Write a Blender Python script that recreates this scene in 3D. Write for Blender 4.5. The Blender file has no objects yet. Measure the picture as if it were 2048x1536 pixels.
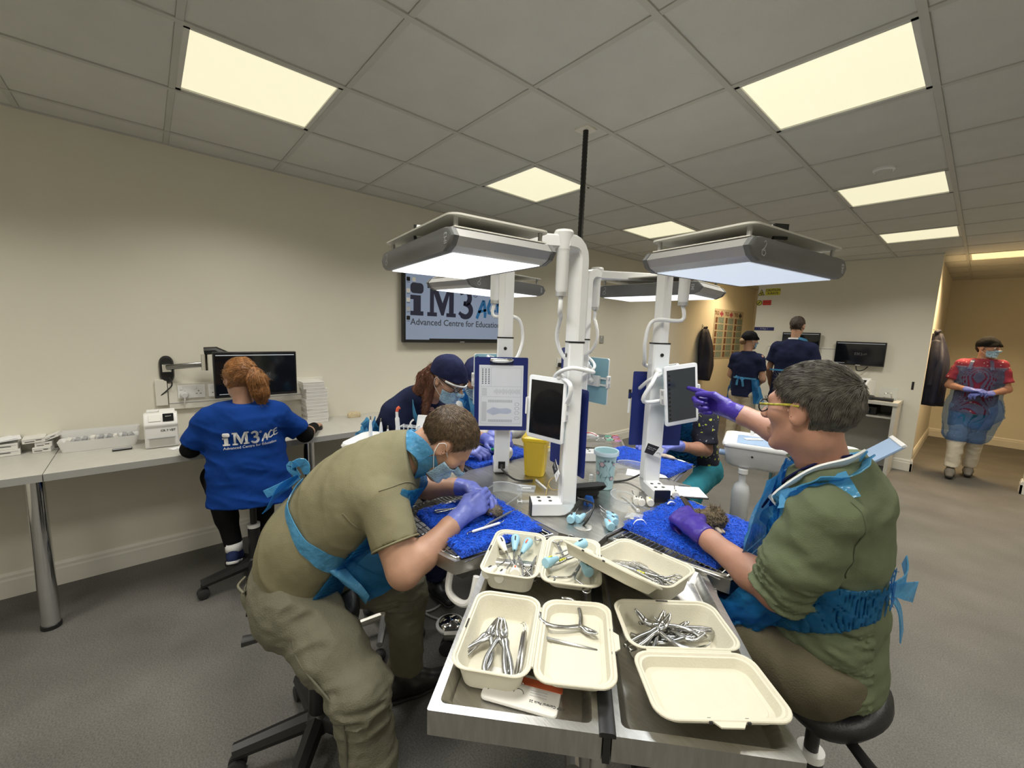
# Training room with a round dental work table, four exam lamps and people at work.
# World: x = distance from the left wall, y = along that wall (away from the camera), z = up, metres.
import bpy, math, random
import numpy as np
from mathutils import Vector, Matrix, Euler
from mathutils.bvhtree import BVHTree

SC = bpy.context.scene
COL = SC.collection
PI = math.pi
random.seed(7)

# ---------------------------------------------------------------- camera
cam_d = bpy.data.cameras.new('camera')
cam = bpy.data.objects.new('camera', cam_d)
COL.objects.link(cam)
cam_d.sensor_fit = 'HORIZONTAL'
cam_d.sensor_width = 36.0
cam_d.lens = 825.3 / 2048 * 36.0
cam_d.clip_start = 0.02
YAW, PITCH, ROLL = (math.radians(a) for a in (48.483, -7.474, 1.934))
_fw = Vector((-math.sin(YAW) * math.cos(PITCH), math.cos(YAW) * math.cos(PITCH), math.sin(PITCH)))
_r0 = Vector((math.cos(YAW), math.sin(YAW), 0))
_u0 = _r0.cross(_fw)
_r = math.cos(ROLL) * _r0 + math.sin(ROLL) * _u0
_u = -math.sin(ROLL) * _r0 + math.cos(ROLL) * _u0
cam.matrix_world = Matrix(((_r.x, _u.x, -_fw.x, 3.4934), (_r.y, _u.y, -_fw.y, -0.1572), (_r.z, _u.z, -_fw.z, 1.604), (0, 0, 0, 1)))
SC.camera = cam

# ---------------------------------------------------------------- view, world
SC.view_settings.view_transform = 'Standard'
SC.view_settings.look = 'None'
SC.view_settings.exposure = 0.0
SC.view_settings.gamma = 1.0
SC.view_settings.use_curve_mapping = False
PANEL_W = 14.5       # watts of one ceiling panel
WARM_W = {(6, 12): 46.0, (1, 13): 17.0}
EXAM_W = 2.1         # watts of one exam lamp
SC.cycles.max_bounces = 7
SC.cycles.transparent_max_bounces = 8
W = bpy.data.worlds.new('world'); SC.world = W
W.use_nodes = True
W.node_tree.nodes['Background'].inputs[0].default_value = (1.0, 0.97, 0.9, 1)
W.node_tree.nodes['Background'].inputs[1].default_value = 0.25

# ---------------------------------------------------------------- materials
MATS = {}
def mat(name, col, rough=0.5, metal=0.0, vary=0.0, vscale=6.0, bump=0.0, bscale=40.0, spec=0.5, emit=0.0, ecol=None,
        alpha=1.0, trans=0.0, sss=0.0, stretch=None, detail=4.0, coat=0.0, sheen=0.0):
    if name in MATS: return MATS[name]
    m = bpy.data.materials.new(name); m.use_nodes = True
    nt = m.node_tree; b = nt.nodes['Principled BSDF']
    c = (col[0], col[1], col[2], 1)
    b.inputs['Base Color'].default_value = c
    b.inputs['Roughness'].default_value = rough
    b.inputs['Metallic'].default_value = metal
    b.inputs['Specular IOR Level'].default_value = spec
    b.inputs['Alpha'].default_value = alpha
    b.inputs['Transmission Weight'].default_value = trans
    b.inputs['Coat Weight'].default_value = coat
    b.inputs['Sheen Weight'].default_value = sheen
    if sss: 
        b.inputs['Subsurface Weight'].default_value = sss
        b.inputs['Subsurface Radius'].default_value = (0.012, 0.005, 0.003)
        b.inputs['Subsurface Scale'].default_value = 1.0
    if emit:
        b.inputs['Emission Color'].default_value = (*(ecol or col), 1)
        b.inputs['Emission Strength'].default_value = emit
    tc = nt.nodes.new('ShaderNodeTexCoord'); mp = nt.nodes.new('ShaderNodeMapping')
    nt.links.new(tc.outputs['Object'], mp.inputs['Vector'])
    if stretch: mp.inputs['Scale'].default_value = stretch
    nz = nt.nodes.new('ShaderNodeTexNoise'); nz.inputs['Scale'].default_value = vscale; nz.inputs['Detail'].default_value = detail
    nt.links.new(mp.outputs['Vector'], nz.inputs['Vector'])
    if vary:
        rp = nt.nodes.new('ShaderNodeValToRGB')
        rp.color_ramp.elements[0].position = 0.3; rp.color_ramp.elements[1].position = 0.7
        rp.color_ramp.elements[0].color = (*[max(0, x * (1 - vary)) for x in col], 1)
        rp.color_ramp.elements[1].color = (*[min(1, x * (1 + vary)) for x in col], 1)
        nt.links.new(nz.outputs['Fac'], rp.inputs['Fac']); nt.links.new(rp.outputs['Color'], b.inputs['Base Color'])
    if bump:
        nb = nt.nodes.new('ShaderNodeTexNoise'); nb.inputs['Scale'].default_value = bscale; nb.inputs['Detail'].default_value = 3
        nt.links.new(mp.outputs['Vector'], nb.inputs['Vector'])
        bp = nt.nodes.new('ShaderNodeBump'); bp.inputs['Strength'].default_value = bump; bp.inputs['Distance'].default_value = 0.01
        nt.links.new(nb.outputs['Fac'], bp.inputs['Height']); nt.links.new(bp.outputs['Normal'], b.inputs['Normal'])
    MATS[name] = m
    return m

def film(name, col, rough=0.25, opacity=0.6, bump=0.6, bscale=25):
    """thin translucent plastic: part of the light passes straight through, the rest is scattered or reflected"""
    m = mat(name, col, rough, 0, 0.25, 9, bump, bscale, 0.6)
    nt = m.node_tree; b = nt.nodes['Principled BSDF']; out = nt.nodes['Material Output']
    tr = nt.nodes.new('ShaderNodeBsdfTransparent'); tr.inputs[0].default_value = (*[min(1, 0.35 + 0.65 * c / max(col)) for c in col], 1)
    tl = nt.nodes.new('ShaderNodeBsdfTranslucent'); tl.inputs[0].default_value = (*col, 1)
    a = nt.nodes.new('ShaderNodeMixShader'); a.inputs[0].default_value = 0.3
    nt.links.new(b.outputs[0], a.inputs[1]); nt.links.new(tl.outputs[0], a.inputs[2])
    mx = nt.nodes.new('ShaderNodeMixShader'); mx.inputs[0].default_value = opacity
    nt.links.new(tr.outputs[0], mx.inputs[1]); nt.links.new(a.outputs[0], mx.inputs[2]); nt.links.new(mx.outputs[0], out.inputs['Surface'])
    return m

def clear(name, col=(0.9, 0.93, 0.95), opacity=0.18, rough=0.06):
    return film(name, col, rough, opacity, 0.0)

M_wall = mat('wall_paint', (0.73, 0.70, 0.605), 0.75, vary=0.015, vscale=3, bump=0.05, bscale=180)
M_white_paint = mat('trim_paint', (0.74, 0.72, 0.65), 0.45, vary=0.02, vscale=4)
M_tile = mat('ceiling_tile', (0.60, 0.60, 0.56), 0.9, vary=0.03, vscale=5, bump=0.25, bscale=220)
M_bar = mat('ceiling_bar', (0.50, 0.50, 0.46), 0.5, vary=0.03)
M_dark = mat('dark_gap', (0.02, 0.02, 0.02), 0.8, vary=0.1)
M_white = mat('white_plastic', (0.80, 0.80, 0.79), 0.3, vary=0.02, vscale=5)
M_black = mat('black_plastic', (0.012, 0.012, 0.013), 0.4, vary=0.2, vscale=8)
M_rubber = mat('black_rubber', (0.02, 0.02, 0.021), 0.7, vary=0.2, bump=0.1, bscale=90)
M_chrome = mat('chrome', (0.75, 0.75, 0.75), 0.1, 1.0, vary=0.05)
M_steel = mat('brushed_steel', (0.55, 0.54, 0.51), 0.3, 1.0, vary=0.10, vscale=14, bump=0.06, bscale=60, stretch=(1, 9, 1))
M_instr = mat('polished_steel', (0.46, 0.46, 0.45), 0.2, 1.0, vary=0.12, vscale=25)
M_wire = mat('wire_steel', (0.62, 0.62, 0.60), 0.22, 1.0, vary=0.08)

# floor: speckled grey-brown safety vinyl with soft worn patches
def floor_material():
    m = bpy.data.materials.new('speckled_vinyl'); m.use_nodes = True; nt = m.node_tree; b = nt.nodes['Principled BSDF']
    b.inputs['Roughness'].default_value = 0.55
    tc = nt.nodes.new('ShaderNodeTexCoord')
    n1 = nt.nodes.new('ShaderNodeTexNoise'); n1.inputs['Scale'].default_value = 2.2; n1.inputs['Detail'].default_value = 6
    n2 = nt.nodes.new('ShaderNodeTexNoise'); n2.inputs['Scale'].default_value = 160; n2.inputs['Detail'].default_value = 2
    for n in (n1, n2): nt.links.new(tc.outputs['Object'], n.inputs['Vector'])
    r1 = nt.nodes.new('ShaderNodeValToRGB'); r1.color_ramp.elements[0].color = (0.10, 0.097, 0.090, 1); r1.color_ramp.elements[1].color = (0.145, 0.140, 0.130, 1)
    r1.color_ramp.elements[0].position = 0.35; r1.color_ramp.elements[1].position = 0.7
    r2 = nt.nodes.new('ShaderNodeValToRGB'); r2.color_ramp.elements[0].color = (0.72, 0.72, 0.72, 1); r2.color_ramp.elements[1].color = (1.2, 1.2, 1.2, 1)
    r2.color_ramp.elements[0].position = 0.35; r2.color_ramp.elements[1].position = 0.65
    mx = nt.nodes.new('ShaderNodeMixRGB'); mx.blend_type = 'MULTIPLY'; mx.inputs[0].default_value = 1
    nt.links.new(n1.outputs['Fac'], r1.inputs['Fac']); nt.links.new(n2.outputs['Fac'], r2.inputs['Fac'])
    nt.links.new(r1.outputs[0], mx.inputs[1]); nt.links.new(r2.outputs[0], mx.inputs[2]); nt.links.new(mx.outputs[0], b.inputs['Base Color'])
    bp = nt.nodes.new('ShaderNodeBump'); bp.inputs['Strength'].default_value = 0.1; bp.inputs['Distance'].default_value = 0.004
    nt.links.new(n2.outputs['Fac'], bp.inputs['Height']); nt.links.new(bp.outputs[0], b.inputs['Normal'])
    return m
M_floor = floor_material()

# ---------------------------------------------------------------- mesh building
def rrect(w, d, r, n=5):
    """outline of a rounded rectangle, counter-clockwise"""
    pts = []
    r = min(r, w / 2 - 1e-5, d / 2 - 1e-5)
    for cx, cy, a0 in ((w/2-r, d/2-r, 0), (-w/2+r, d/2-r, 90), (-w/2+r, -d/2+r, 180), (w/2-r, -d/2+r, 270)):
        for k in range(n + 1):
            a = math.radians(a0 + 90 * k / n); pts.append((cx + r * math.cos(a), cy + r * math.sin(a)))
    return pts

class MB:
    def __init__(s, M=None): s.v = []; s.f = []; s.M = M or Matrix()
    def add(s, vs, fs):
        b = len(s.v); s.v += [tuple(s.M @ Vector(v)) for v in vs]; s.f += [tuple(i + b for i in f) for f in fs]; return s
    def box(s, c, sz, R=None, taper=1.0):
        x, y, z = sz[0] / 2, sz[1] / 2, sz[2] / 2; t = taper
        vs = [Vector(p) for p in ((-x*t,-y*t,-z),(x*t,-y*t,-z),(x*t,y*t,-z),(-x*t,y*t,-z),(-x,-y,z),(x,-y,z),(x,y,z),(-x,y,z))]
        if R is not None: vs = [R @ v for v in vs]
        return s.add([v + Vector(c) for v in vs], [(0,3,2,1),(4,5,6,7),(0,1,5,4),(1,2,6,5),(2,3,7,6),(3,0,4,7)])
    def loft(s, rings, cap0=True, cap1=True, closed=False):
        n = len(rings[0]); vs = [p for r in rings for p in r]; fs = []
        m = len(rings); last = m if closed else m - 1
        for i in range(last):
            a, b = i * n, ((i + 1) % m) * n
            for k in range(n): fs.append((a + k, a + (k + 1) % n, b + (k + 1) % n, b + k))
        if not closed:
            if cap0: fs.append(tuple(range(n - 1, -1, -1)))
            if cap1: fs.append(tuple((m - 1) * n + k for k in range(n)))
        return s.add(vs, fs)
    def rbox(s, c, w, d, z0, z1, r=0.01, bev=0.0, n=4, ang=0.0):
        ca, sa = math.cos(ang), math.sin(ang)
        def ring(e, z): return [(c[0] + x*ca - y*sa, c[1] + x*sa + y*ca, z) for x, y in rrect(w - 2*e, d - 2*e, max(r - e, 1e-4), n)]
        if bev: return s.loft([ring(bev, z0), ring(bev*.3, z0 + bev*.3), ring(0, z0 + bev), ring(0, z1 - bev), ring(bev*.3, z1 - bev*.3), ring(bev, z1)])
        return s.loft([ring(0, z0), ring(0, z1)])
    def prism(s, poly, z0, z1):
        return s.loft([[(x, y, z0) for x, y in poly], [(x, y, z1) for x, y in poly]])
    def lathe(s, prof, n=24, c=(0, 0, 0), cap0=True, cap1=True):
        return s.loft([[(c[0] + r*math.cos(2*PI*k/n), c[1] + r*math.sin(2*PI*k/n), c[2] + z) for k in range(n)] for r, z in prof], cap0, cap1)
    def tube(s, pts, r, n=8, caps=True, closed=False, flat=None):
        P = [Vector(p) for p in pts]; m = len(P)
        R = list(r) if isinstance(r, (list, tuple)) else [r] * m
        rings = []; N = None
        for i in range(m):
            if closed: T = P[(i + 1) % m] - P[i - 1]
            else: T = P[min(i + 1, m - 1)] - P[max(i - 1, 0)]
            T = T.normalized() if T.length > 1e-9 else Vector((0, 0, 1))
            if N is None:
                N = T.orthogonal().normalized()
                if flat is not None: N = (Vector(flat[0]) - T * Vector(flat[0]).dot(T)).normalized()
            else:
                N = N - T * N.dot(T); N = N.normalized() if N.length > 1e-6 else T.orthogonal().normalized()
            B = T.cross(N); fy = flat[1] if flat is not None else 1.0
            rings.append([P[i] + N * (R[i]*math.cos(2*PI*k/n)) + B * (R[i]*fy*math.sin(2*PI*k/n)) for k in range(n)])
        return s.loft(rings, caps, caps, closed)
    def cyl(s, a, b, r, n=16, r2=None): return s.tube([a, b], [r, r if r2 is None else r2], n)
    def sphere(s, c, r, n=12, m=8, sc=(1, 1, 1)):
        return s.loft([[(c[0] + sc[0]*r*math.sin(PI*i/m)*math.cos(2*PI*k/n), c[1] + sc[1]*r*math.sin(PI*i/m)*math.sin(2*PI*k/n), c[2] - sc[2]*r*math.cos(PI*i/m)) for k in range(n)] for i in range(m + 1)], False, False)
    def stroke(s, pts, w, z0=0.0, z1=0.001):
        """a flat ribbon of width w along a 2D line, with square ends"""
        P = [Vector((p[0], p[1])) for p in pts]; m = len(P); L = []; Rr = []
        ws = list(w) if isinstance(w, (list, tuple)) else [w] * m
        for i in range(m):
            T = (P[min(i + 1, m - 1)] - P[max(i - 1, 0)]).normalized(); N = Vector((-T.y, T.x))
            L.append(P[i] + N * ws[i] / 2); Rr.append(P[i] - N * ws[i] / 2)
        rings = [[(Rr[i].x, Rr[i].y, z0), (L[i].x, L[i].y, z0), (L[i].x, L[i].y, z1), (Rr[i].x, Rr[i].y, z1)] for i in range(m)]
        return s.loft(rings)
    def mesh(s, name):
        me = bpy.data.meshes.new(name); me.from_pydata(s.v, [], s.f); me.update(); return me
    def build(s, name, m, parent=None, smooth=35, bevel=0.0, loc=None, rz=None, kind=None):
        o = obj(name, s.mesh(name), m, parent, smooth)
        if bevel:
            bv = o.modifiers.new('edge', 'BEVEL'); bv.width = bevel; bv.segments = 2; bv.limit_method = 'ANGLE'; bv.angle_limit = math.radians(40)
        if loc is not None: o.location = loc
        if rz is not None: o.rotation_euler = (0, 0, rz)
        if kind: o['kind'] = kind
        return o

def obj(name, me, m, parent=None, smooth=35):
    o = bpy.data.objects.new(name, me); COL.objects.link(o)
    for k in (m if isinstance(m, (list, tuple)) else [m]): me.materials.append(k)
    if smooth:
        me.shade_smooth()
        if smooth < 180: me.set_sharp_from_angle(angle=math.radians(smooth))
    if parent is not None: o.parent = parent
    return o
def tag(o, label, cat, group=None, kind=None):
    o['label'] = label; o['category'] = cat
    if group: o['group'] = group
    if kind: o['kind'] = kind
    return o
def thing(name, label, cat, loc=(0, 0, 0), rz=0.0, group=None, rot=None):
    o = bpy.data.objects.new(name, None); o.empty_display_size = 0.05; COL.objects.link(o)
    o.location = loc; o.rotation_euler = rot if rot is not None else (0, 0, rz)
    return tag(o, label, cat, group)
def struct(o): o['kind'] = 'structure'; return o
def clone(o, parent=None):
    c = o.copy(); COL.objects.link(c); c.parent = parent
    for ch in list(o.children): clone(ch, c)
    return c
def text(name, s, size, m, parent=None, loc=(0, 0, 0), rot=(0, 0, 0), bold=0.0, align='CENTER', extrude=0.0004, shear=0.0, sx=1.0):
    cu = bpy.data.curves.new(name, 'FONT'); cu.body = s; cu.size = size; cu.extrude = extrude; cu.offset = bold; cu.align_x = align; cu.align_y = 'CENTER'; cu.shear = shear
    cu.resolution_u = 3
    tmp = bpy.data.objects.new(name, cu); COL.objects.link(tmp)
    me = bpy.data.meshes.new_from_object(tmp); bpy.data.objects.remove(tmp)
    me.materials.clear(); o = obj(name, me, m, parent, None); o.location = loc; o.rotation_euler = rot; o.scale = (sx, 1, 1)
    return o
def catmull(pts, n=6, closed=False):
    P = [Vector(p) for p in pts]; m = len(P); out = []
    for i in range(m if closed else m - 1):
        g = (lambda k: P[k % m]) if closed else (lambda k: P[min(max(k, 0), m - 1)])
        a, b, c, d = g(i - 1), g(i), g(i + 1), g(i + 2)
        for k in range(n):
            t = k / n; out.append(0.5 * ((2*b) + (c - a)*t + (2*a - 5*b + 4*c - d)*t*t + (3*b - a - 3*c + d)*t**3))
    if not closed: out.append(P[-1])
    return out
def frame(o, xdir, ydir):
    """4x4 matrix with local x along xdir and local y as near as possible to ydir"""
    X = Vector(xdir).normalized(); Z = X.cross(Vector(ydir)).normalized(); Y = Z.cross(X)
    return Matrix(((X.x, Y.x, Z.x, o[0]), (X.y, Y.y, Z.y, o[1]), (X.z, Y.z, Z.z, o[2]), (0, 0, 0, 1)))

# ---------------------------------------------------------------- the room
H = 2.674
X1, XR, Y0, YB, YF = 0.2352, 6.0, -2.4, 6.98, 10.1
struct(MB().box((XR/2, (Y0+YF)/2, -0.05), (XR + 0.3, YF - Y0 + 0.3, 0.1)).build('floor', M_floor, smooth=None))
struct(MB().box((-0.06, (Y0+YF)/2, H/2), (0.12, YF - Y0 + 0.24, H)).build('wall_left', M_wall, smooth=None))
struct(MB().box((XR/2, YF + 0.06, H/2), (XR + 0.24, 0.12, H)).build('wall_far', M_wall, smooth=None))
struct(MB().box((XR/2, Y0 - 0.06, H/2), (XR + 0.24, 0.12, H)).build('wall_rear', M_wall, smooth=None))
struct(MB().box((XR + 0.06, (Y0+YF)/2, H/2), (0.12, YF - Y0, H)).build('wall_right', M_wall, smooth=None))
# the x-ray room is a block standing in the hall, with a passage on each side of it
bk = struct(MB().box(((1.10+3.06)/2, YB + 0.06, H/2), (1.96, 0.12, H)).build('wall_back', M_wall, smooth=None))
struct(MB().box((1.16, (YB+0.12+YF)/2, H/2), (0.12, YF - YB - 0.12, H)).build('wall_passage', M_wall, smooth=None))
struct(MB().box((2.96, (YB+0.12+YF)/2, H/2), (0.12, YF - YB - 0.12, H)).build('wall_passage_right', M_wall, smooth=None))
struct(MB().box(((3.96+XR)/2, YB + 0.06, H/2), (XR - 3.96, 0.12, H)).build('wall_back_right', M_wall, smooth=None))

def skirting(name, a, b, side):
    """moulded skirting board from a to b on the floor; side = direction away from the wall"""
    a, b, n = Vector((*a, 0)), Vector((*b, 0)), Vector((*side, 0))
    prof = [(0, 0), (0.018, 0), (0.018, 0.10), (0.014, 0.112), (0.014, 0.128), (0.006, 0.145), (0, 0.145)]
    mb = MB(); mb.loft([[p + n*u + Vector((0, 0, v)) for u, v in prof] for p in (a, b)])
    return struct(mb.build(name, M_white_paint, smooth=None))
skirting('baseboard_left', (0, Y0), (0, YF), (1, 0))
skirting('baseboard_back', (1.10, YB), (3.078, YB), (0, -1))
skirting('baseboard_back_right', (3.942, YB), (XR, YB), (0, -1))
skirting('baseboard_far', (0, YF), (XR, YF), (0, -1))
skirting('baseboard_passage', (1.10, YB + 0.0), (1.10, YF), (-1, 0))
skirting('baseboard_passage_right', (3.06, YB - 0.018), (3.06, YB + 0.12), (1, 0))
skirting('baseboard_passage_side', (3.02, YB + 0.12), (3.02, YF), (1, 0))
skirting('baseboard_doorway', (3.96, YB - 0.018), (3.96, YB + 0.14), (-1, 0))

# suspended ceiling: slab above, tiles and bars below, each its own piece
ceil = struct(MB().box((XR/2, (Y0+YF)/2, H + 0.09), (XR + 0.24, YF - Y0 + 0.24, 0.1)).build('ceiling', M_tile, smooth=None))
PANELS = {}          # (i, j) of the tile a light panel replaces -> warm?
for i in (2, 5, 8):
    for j in (-3, 0, 3, 6, 9): PANELS[(i, j)] = False
PANELS[(6, 12)] = True; PANELS[(1, 13)] = True
def gx(i): return X1 + 0.6 * (i - 1)
def solid(x, y): return (1.4 < x < 2.7 and y > YB)
tile_me = MB().rbox((0, 0), 0.578, 0.578, 0.0, 0.016, r=0.001, bev=0.004, n=1).mesh('tile'); tile_me.materials.append(M_tile)
edge_me = MB().rbox((0, 0), 0.213, 0.578, 0.0, 0.016, r=0.001, bev=0.004, n=1).mesh('tile'); edge_me.materials.append(M_tile)
for i in range(0, 10):
    for j in range(-4, 17):
        if (i, j) in PANELS: continue
        if i == 0: x, me = (X1 / 2, edge_me)
        else: x, me = (gx(i) + 0.3, tile_me)
        y = 0.6 * j + 0.3
        if x > XR - 0.2 or y > YF - 0.2 or solid(x, y - 0.3): continue
        o = bpy.data.objects.new('tile', me); COL.objects.link(o); o.parent = ceil; o.location = (x, y, H)
bar_x = MB().box((0, (Y0+YF)/2, H + 0.004), (0.024, YF - Y0, 0.02)).mesh('grid_bar'); bar_x.materials.append(M_bar)
bar_y = MB().box((XR/2, 0, H + 0.005), (XR, 0.024, 0.018)).mesh('grid_bar'); bar_y.materials.append(M_bar)
for i in range(1, 11):
    o = bpy.data.objects.new('grid_bar', bar_x); COL.objects.link(o); o.parent = ceil; o.location = (gx(i), 0, 0)
for j in range(-4, 17):
    o = bpy.data.objects.new('grid_bar', bar_y); COL.objects.link(o); o.parent = ceil; o.location = (0, 0.6*j, 0)
MB().box((0.006, (Y0+YF)/2, H + 0.002), (0.02, YF - Y0, 0.02)).build('edge_angle', M_bar, ceil, smooth=None)
MB().box((2.08, YB - 0.008, H + 0.002), (1.97, 0.02, 0.02)).build('edge_angle', M_bar, ceil, smooth=None)

# recessed LED panels: frame, glowing diffuser, and the lamp's own downward light
M_frame = mat('panel_frame', (0.62, 0.62, 0.58), 0.4, vary=0.03)
M_glow = mat('panel_glow', (0.9, 0.88, 0.75), 0.5, emit=0.74, ecol=(1.0, 0.94, 0.66), vary=0.02)
M_glow_w = mat('panel_glow_warm', (0.9, 0.8, 0.6), 0.5, emit=1.0, ecol=(1.0, 0.78, 0.38), vary=0.02)
def panel_light(i, j, warm, label):
    t = thing('ceiling_light', label, 'ceiling light', (gx(i) + 0.3, 0.6*j + 0.3, H), group='recessed ceiling panels')
    fr = MB(); o_, i_ = 0.290, 0.268
    for k in range(4):
        R = Matrix.Rotation(k * PI / 2, 3, 'Z'); c = R @ Vector((0, (o_ + i_) / 2, 0.006)); fr.box(c, (2*o_ if k % 2 == 0 else 2*o_, o_ - i_, 0.016), R)
    fr.build('frame', M_frame, t, smooth=None)
    MB().box((0, 0, 0.009), (2*i_, 2*i_, 0.006)).build('diffuser', M_glow_w if warm else M_glow, t, smooth=None)
    ld = bpy.data.lights.new('panel_lamp', 'AREA'); ld.shape = 'SQUARE'; ld.size = 0.5; ld.energy = WARM_W[(i, j)] if warm else PANEL_W
    ld.color = (1.0, 0.71, 0.38) if warm else (1.0, 0.96, 0.86); ld.spread = math.radians(136)
    lo = bpy.data.objects.new('panel_lamp', ld); COL.objects.link(lo); lo.parent = t; lo.location = (0, 0, 0.004)
    return t
PLAB = {(2, 0): 'lit square ceiling panel one tile out from the wall above the box-laden desk', (2, 3): 'lit square ceiling panel just beyond the hanging black cable',
        (2, 6): 'lit square ceiling panel between the black cable and the poster passage', (5, 3): 'large lit ceiling panel above the man pointing at the tablet',
        (5, 6): 'lit ceiling panel beside the round smoke detector', (5, 9): 'lit ceiling panel close to the wall with the x-ray signs',
        (6, 12): 'warm lit ceiling panel in the passage where the woman walks', (1, 13): 'warm lit ceiling panel above the passage with the poster'}
for (i, j), wm in PANELS.items(): panel_light(i, j, wm, PLAB.get((i, j)) or 'lit ceiling panel of the %s row, %s' % ({2: 'television wall', 5: 'middle', 8: 'blank wall'}[i], {-3: 'next to the rear wall', 0: 'second from the rear wall', 3: 'third from the rear wall', 6: 'fourth from the rear wall', 9: 'fifth from the rear wall'}[j]))

t = thing('smoke_detector', 'small round white smoke detector on the ceiling', 'smoke detector', (2.954, 3.344, H))
MB().lathe([(0.05, -0.018), (0.055, -0.012), (0.055, 0.0)], 24).build('base', M_white, t)
MB().lathe([(0.02, -0.040), (0.036, -0.036), (0.042, -0.018)], 24).build('sensor_head', M_tile, t)

# ---------------------------------------------------------------- flat lettering: the training centre's mark
def arc(cx, cy, r, a0, a1, n=10, ry=None):
    return [(cx + r*math.cos(math.radians(a0 + (a1-a0)*k/n)), cy + (ry or r)*math.sin(math.radians(a0 + (a1-a0)*k/n))) for k in range(n+1)]
def mark_im3(z1=0.0006):
    """the slab-serif mark, 0..0.63 wide, 0.27 high"""
    mb = MB()
    mb.prism([(x + .06, y + .222) for x, y in rrect(.12, .085, .03)], 0, z1)
    mb.prism([(0,0),(.12,0),(.12,.035),(.095,.035),(.095,.165),(0,.165),(0,.13),(.028,.13),(.028,.035),(0,.035)], 0, z1)
    mb.prism([(.157,0),(.25,0),(.25,.033),(.22,.033),(.22,.19),(.293,.01),(.318,.01),(.372,.19),(.372,.033),(.345,.033),(.345,0),(.443,0),(.443,.033),(.42,.033),
              (.42,.232),(.443,.232),(.443,.265),(.365,.265),(.305,.115),(.243,.265),(.157,.265),(.157,.232),(.182,.232),(.182,.033),(.157,.033)], 0, z1)
    mb.stroke([(.485, .21)] + arc(.54, .18, .052, 130, -80, 12, .058) + [(.525, .125)], [.03] + [.046]*6 + [.05]*5 + [.036]*3, 0, z1)
    mb.stroke([(.525, .13)] + arc(.545, .068, .062, 80, -140, 14, .058) + [(.478, .045)], [.036] + [.05]*10 + [.046]*4 + [.032]*2, 0, z1)
    mb.stroke(arc(.655, .215, .022, 0, 360, 16), .005, 0, z1)
    mb.stroke([(.649, .204), (.649, .226), (.658, .226), (.661, .22), (.657, .214), (.649, .214), (.657, .213), (.662, .204)], .004, 0, z1)
    return mb
def mark_ace(z1=0.0006):
    mb = MB()
    mb.stroke([(.675, .0), (.70, .06), (.735, .135), (.752, .17)], [.03, .034, .034, .028], 0, z1)
    mb.stroke([(.752, .17), (.765, .11), (.772, .05), (.77, .01)], [.03, .034, .034, .026], 0, z1)
    mb.stroke([(.69, .06), (.73, .07), (.785, .085)], [.022, .026, .02], 0, z1)
    mb.stroke([(.895, .185), (.865, .20), (.83, .165), (.805, .105), (.815, .06), (.85, .055), (.90, .085)], [.024, .034, .036, .036, .036, .034, .022], 0, z1)
    mb.stroke([(.99, .225), (.955, .215), (.925, .195), (.918, .14), (.925, .075), (.965, .08), (1.01, .10)], [.02, .028, .034, .034, .034, .028, .02], 0, z1)
    mb.stroke([(.92, .135), (.95, .15), (.99, .165)], [.022, .028, .02], 0, z1)
    return mb
def put_mark(parent, M, w, m1, m2, m3, sub=True):
    """M places the mark's lower-left corner; w = width of the whole mark"""
    for mbf, m in ((mark_im3, m1), (mark_ace, m2)):
        mb = MB(M @ Matrix.Scale(w, 4)); src = mbf(); mb.add(src.v, src.f); mb.build('lettering', m, parent, smooth=None)
    if sub:
        t = text('lettering', 'Advanced Centre for Education', w*.0745, m3, parent, bold=w*.0009, align='LEFT', extrude=0.0003)
        t.matrix_local = M @ Matrix.Translation((0, -w*.055, 0.0003))

M_ink = mat('dark_ink', (0.014, 0.016, 0.05), 0.5, vary=0.05)
M_cyan = mat('blue_ink', (0.02, 0.16, 0.42), 0.5, vary=0.05)
M_grey_ink = mat('grey_ink', (0.06, 0.07, 0.10), 0.5, vary=0.05)
M_white_ink = mat('white_ink', (0.85, 0.85, 0.85), 0.6, vary=0.02)
M_label_ink = mat('label_ink', (0.05, 0.05, 0.05), 0.6, vary=0.05)
M_pale_ink = mat('pale_ink', (0.45, 0.46, 0.48), 0.7, vary=0.05)
M_board = mat('desk_laminate', (0.50, 0.49, 0.45), 0.4, vary=0.03, vscale=20)
M_edge = mat('desk_edge', (0.36, 0.36, 0.35), 0.45, vary=0.03)
M_card = mat('white_card', (0.74, 0.73, 0.70), 0.65, vary=0.02, vscale=12)
M_paper = mat('paper', (0.80, 0.81, 0.84), 0.8, vary=0.015)
M_screen_off = mat('dark_screen', (0.006, 0.007, 0.009), 0.08, vary=0.1, spec=0.6)
M_screen_ui = mat('screen_grey', (0.02, 0.025, 0.03), 0.15, emit=0.03, ecol=(0.35, 0.42, 0.5), vary=0.1)

# ---------------------------------------------------------------- wall desks
def desk(label, y0, y1, legs):
    t = thing('desk', label, 'desk', (0, y0, 0))
    MB().box((0.2895, (y1-y0)/2, 0.82), (0.577, y1-y0-0.003, 0.038)).build('top', M_board, t, bevel=0.002)
    MB().box((0.579, (y1-y0)/2, 0.82), (0.003, y1-y0-0.004, 0.036)).build('edge_band', M_edge, t, smooth=None)
    for y in legs:
        l = MB().lathe([(0.036, 0.02), (0.036, 0.80)], 28, (0.485, y-y0, 0)).build('leg', M_chrome, t)
        MB().lathe([(0.038, 0.0), (0.04, 0.006), (0.04, 0.022), (0.036, 0.026)], 28, (0.485, y-y0, 0)).build('foot', M_black, l)
    return t
desk('grey-topped wall desk holding loose cartons, on thick chrome legs', -2.2, -0.577, (-2.05, -0.62))
desk('long grey-topped wall desk with scanner, in front of the seated woman in blue', -0.577, 2.0, (0.64, 1.92))

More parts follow.
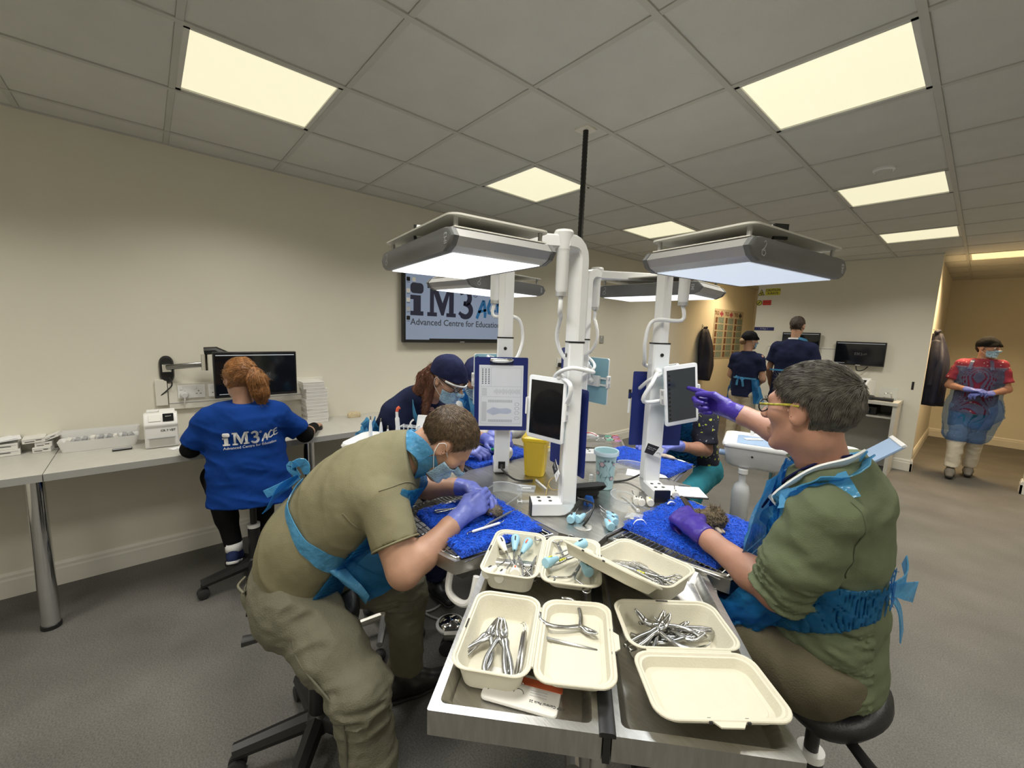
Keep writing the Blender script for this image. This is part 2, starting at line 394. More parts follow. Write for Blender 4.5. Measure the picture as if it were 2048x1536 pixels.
# ---------------------------------------------------------------- things on the desks
def carton(name, label, loc, size, rz=0.0, tilt=(0, 0), group=None, printed=True, cat='box'):
    t = thing(name, label, cat, loc, group=group, rot=(tilt[0], tilt[1], rz)); w, d, h = size
    MB().box((0, 0, h/2), (w, d, h)).build('body', M_card, t, bevel=0.0012)
    MB().box((w/2 + 0.0005, 0, h*.72), (0.0012, d*.94, 0.0016)).build('lid_edge', M_pale_ink, t, smooth=None)
    if printed:
        MB().box((w/2 + 0.0008, -d*.18, h*.35), (0.001, d*.42, h*.13)).build('print_block', M_label_ink, t, smooth=None)
        MB().box((w/2 + 0.0008, d*.22, h*.55), (0.001, d*.25, h*.12)).build('print_block', M_label_ink, t, smooth=None)
    return t
DZ = 0.84
carton('carton', 'long flat white carton with open end flap under the loose paper sheets', (0.05, -0.83, DZ), (0.13, 0.22, 0.032), 0.1)
carton('carton', 'white carton lying on the long flat carton at the wall', (0.045, -0.80, DZ+.033), (0.11, 0.15, 0.03), 0.05)
carton('carton', 'small printed carton at the bottom beside the white tray', (0.06, -0.635, DZ), (0.09, 0.07, 0.028), -0.05)
carton('carton', 'small printed carton in the middle of the short pile beside the white tray', (0.05, -0.63, DZ+.0285), (0.09, 0.065, 0.026), 0.0)
carton('carton', 'printed carton tipped on top of the short pile by the tray', (0.05, -0.665, DZ+.056), (0.10, 0.085, 0.027), 0.05, (0.04, 0))
carton('carton', 'narrow printed carton leaning up against the white tray', (0.052, -0.598, DZ+.066), (0.09, 0.075, 0.02), -0.1, (0.42, 0))
t = thing('paper_sheet', 'loose folded paper sheets on top of the wall cartons', 'paper', (0.055, -0.80, DZ+.078), rot=(0.10, 0.05, 0.2))
MB().box((0, 0, 0.001), (0.10, 0.17, 0.002)).build('sheet', M_paper, t, smooth=None)
MB().box((0.01, -0.01, 0.0046), (0.09, 0.15, 0.0015), Matrix.Rotation(0.25, 3, 'Z')).build('sheet', M_paper, t, smooth=None)

t = thing('storage_tray', 'long white open plastic tray filled with film envelopes on the desk', 'tray', (0.145, -0.40, DZ), -0.0)
def ring_(w, d, z, r=0.012): return [(x, y, z) for x, y in rrect(w, d, r, 3)]
MB().loft([ring_(.085, .305, 0), ring_(.115, .335, .062), ring_(.110, .330, .062), ring_(.082, .302, .004)]).build('tray_body', M_white, t)
for k in range(9):
    MB().box((-.012 + random.uniform(-.01, .01), -.13 + k*.033, .052), (.075, .018, .028), Matrix.Rotation(random.uniform(-.5, .5), 3, 'X')).build('envelope', mat('grey_envelope', (.35, .36, .38), .5, vary=.1) if k % 3 else M_card, t, smooth=None)
t = thing('back_tray', 'shallow white plastic tray standing behind the envelope tray', 'tray', (0.035, -0.40, DZ))
MB().loft([ring_(.05, .33, 0), ring_(.055, .345, .092), ring_(.049, .339, .092), ring_(.045, .325, .004)]).build('tray_body', M_white, t)
t = thing('phone', 'small dark phone lying flat in front of the white tray', 'phone', (0.272, -0.305, DZ), 0.05)
MB().rbox((0, 0), .045, .085, 0, .008, .006, .002).build('case', M_black, t); MB().rbox((0, 0), .041, .08, .008, .0085, .005).build('screen', mat('phone_glass', (.25, .26, .28), .1, vary=.05), t)

# dental film scanner, built once and used again at the back wall
def scanner(label, loc, rz, s=1.0):
    t = thing('film_scanner', label, 'scanner', loc, rz); t.scale = (s, s, s)
    w = .155
    def sect(y, k): return [(x*k if abs(x) < .1 else x, y, z) for x, z in []]
    prof = [(-.10, 0), (.085, 0), (.092, .01), (.092, .125), (.10, .135), (.098, .15), (.055, .20), (.03, .205), (-.10, .185)]
    MB().loft([[(x, y*w/2, z) for x, z in prof] for y in (-1, 1)]).build('housing', M_white, t, bevel=0.006)
    MB().box((.0935, 0, .062), (.006, w*.82, .004)).build('slot_lip', M_pale_ink, t, smooth=None)
    MB().box((.0925, 0, .038), (.004, w*.74, .046)).build('film_slot', mat('slot_shadow', (.42, .41, .38), .6, vary=.05), t, smooth=None)
    MB().box((.078, .034, .178), (.004, .05, .052), Matrix.Rotation(-.72, 3, 'Y')).build('display', M_screen_off, t, smooth=None)
    MB().box((.0785, -.028, .1785), (.002, .055, .045), Matrix.Rotation(-.72, 3, 'Y')).build('lid_panel', M_card, t, smooth=None)
    MB().box((.01, .03, .206), (.05, .075, .012), Matrix.Rotation(.25, 3, 'Y')).build('feed_cover', M_white, t, bevel=.003)
    MB().box((-.03, -.035, .206), (.04, .06, .008), Matrix.Rotation(.1, 3, 'Y')).build('feed_cover', M_white, t, bevel=.003)
    text('lettering', 'CR 7 VET', .017, M_label_ink, t, (.0932, .03, .103), (PI/2, 0, PI/2), bold=.0003)
    text('lettering', 'SCAN IT', .007, M_white_ink, t, (.083, .034, .186), (PI/2 - .72, 0, PI/2))
    return t
scanner('white dental film scanner with a black display on the desk, facing the table', (0.255, -0.125, DZ), -0.02)
t = thing('paper_slip', 'small white paper slip in front of the film scanner', 'paper', (0.40, -0.06, DZ), 0.5)
MB().box((0, 0, .0006), (.05, .08, .0012)).build('sheet', M_paper, t, smooth=None); MB().box((.012, -.01, .0014), (.004, .004, .0006)).build('print_block', M_label_ink, t, smooth=None)

order = ['lowest', 'second', 'third', 'fourth', 'fifth', 'sixth', 'seventh', 'eighth', 'ninth', 'tenth', 'eleventh', 'twelfth']
hz = (1.16 - DZ) / 12
for k in range(12):
    j = (0.0, .004, .001, .002, -.002, -.003, -.004, .002, -.001, -.002, -.018, -.022)[k]
    carton('slim_carton', ('topmost slim white carton of the stack by the wall monitor' if k == 11 else 'slim white carton, %s of the stack by the wall monitor' % order[k]),
           (0.085, .80 + j, DZ + k*hz), (.14, .155, hz - .0015), random.uniform(-.03, .03), group='cartons stacked by the monitor', printed=False)

# computer mouse under the woman's hand
t = thing('mouse', 'dark computer mouse under the hand of the woman in blue', 'mouse', (0.36, 0.735, DZ), 0.0)
MB().loft([[(x*s_, y*s_, z) for x, y in rrect(.10, .058, .028, 4)] for s_, z in ((.95, 0), (1, .01), (.9, .024), (.6, .033), (.2, .036))]).build('shell', M_black, t)
MB().cyl((-.03, -.004, .033), (-.03, .004, .033), .006, 10).build('wheel', M_rubber, t)

# ---------------------------------------------------------------- wall fittings
def socket_plate(name, label, x, y, z, w, h, double=True, mface=M_white):
    t = thing(name, label, 'socket', (x, y, z), 0)
    MB().box((.006, 0, 0), (.012, w, h)).build('plate', mface, t, bevel=.002)
    n = 2 if double else 1
    for k in range(n):
        oy = (-w*.25 + k*w*.5) if n == 2 else 0
        for dy, dz, sy, sz in ((0, .012, .004, .008), (-.011, -.006, .008, .004), (.011, -.006, .008, .004)):
            MB().box((.0122, oy + dy, dz - .008), (.001, sy, sz)).build('pin_hole', M_black, t, smooth=None)
        MB().box((.014, oy - .018, .026), (.006, .012, .02)).build('switch', M_white, t, bevel=.001)
    return t
t = thing('wall_trunking', 'white plastic trunking along the wall behind the desk', 'trunking', (0, -.075, 1.01))
MB().box((.013, .48, .025), (.026, .96, .05)).build('channel', M_white_paint, t, bevel=.002); MB().box((.0275, .48, .042), (.003, .96, .004)).build('cover_line', M_pale_ink, t, smooth=None)
MB().box((.012, -.035, .115), (.024, .06, .17)).build('riser', M_white_paint, t, bevel=.002)
MB().box((.010, .48, .11), (.018, .96, .12)).build('back_panel', M_white_paint, t, bevel=.002)
socket_plate('wall_socket', 'double wall socket with a plug in it under the monitor arm', .019, .045, 1.122, .146, .086)
socket_plate('wall_socket', 'single white socket half hidden by the wall monitor', .019, .17, 1.122, .07, .086, False)
t = thing('plug', 'round white plug pushed into the double socket', 'plug', (.031, .005, 1.105))
MB().tube([(0, 0, 0), (.012, 0, 0), (.03, 0, -.002), (.036, 0, -.002)], [.022, .024, .021, .015], 16).build('plug_body', mat('plug_plastic', (.62, .62, .63), .4, vary=.03), t)
MB().tube(catmull([(.03, 0, -.01), (.034, 0, -.03), (.03, -.003, -.05), (.012, -.004, -.085)]), .003, 6).build('cable', M_white, t)
socket_plate('light_switch', 'small beige wall switch beyond the television', .0, 4.555, 1.515, .085, .10, False, M_edge)['category'] = 'switch'
socket_plate('wall_socket', 'low wall socket with a charger behind the pole lamps', .0, 3.71, 1.215, .09, .11, False)
t = thing('charger', 'black phone charger plugged into the low wall socket', 'charger', (.013, 3.70, 1.19))
MB().box((.02, 0, 0), (.04, .045, .05)).build('charger_body', M_black, t, bevel=.004); MB().tube(catmull([(.02, 0, -.02), (.02, -.02, -.06), (.014, .03, -.10), (.012, .0, -.05)]), .003, 6).build('cable', M_white, t)
t = thing('sponge', 'yellowish sponge lump on the desk behind the dental cart', 'sponge', (.10, 1.10, DZ))
MB().loft([[(x*s_ + .004*math.sin(9*y*50), y*s_, z) for x, y in rrect(.06, .11, .025, 4)] for s_, z in ((.9, 0), (1, .012), (.95, .03), (.7, .042))]).build('sponge_body', mat('sponge_foam', (.62, .52, .34), .9, vary=.15, bump=.6, bscale=120), t)

# monitor on its wall arm
t = thing('monitor_mount', 'black and chrome articulated monitor arm fixed to the wall', 'monitor arm', (0, -.075, 1.275))
mb = MB(); mb.loft([[(x_, y*s_, z*s_) for y, z in [(a*.72, b*1.0) for a, b in rrect(.105, .175, .05, 6)]] for s_, x_ in ((1, 0), (1, .014), (.85, .026))]); mb.build('wall_plate', M_black, t)
MB().box((.035, 0, .01), (.03, .045, .05)).build('hinge_block', M_chrome, t, bevel=.004)
MB().tube([(.05, .0, .015), (.12, .10, .03), (.16, .19, .04)], .017, 10, flat=((0, 0, 1), .6)).build('lower_arm', mat('dark_chrome', (.25, .25, .25), .2, 1.0, vary=.1), t)
MB().cyl((.16, .19, 0), (.16, .19, .105), .02, 18).build('pivot', M_chrome, t)
MB().tube([(.16, .19, .125), (.17, .25, .13), (.21, .36, .07)], .026, 10).build('upper_arm', M_black, t)
MB().box((.225, .40, .0), (.03, .10, .10)).build('head_plate', M_black, t, bevel=.004)
MB().tube(catmull([(.03, .01, -.05), (.04, .02, -.10), (.03, -.01, -.14), (.02, -.04, -.17)]), .004, 6).build('cable', M_black, t)

M_dim = mat('dim_mark', (.09, .095, .10), .3, vary=.05)
def monitor(label, M, w, h, mark=True, ui=True):
    """M: centre of the screen face, local x right, y up, z out of the screen"""
    t = thing('monitor', label, 'monitor'); t.matrix_world = M
    MB().box((0, 0, -.018), (w, h, .034)).build('case', M_black, t, bevel=.004)
    s_ = MB().box((0, .004, -.0002), (w - .018, h - .03, .002)).build('screen', M_screen_off, t, smooth=None)
    if ui:
        MB().box((0, h/2 - .022, .0012), (w*.94, .006, .0006)).build('menu_bar', mat('bar_glow', (.3, .33, .36), .4, emit=.25, ecol=(.7, .75, .8)), s_, smooth=None)
        MB().box((-w*.36, -h/2 + .024, .0012), (w*.18, .004, .0006)).build('task_bar', MATS['bar_glow'], s_, smooth=None)
    if mark: put_mark(s_, Matrix.Translation((-.05, -.02, .0014)), .13, M_dim, M_dim, M_dim, False)
    MB().box((0, -h/2 + .004, .002), (.05, .006, .003)).build('badge', M_white, t, smooth=None)
    return t
monitor('black wall-arm monitor in front of the seated woman in blue', frame((.27, .39, 1.25), (.0, 1, .0), (0, 0, 1)), .485, .30)

# television
t = thing('television', 'large wall television showing a training centre mark on blue', 'television'); t.matrix_world = frame((.075, 2.19, 1.82), (0, 1, 0), (0, 0, 1))
MB().box((0, 0, -.03), (1.25, .72, .058)).build('case', M_black, t, bevel=.006)
scr = MB().box((.002, .008, .0002), (1.222, .682, .002)).build('screen', mat('tv_picture', (.16, .19, .26), .2, emit=.24, ecol=(.46, .58, .80), vary=.03, vscale=1.5), t, smooth=None)
put_mark(scr, Matrix.Translation((-.565, -.115, .0016)), 1.09, M_ink, M_cyan, M_grey_ink)
MB().box((.12, -.328, .0016), (.98, .012, .0006)).build('task_bar', M_screen_off, scr, smooth=None)
for k, (ix, iy) in enumerate([(-.585, .29), (-.53, .29), (-.585, .20), (-.585, .10), (-.585, .02), (-.585, -.06), (-.585, -.14), (-.53, .20)]):
    MB().rbox((ix, iy), .034, .036, .0014, .002, .005).build('desktop_icon', [M_card, M_pale_ink, M_screen_off, M_card][k % 4], scr, smooth=None)
    MB().box((ix, iy - .028, .0016), (.03, .005, .0006)).build('icon_caption', M_grey_ink, scr, smooth=None)
MB().box((0, -.352, .0005), (.05, .006, .002)).build('badge', M_pale_ink, t, smooth=None)

# poster in the passage, signs on the back wall
t = thing('poster', 'large poster with three columns of tooth photographs on the passage wall', 'poster'); t.matrix_world = frame((.004, 8.80, 1.66), (0, 1, 0), (0, 0, 1))
MB().box((0, 0, 0), (1.42, .97, .004)).build('sheet', mat('poster_paper', (.48, .44, .36), .6, vary=.04), t, smooth=None)
P1, P2, P3 = mat('print_teal', (.20, .27, .26), .6, vary=.35, vscale=30), mat('print_brown', (.16, .08, .05), .6, vary=.4, vscale=30), mat('print_red', (.33, .06, .10), .6, vary=.2)
for c in range(3):
    x0 = -.70 + c*.47
    text('lettering', 'TK3', .10, P2, t, (x0 + .08, .40, .003), bold=.003, sx=1.1)
    MB().box((x0 + .30, .395, .0026), (.16, .05, .001)).build('heading_block', P3 if c < 2 else M_label_ink, t, smooth=None)
    MB().box((x0 + .30, .395, .0030), (.05, .11, .001)).build('heading_block', P3 if c < 2 else M_label_ink, t, smooth=None)
    for r_ in range(6):
        MB().box((x0 + .09, .27 - r_*.135, .0026), (.10, .11, .001)).build('photo', P2, t, smooth=None)
        MB().box((x0 + .30, .27 - r_*.135, .0026), (.27, .115, .001)).build('photo', P1, t, smooth=None)

M_yellow = mat('sign_yellow', (.62, .58, .05), .5, vary=.03); M_red = mat('sign_red', (.55, .03, .02), .5, vary=.03); M_navy_sign = mat('sign_blue', (.015, .02, .12), .4, vary=.05)
t = thing('warning_sign', 'yellow caution x-rays sign with radiation triangle on the back wall', 'sign'); t.matrix_world = frame((1.255, YB - .002, 2.305), (1, 0, 0), (0, 0, 1))
MB().rbox((.045, 0), .20, .10, 0, .002, .012).build('plate', M_yellow, t, smooth=None)
text('lettering', 'CAUTION', .043, M_label_ink, t, (.045, .022, .0022), bold=.0012); text('lettering', 'X-RAYS', .043, M_label_ink, t, (.045, -.024, .0022), bold=.0012)
tr = MB().prism([(-.155, -.05), (-.065, -.05), (-.11, .045)], 0, .0015).build('triangle', M_label_ink, t, smooth=None)
MB().prism([(-.144, -.043), (-.076, -.043), (-.11, .03)], .0015, .002).build('triangle_face', M_yellow, tr, smooth=None)
for k in range(3): MB().prism([(-.11, -.018)] + [(-.11 + .022*math.cos(a), -.018 + .022*math.sin(a)) for a in (math.radians(60 + 120*k + d) for d in (-30, 0, 30))], .002, .0024).build('blade_mark', M_label_ink, tr, smooth=None)
t = thing('warning_lamp_sign', 'small red warning plate with a round lamp pictogram on the back wall', 'sign'); t.matrix_world = frame((1.19, YB - .002, 2.145), (1, 0, 0), (0, 0, 1))
MB().box((.045, 0, .001), (.115, .075, .002)).build('plate', M_red, t, smooth=None); MB().box((.045, 0, .0022), (.09, .008, .0006)).build('print_line', mat('sign_print', (.35, .02, .02), .5), t, smooth=None)
MB().prism(arc(-.06, 0, .042, 0, 345, 23), 0, .002).build('round_plate', M_yellow, t, smooth=None); MB().stroke(arc(-.06, 0, .036, 0, 360, 24), .008, .002, .0026).build('ring_mark', M_label_ink, t, smooth=None)
MB().stroke([(-.08, -.02), (-.06, .005), (-.045, .02)], .014, .002, .0026).build('ring_mark', M_label_ink, t, smooth=None)
t = thing('door_sign', 'narrow dark blue x-ray room name plate on the back wall', 'sign'); t.matrix_world = frame((1.235, YB - .002, 1.75), (1, 0, 0), (0, 0, 1))
MB().box((0, 0, .001), (.27, .05, .003)).build('plate', M_navy_sign, t, smooth=None); text('lettering', 'X Ray 1', .034, M_pale_ink, t, (0, 0, .003))
t = thing('wall_slot', 'narrow black slot in the end of the back wall', 'slot', (2.97, YB - .001, 1.08)); MB().box((0, 0, 0), (.022, .006, .10)).build('slot_body', M_black, t, smooth=None)

# bench against the back wall with its equipment
t = thing('bench', 'white laminate bench with a shelf below against the back wall', 'bench', (2.30, 6.70, 0))
MB().box((-.05, 0, .875), (1.32, .52, .04)).build('top', M_board, t, bevel=.002)
for x in (.585, -.29, -.69): MB().box((x, .0, .4275), (.035, .50, .855)).build('side_panel', M_board, t, smooth=None)
MB().box((.14, .02, .70), (.86, .44, .022)).build('shelf', M_board, t, smooth=None); MB().box((-.05, .25, .43), (1.28, .012, .85)).build('back_panel', M_board, t, smooth=None)
t = thing('printer', 'flat black device on the shelf of the back bench', 'printer', (2.42, 6.68, .712)); MB().box((0, 0, .05), (.60, .34, .10)).build('case', M_black, t, bevel=.008); MB().box((0, -.172, .05), (.5, .006, .05)).build('front_panel', M_screen_off, t, smooth=None)
t = thing('drawer_case', 'dark drawer unit under the end of the back bench', 'drawers', (1.81, 6.64, .0))
MB().box((0, 0, .40), (.33, .40, .80)).build('case', mat('dark_grey_case', (.06, .06, .065), .5, vary=.1), t, bevel=.004)
for z in (.20, .42, .62, .74): d = MB().box((0, -.203, z), (.31, .01, .10)).build('drawer', M_black, t, smooth=None); MB().box((0, -.211, z + .02), (.12, .008, .012)).build('handle', M_pale_ink, d, smooth=None)
scanner('white film scanner on the back bench beside the clear case', (2.53, 6.72, .895), -PI/2 - .3, 1.15)
t = thing('acrylic_case', 'small clear case with metal parts on the back bench', 'case', (2.78, 6.76, .895))
MB().box((0, 0, .075), (.16, .12, .15)).build('cover', clear('clear_acrylic'), t, smooth=None); MB().box((.0, .0, .012), (.10, .07, .02)).build('base', M_black, t, smooth=None)
MB().tube(catmull([(-.04, 0, .02), (-.03, 0, .07), (.02, 0, .08), (.04, 0, .02)]), .008, 8).build('bracket', M_chrome, t)
t = thing('handheld_unit', 'long black handheld unit lying along the front of the back bench', 'device', (2.62, 6.52, .895), -.08)
MB().tube([(-.24, 0, .024), (-.05, 0, .024), (-.03, 0, .03), (.05, 0, .03), (.07, 0, .024), (.24, 0, .024)], [.02, .022, .03, .03, .02, .022], 12).build('barrel', M_rubber, t); MB().box((0, .0, .012), (.09, .07, .024)).build('base', M_black, t, bevel=.004)
t = thing('tissue_box', 'white and yellow dispenser box on the back bench by the drawers', 'box', (1.72, 6.70, .895)); MB().box((0, 0, .06), (.20, .12, .12)).build('body', M_white, t, bevel=.004); MB().box((-.03, -.062, .11), (.10, .004, .05)).build('label_panel', mat('label_yellow', (.5, .45, .12), .5, vary=.1), t, smooth=None); MB().loft([[(x*s_, y*s_, .12 + z) for x, y in rrect(.09, .05, .02, 3)] for s_, z in ((1, 0), (.7, .03), (.2, .055))]).build('tissue', M_paper, t)
t = thing('wall_trunking', 'white trunking across the back wall behind the monitors', 'trunking', (1.75, YB, 1.30)); MB().box((0, -.012, .1), (.85, .024, .20)).build('channel', M_white_paint, t, bevel=.002); MB().box((0, -.026, .19), (.85, .004, .008)).build('cover_line', M_pale_ink, t, smooth=None)
monitor('black monitor on the back wall above the white bench', frame((2.42, YB - .07, 1.445), (1, .0, 0), (0, 0, 1)), .52, .31)
t = thing('wall_bracket', 'short bracket holding the monitor on the back wall', 'bracket', (2.42, YB, 1.42)); MB().box((0, -.022, 0), (.12, .036, .12)).build('plate', M_black, t, smooth=None); MB().tube(catmull([(-.02, -.05, -.14), (.0, -.06, -.20), (.06, -.05, -.19), (.10, -.03, -.14)]), .006, 6).build('cable', M_black, t)
monitor('black monitor hidden behind the standing man in navy', frame((1.74, YB - .07, 1.56), (1, .0, 0), (0, 0, 1)), .46, .29, False)

# coats on hooks
M_coat = mat('navy_coat', (.012, .014, .035), .7, vary=.3, vscale=7, bump=.4, bscale=14)
def coat(label, loc, rz, h, seed):
    rnd = random.Random(seed); t = thing('coat', label, 'coat', loc, rz)
    rings = []
    for k in range(15):
        u = k / 14; z = -h*u
        w = .06 + .13*min(1, u*3.2) + .03*math.sin(u*9 + seed) - .10*max(0, u - .7)/.3; d = .05 + .05*math.sin(min(1, u*2)*PI/2)
        ox = .03*math.sin(u*5 + seed)
        rings.append([(ox + w*math.cos(a)*(1 + .16*math.sin(5*a + u*3 + seed)), d + .012 + d*math.sin(a)*(1 + .18*math.cos(4*a + seed + 2*u)), z) for a in (2*PI*q/28 for q in range(28))])
    MB().loft(rings).build('body', M_coat, t, smooth=180)
    sl = [(.10, .07, -.10), (.17, .08, -.30), (.15, .09, -.52), (.16, .08, -.66)]
    MB().tube(catmull(sl), [.045 - .0008*i for i in range(len(catmull(sl)))], 10).build('sleeve', M_coat, t, smooth=180)
    MB().tube(catmull([(-.05, .05, .01), (0, .08, .03), (.05, .05, .01)]), .02, 8).build('collar', M_coat, t, smooth=180)
    hk = MB().tube(catmull([(0, .0, .06), (0, .05, .03), (0, .07, .05)]), .006, 8).build('hook', M_chrome, t); MB().box((0, .004, .06), (.03, .008, .06)).build('hook_plate', M_white_paint, t, smooth=None)
    return t
coat('dark navy coat hanging on the wall beside the poster', (.0, 7.62, 1.74), -PI/2, .95, 1)
coat('dark navy apron coat hanging in the passage near the walking woman', (3.02, 7.42, 1.74), -PI/2, .92, 4)

# ---------------------------------------------------------------- round work table with four work lobes
TC = Vector((2.32, 1.27, 0)); TZ = 0.92
M_table = mat('table_steel', (0.50, 0.49, 0.46), 0.32, 1.0, vary=0.12, vscale=9, bump=0.05, bscale=50, stretch=(1, 7, 1))
M_band = mat('table_band', (0.55, 0.54, 0.51), 0.35, 1.0, vary=0.08, vscale=5)
def lobe_outline(e=0.0, n=16):
    """plan of one lobe that points along +x; e shrinks it"""
    r = .80 - e; h0, h1 = .285 - e, .205 - e
    a = math.asin(h1 / r)
    return [(.405 + e, -h0)] + [(r*math.cos(-a + 2*a*k/n), r*math.sin(-a + 2*a*k/n)) for k in range(n + 1)] + [(.405 + e, h0)]
tbl = thing('work_table', 'round stainless steel work table with four lobes and a wheeled base', 'table', tuple(TC))
# flat cross-shaped middle, its four corners reach out between the lobes
c8 = []
for k in range(4):
    a = k * PI / 2; ca, sa = math.cos(a), math.sin(a)
    for x, y in ((.40, -.285), (.405, .285), (.36, .415)): c8.append((x*ca - y*sa, x*sa + y*ca))
MB().prism(c8, TZ - .028, TZ).build('top_plate', M_table, tbl, smooth=None, bevel=.002)
for k in range(4):
    M = Matrix.Rotation(k*PI/2, 4, 'Z'); o_, i_ = lobe_outline(), lobe_outline(.012)
    MB(M).loft([[(x, y, TZ - .055) for x, y in o_], [(x, y, TZ - .012) for x, y in o_], [(x, y, TZ - .012) for x, y in i_], [(x, y, TZ - .05) for x, y in i_]], closed=True).build('lobe_rim', M_band, tbl, smooth=40)
    b_ = lobe_outline(.013)
    MB(M).loft([[(x, y, TZ - .052) for x, y in b_], [(.15 + x*.72, y*.72, TZ - .13) for x, y in b_]], False, True).build('basin', M_table, tbl, smooth=40)
MB().lathe([(.10, .10), (.10, .30), (.075, .32), (.075, .80), (.16, .86), (.20, TZ - .03)], 28).build('column', M_band, tbl)
for k in range(4):
    a = k*PI/2 + PI/4; d = Vector((math.cos(a), math.sin(a), 0)); n = Vector((-d.y, d.x, 0))
    lg = MB().tube([d*.08 + Vector((0, 0, .16)), d*.35 + Vector((0, 0, .13)), d*.58 + Vector((0, 0, .10))], [.035, .03, .026], 10).build('leg', M_band, tbl)
    p = d*.57
    for s_ in (-1, 1): MB().cyl(p + n*s_*.008 + Vector((0, 0, .036)), p + n*s_*.026 + Vector((0, 0, .036)), .036, 18).build('caster', M_rubber, lg)
# white tubular handle under the rim beside the bending man
for a in (-75, -20): 
    a = math.radians(a); d = Vector((math.cos(a), math.sin(a), 0)); n = Vector((-d.y, d.x, 0))
    MB().tube(catmull([d*.76 - n*.05 + Vector((0, 0, .86)), d*.78 - n*.045 + Vector((0, 0, .79)), d*.78 + Vector((0, 0, .765)), d*.78 + n*.045 + Vector((0, 0, .79)), d*.76 + n*.05 + Vector((0, 0, .86))]), .011, 10).build('handle', M_white, tbl)

WHO = ['in front of the man pointing at the tablet', 'under the hands of the person in printed scrubs', 'in front of the woman in the navy cap', 'in front of the bending man']
for k in range(4):
    t = thing('wire_rack', 'wire rack in the table lobe ' + WHO[k], 'wire rack', tuple(TC + Vector((0, 0, TZ - .010))), k*PI/2, 'wire racks of the work table')
    oc = lobe_outline(.014, 20)
    MB().tube([(x, y, .0) for x, y in oc], .0035, 6, closed=True).build('rim_wire', M_wire, t)
    mb = MB(); x = .43
    while x < .78:      # wires across
        hw = (.270 + (.190 - .270)*(x - .405)/.35) if x < .755 else math.sqrt(max(0, .786**2 - x*x))
        mb.cyl((x, -hw, .002), (x, hw, .002), .0018, 5); x += .0165
    mb.build('cross_wires', M_wire, t)
    mb = MB()
    for q in range(-5, 6):
        y = q*.045; mb.cyl((.42, y, -.002), (math.sqrt(.786**2 - y*y), y, -.002), .0022, 5)
    mb.build('long_wires', M_wire, t)

# scouring-pad mats: a lumpy slab with curly fibres standing out of it
M_mat = mat('blue_fibre', (0.003, 0.060, 0.50), 0.6, vary=0.45, vscale=120, bump=1.0, bscale=180)
M_fib = mat('blue_fibre_light', (0.006, 0.11, 0.72), 0.5, vary=0.3, vscale=60)
def fibre_mat(label, c, w, d, rz, seed):
    rnd = np.random.RandomState(seed)
    t = thing('fibre_mat', label, 'mat', (c[0], c[1], TZ - .006), rz, 'blue fibre mats on the racks')
    nx, ny = 70, 60; vs = []; fs = []
    H0 = rnd.rand(nx + 1, ny + 1) * .004 + .0165
    for i in range(nx + 1):
        for j in range(ny + 1):
            u, v = i/nx - .5, j/ny - .5; e = min(i, nx - i, j, ny - j)
            vs.append((u*w + rnd.uniform(-.0012, .0012), v*d + rnd.uniform(-.0012, .0012), (H0[i, j] if e > 1 else H0[i, j]*.8 if e else .001)))
    for i in range(nx):
        for j in range(ny):
            a = i*(ny + 1) + j; fs.append((a, a + ny + 1, a + ny + 2, a + 1))
    mb = MB(); mb.add(vs, fs); mb.build('pad', M_mat, t, smooth=180)
    mb = MB()
    for k in range(2600):
        x, y = (rnd.rand() - .5)*w*.99, (rnd.rand() - .5)*d*.99; a = rnd.rand()*6.28; L = .006 + .01*rnd.rand(); h = .018 + rnd.rand()*.004
        ca, sa = math.cos(a)*L, math.sin(a)*L; b = rnd.uniform(-1, 1)*.004
        mb.tube([(x - ca, y - sa, h - .003), (x - sa*b*60, y + ca*b*60, h + .0035*rnd.rand()), (x + ca, y + sa, h - .002)], .0009, 3, caps=False)
    f = mb.build('fibres', M_fib, t, smooth=180); f['kind'] = 'stuff'
    return t
fibre_mat('blue fibre mat under the furry specimen held in the purple glove', (2.885, 1.275), .33, .39, .0, 1)
fibre_mat('blue fibre mat in front of the person in printed scrubs', (2.345, 1.83), .43, .26, .0, 2)
fibre_mat('blue fibre mat beneath the clipboard with the chart, by the capped woman', (1.78, 1.22), .27, .40, .0, 3)
fibre_mat('blue fibre mat under the hands of the bending man', (2.375, .69), .345, .32, -.09, 4)

# ---------------------------------------------------------------- instrument trays on the near corner
VT = Vector((-.643, .766, 0)); UT = Vector((.743, .669, 0))
def steel_tray(label, c0, w, L, z=.90):
    """c0 = near left corner on the rim; runs w along the front and L towards the table"""
    t = thing('steel_tray', label, 'tray', (c0[0], c0[1], z)); 
    def q(u, v, zz): p = UT*u + VT*v; return (p.x, p.y, zz)
    def rr(e, zz, r): return [q(w/2 + x, L/2 + y, zz) for x, y in rrect(w - 2*e, L - 2*e, r, 3)]
    MB().loft([rr(0, -.052, .004), rr(0, 0, .004), rr(.018, 0, .012), rr(.022, -.004, .012), rr(.034, -.028, .02), rr(.038, -.030, .02)], False, True).build('tray_body', M_steel, t, smooth=30)
    MB().loft([rr(.004, -.054, .004), rr(.004, -.050, .004)]).build('underside', M_band, t, smooth=None)
    return t
FL = Vector((2.893, .190, 0))
steel_tray('brushed steel tray under the two instrument boxes beside the bending man', FL, .322, .53)
steel_tray('brushed steel tray under the boxes beside the man in the blue apron', FL + UT*.338, .322, .585)
t = thing('rubber_strip', 'black rubber strip between the two steel trays', 'strip', (FL.x, FL.y, .90))
MB().loft([[tuple(UT*(.330 + u) + VT*v + Vector((0, 0, z))) for u, z in ((-.015, -.006), (-.015, .001), (-.010, .004), (.010, .004), (.015, .001), (.015, -.006))] for v in (.0, .53)]).build('strip_body', M_black, t, smooth=40)
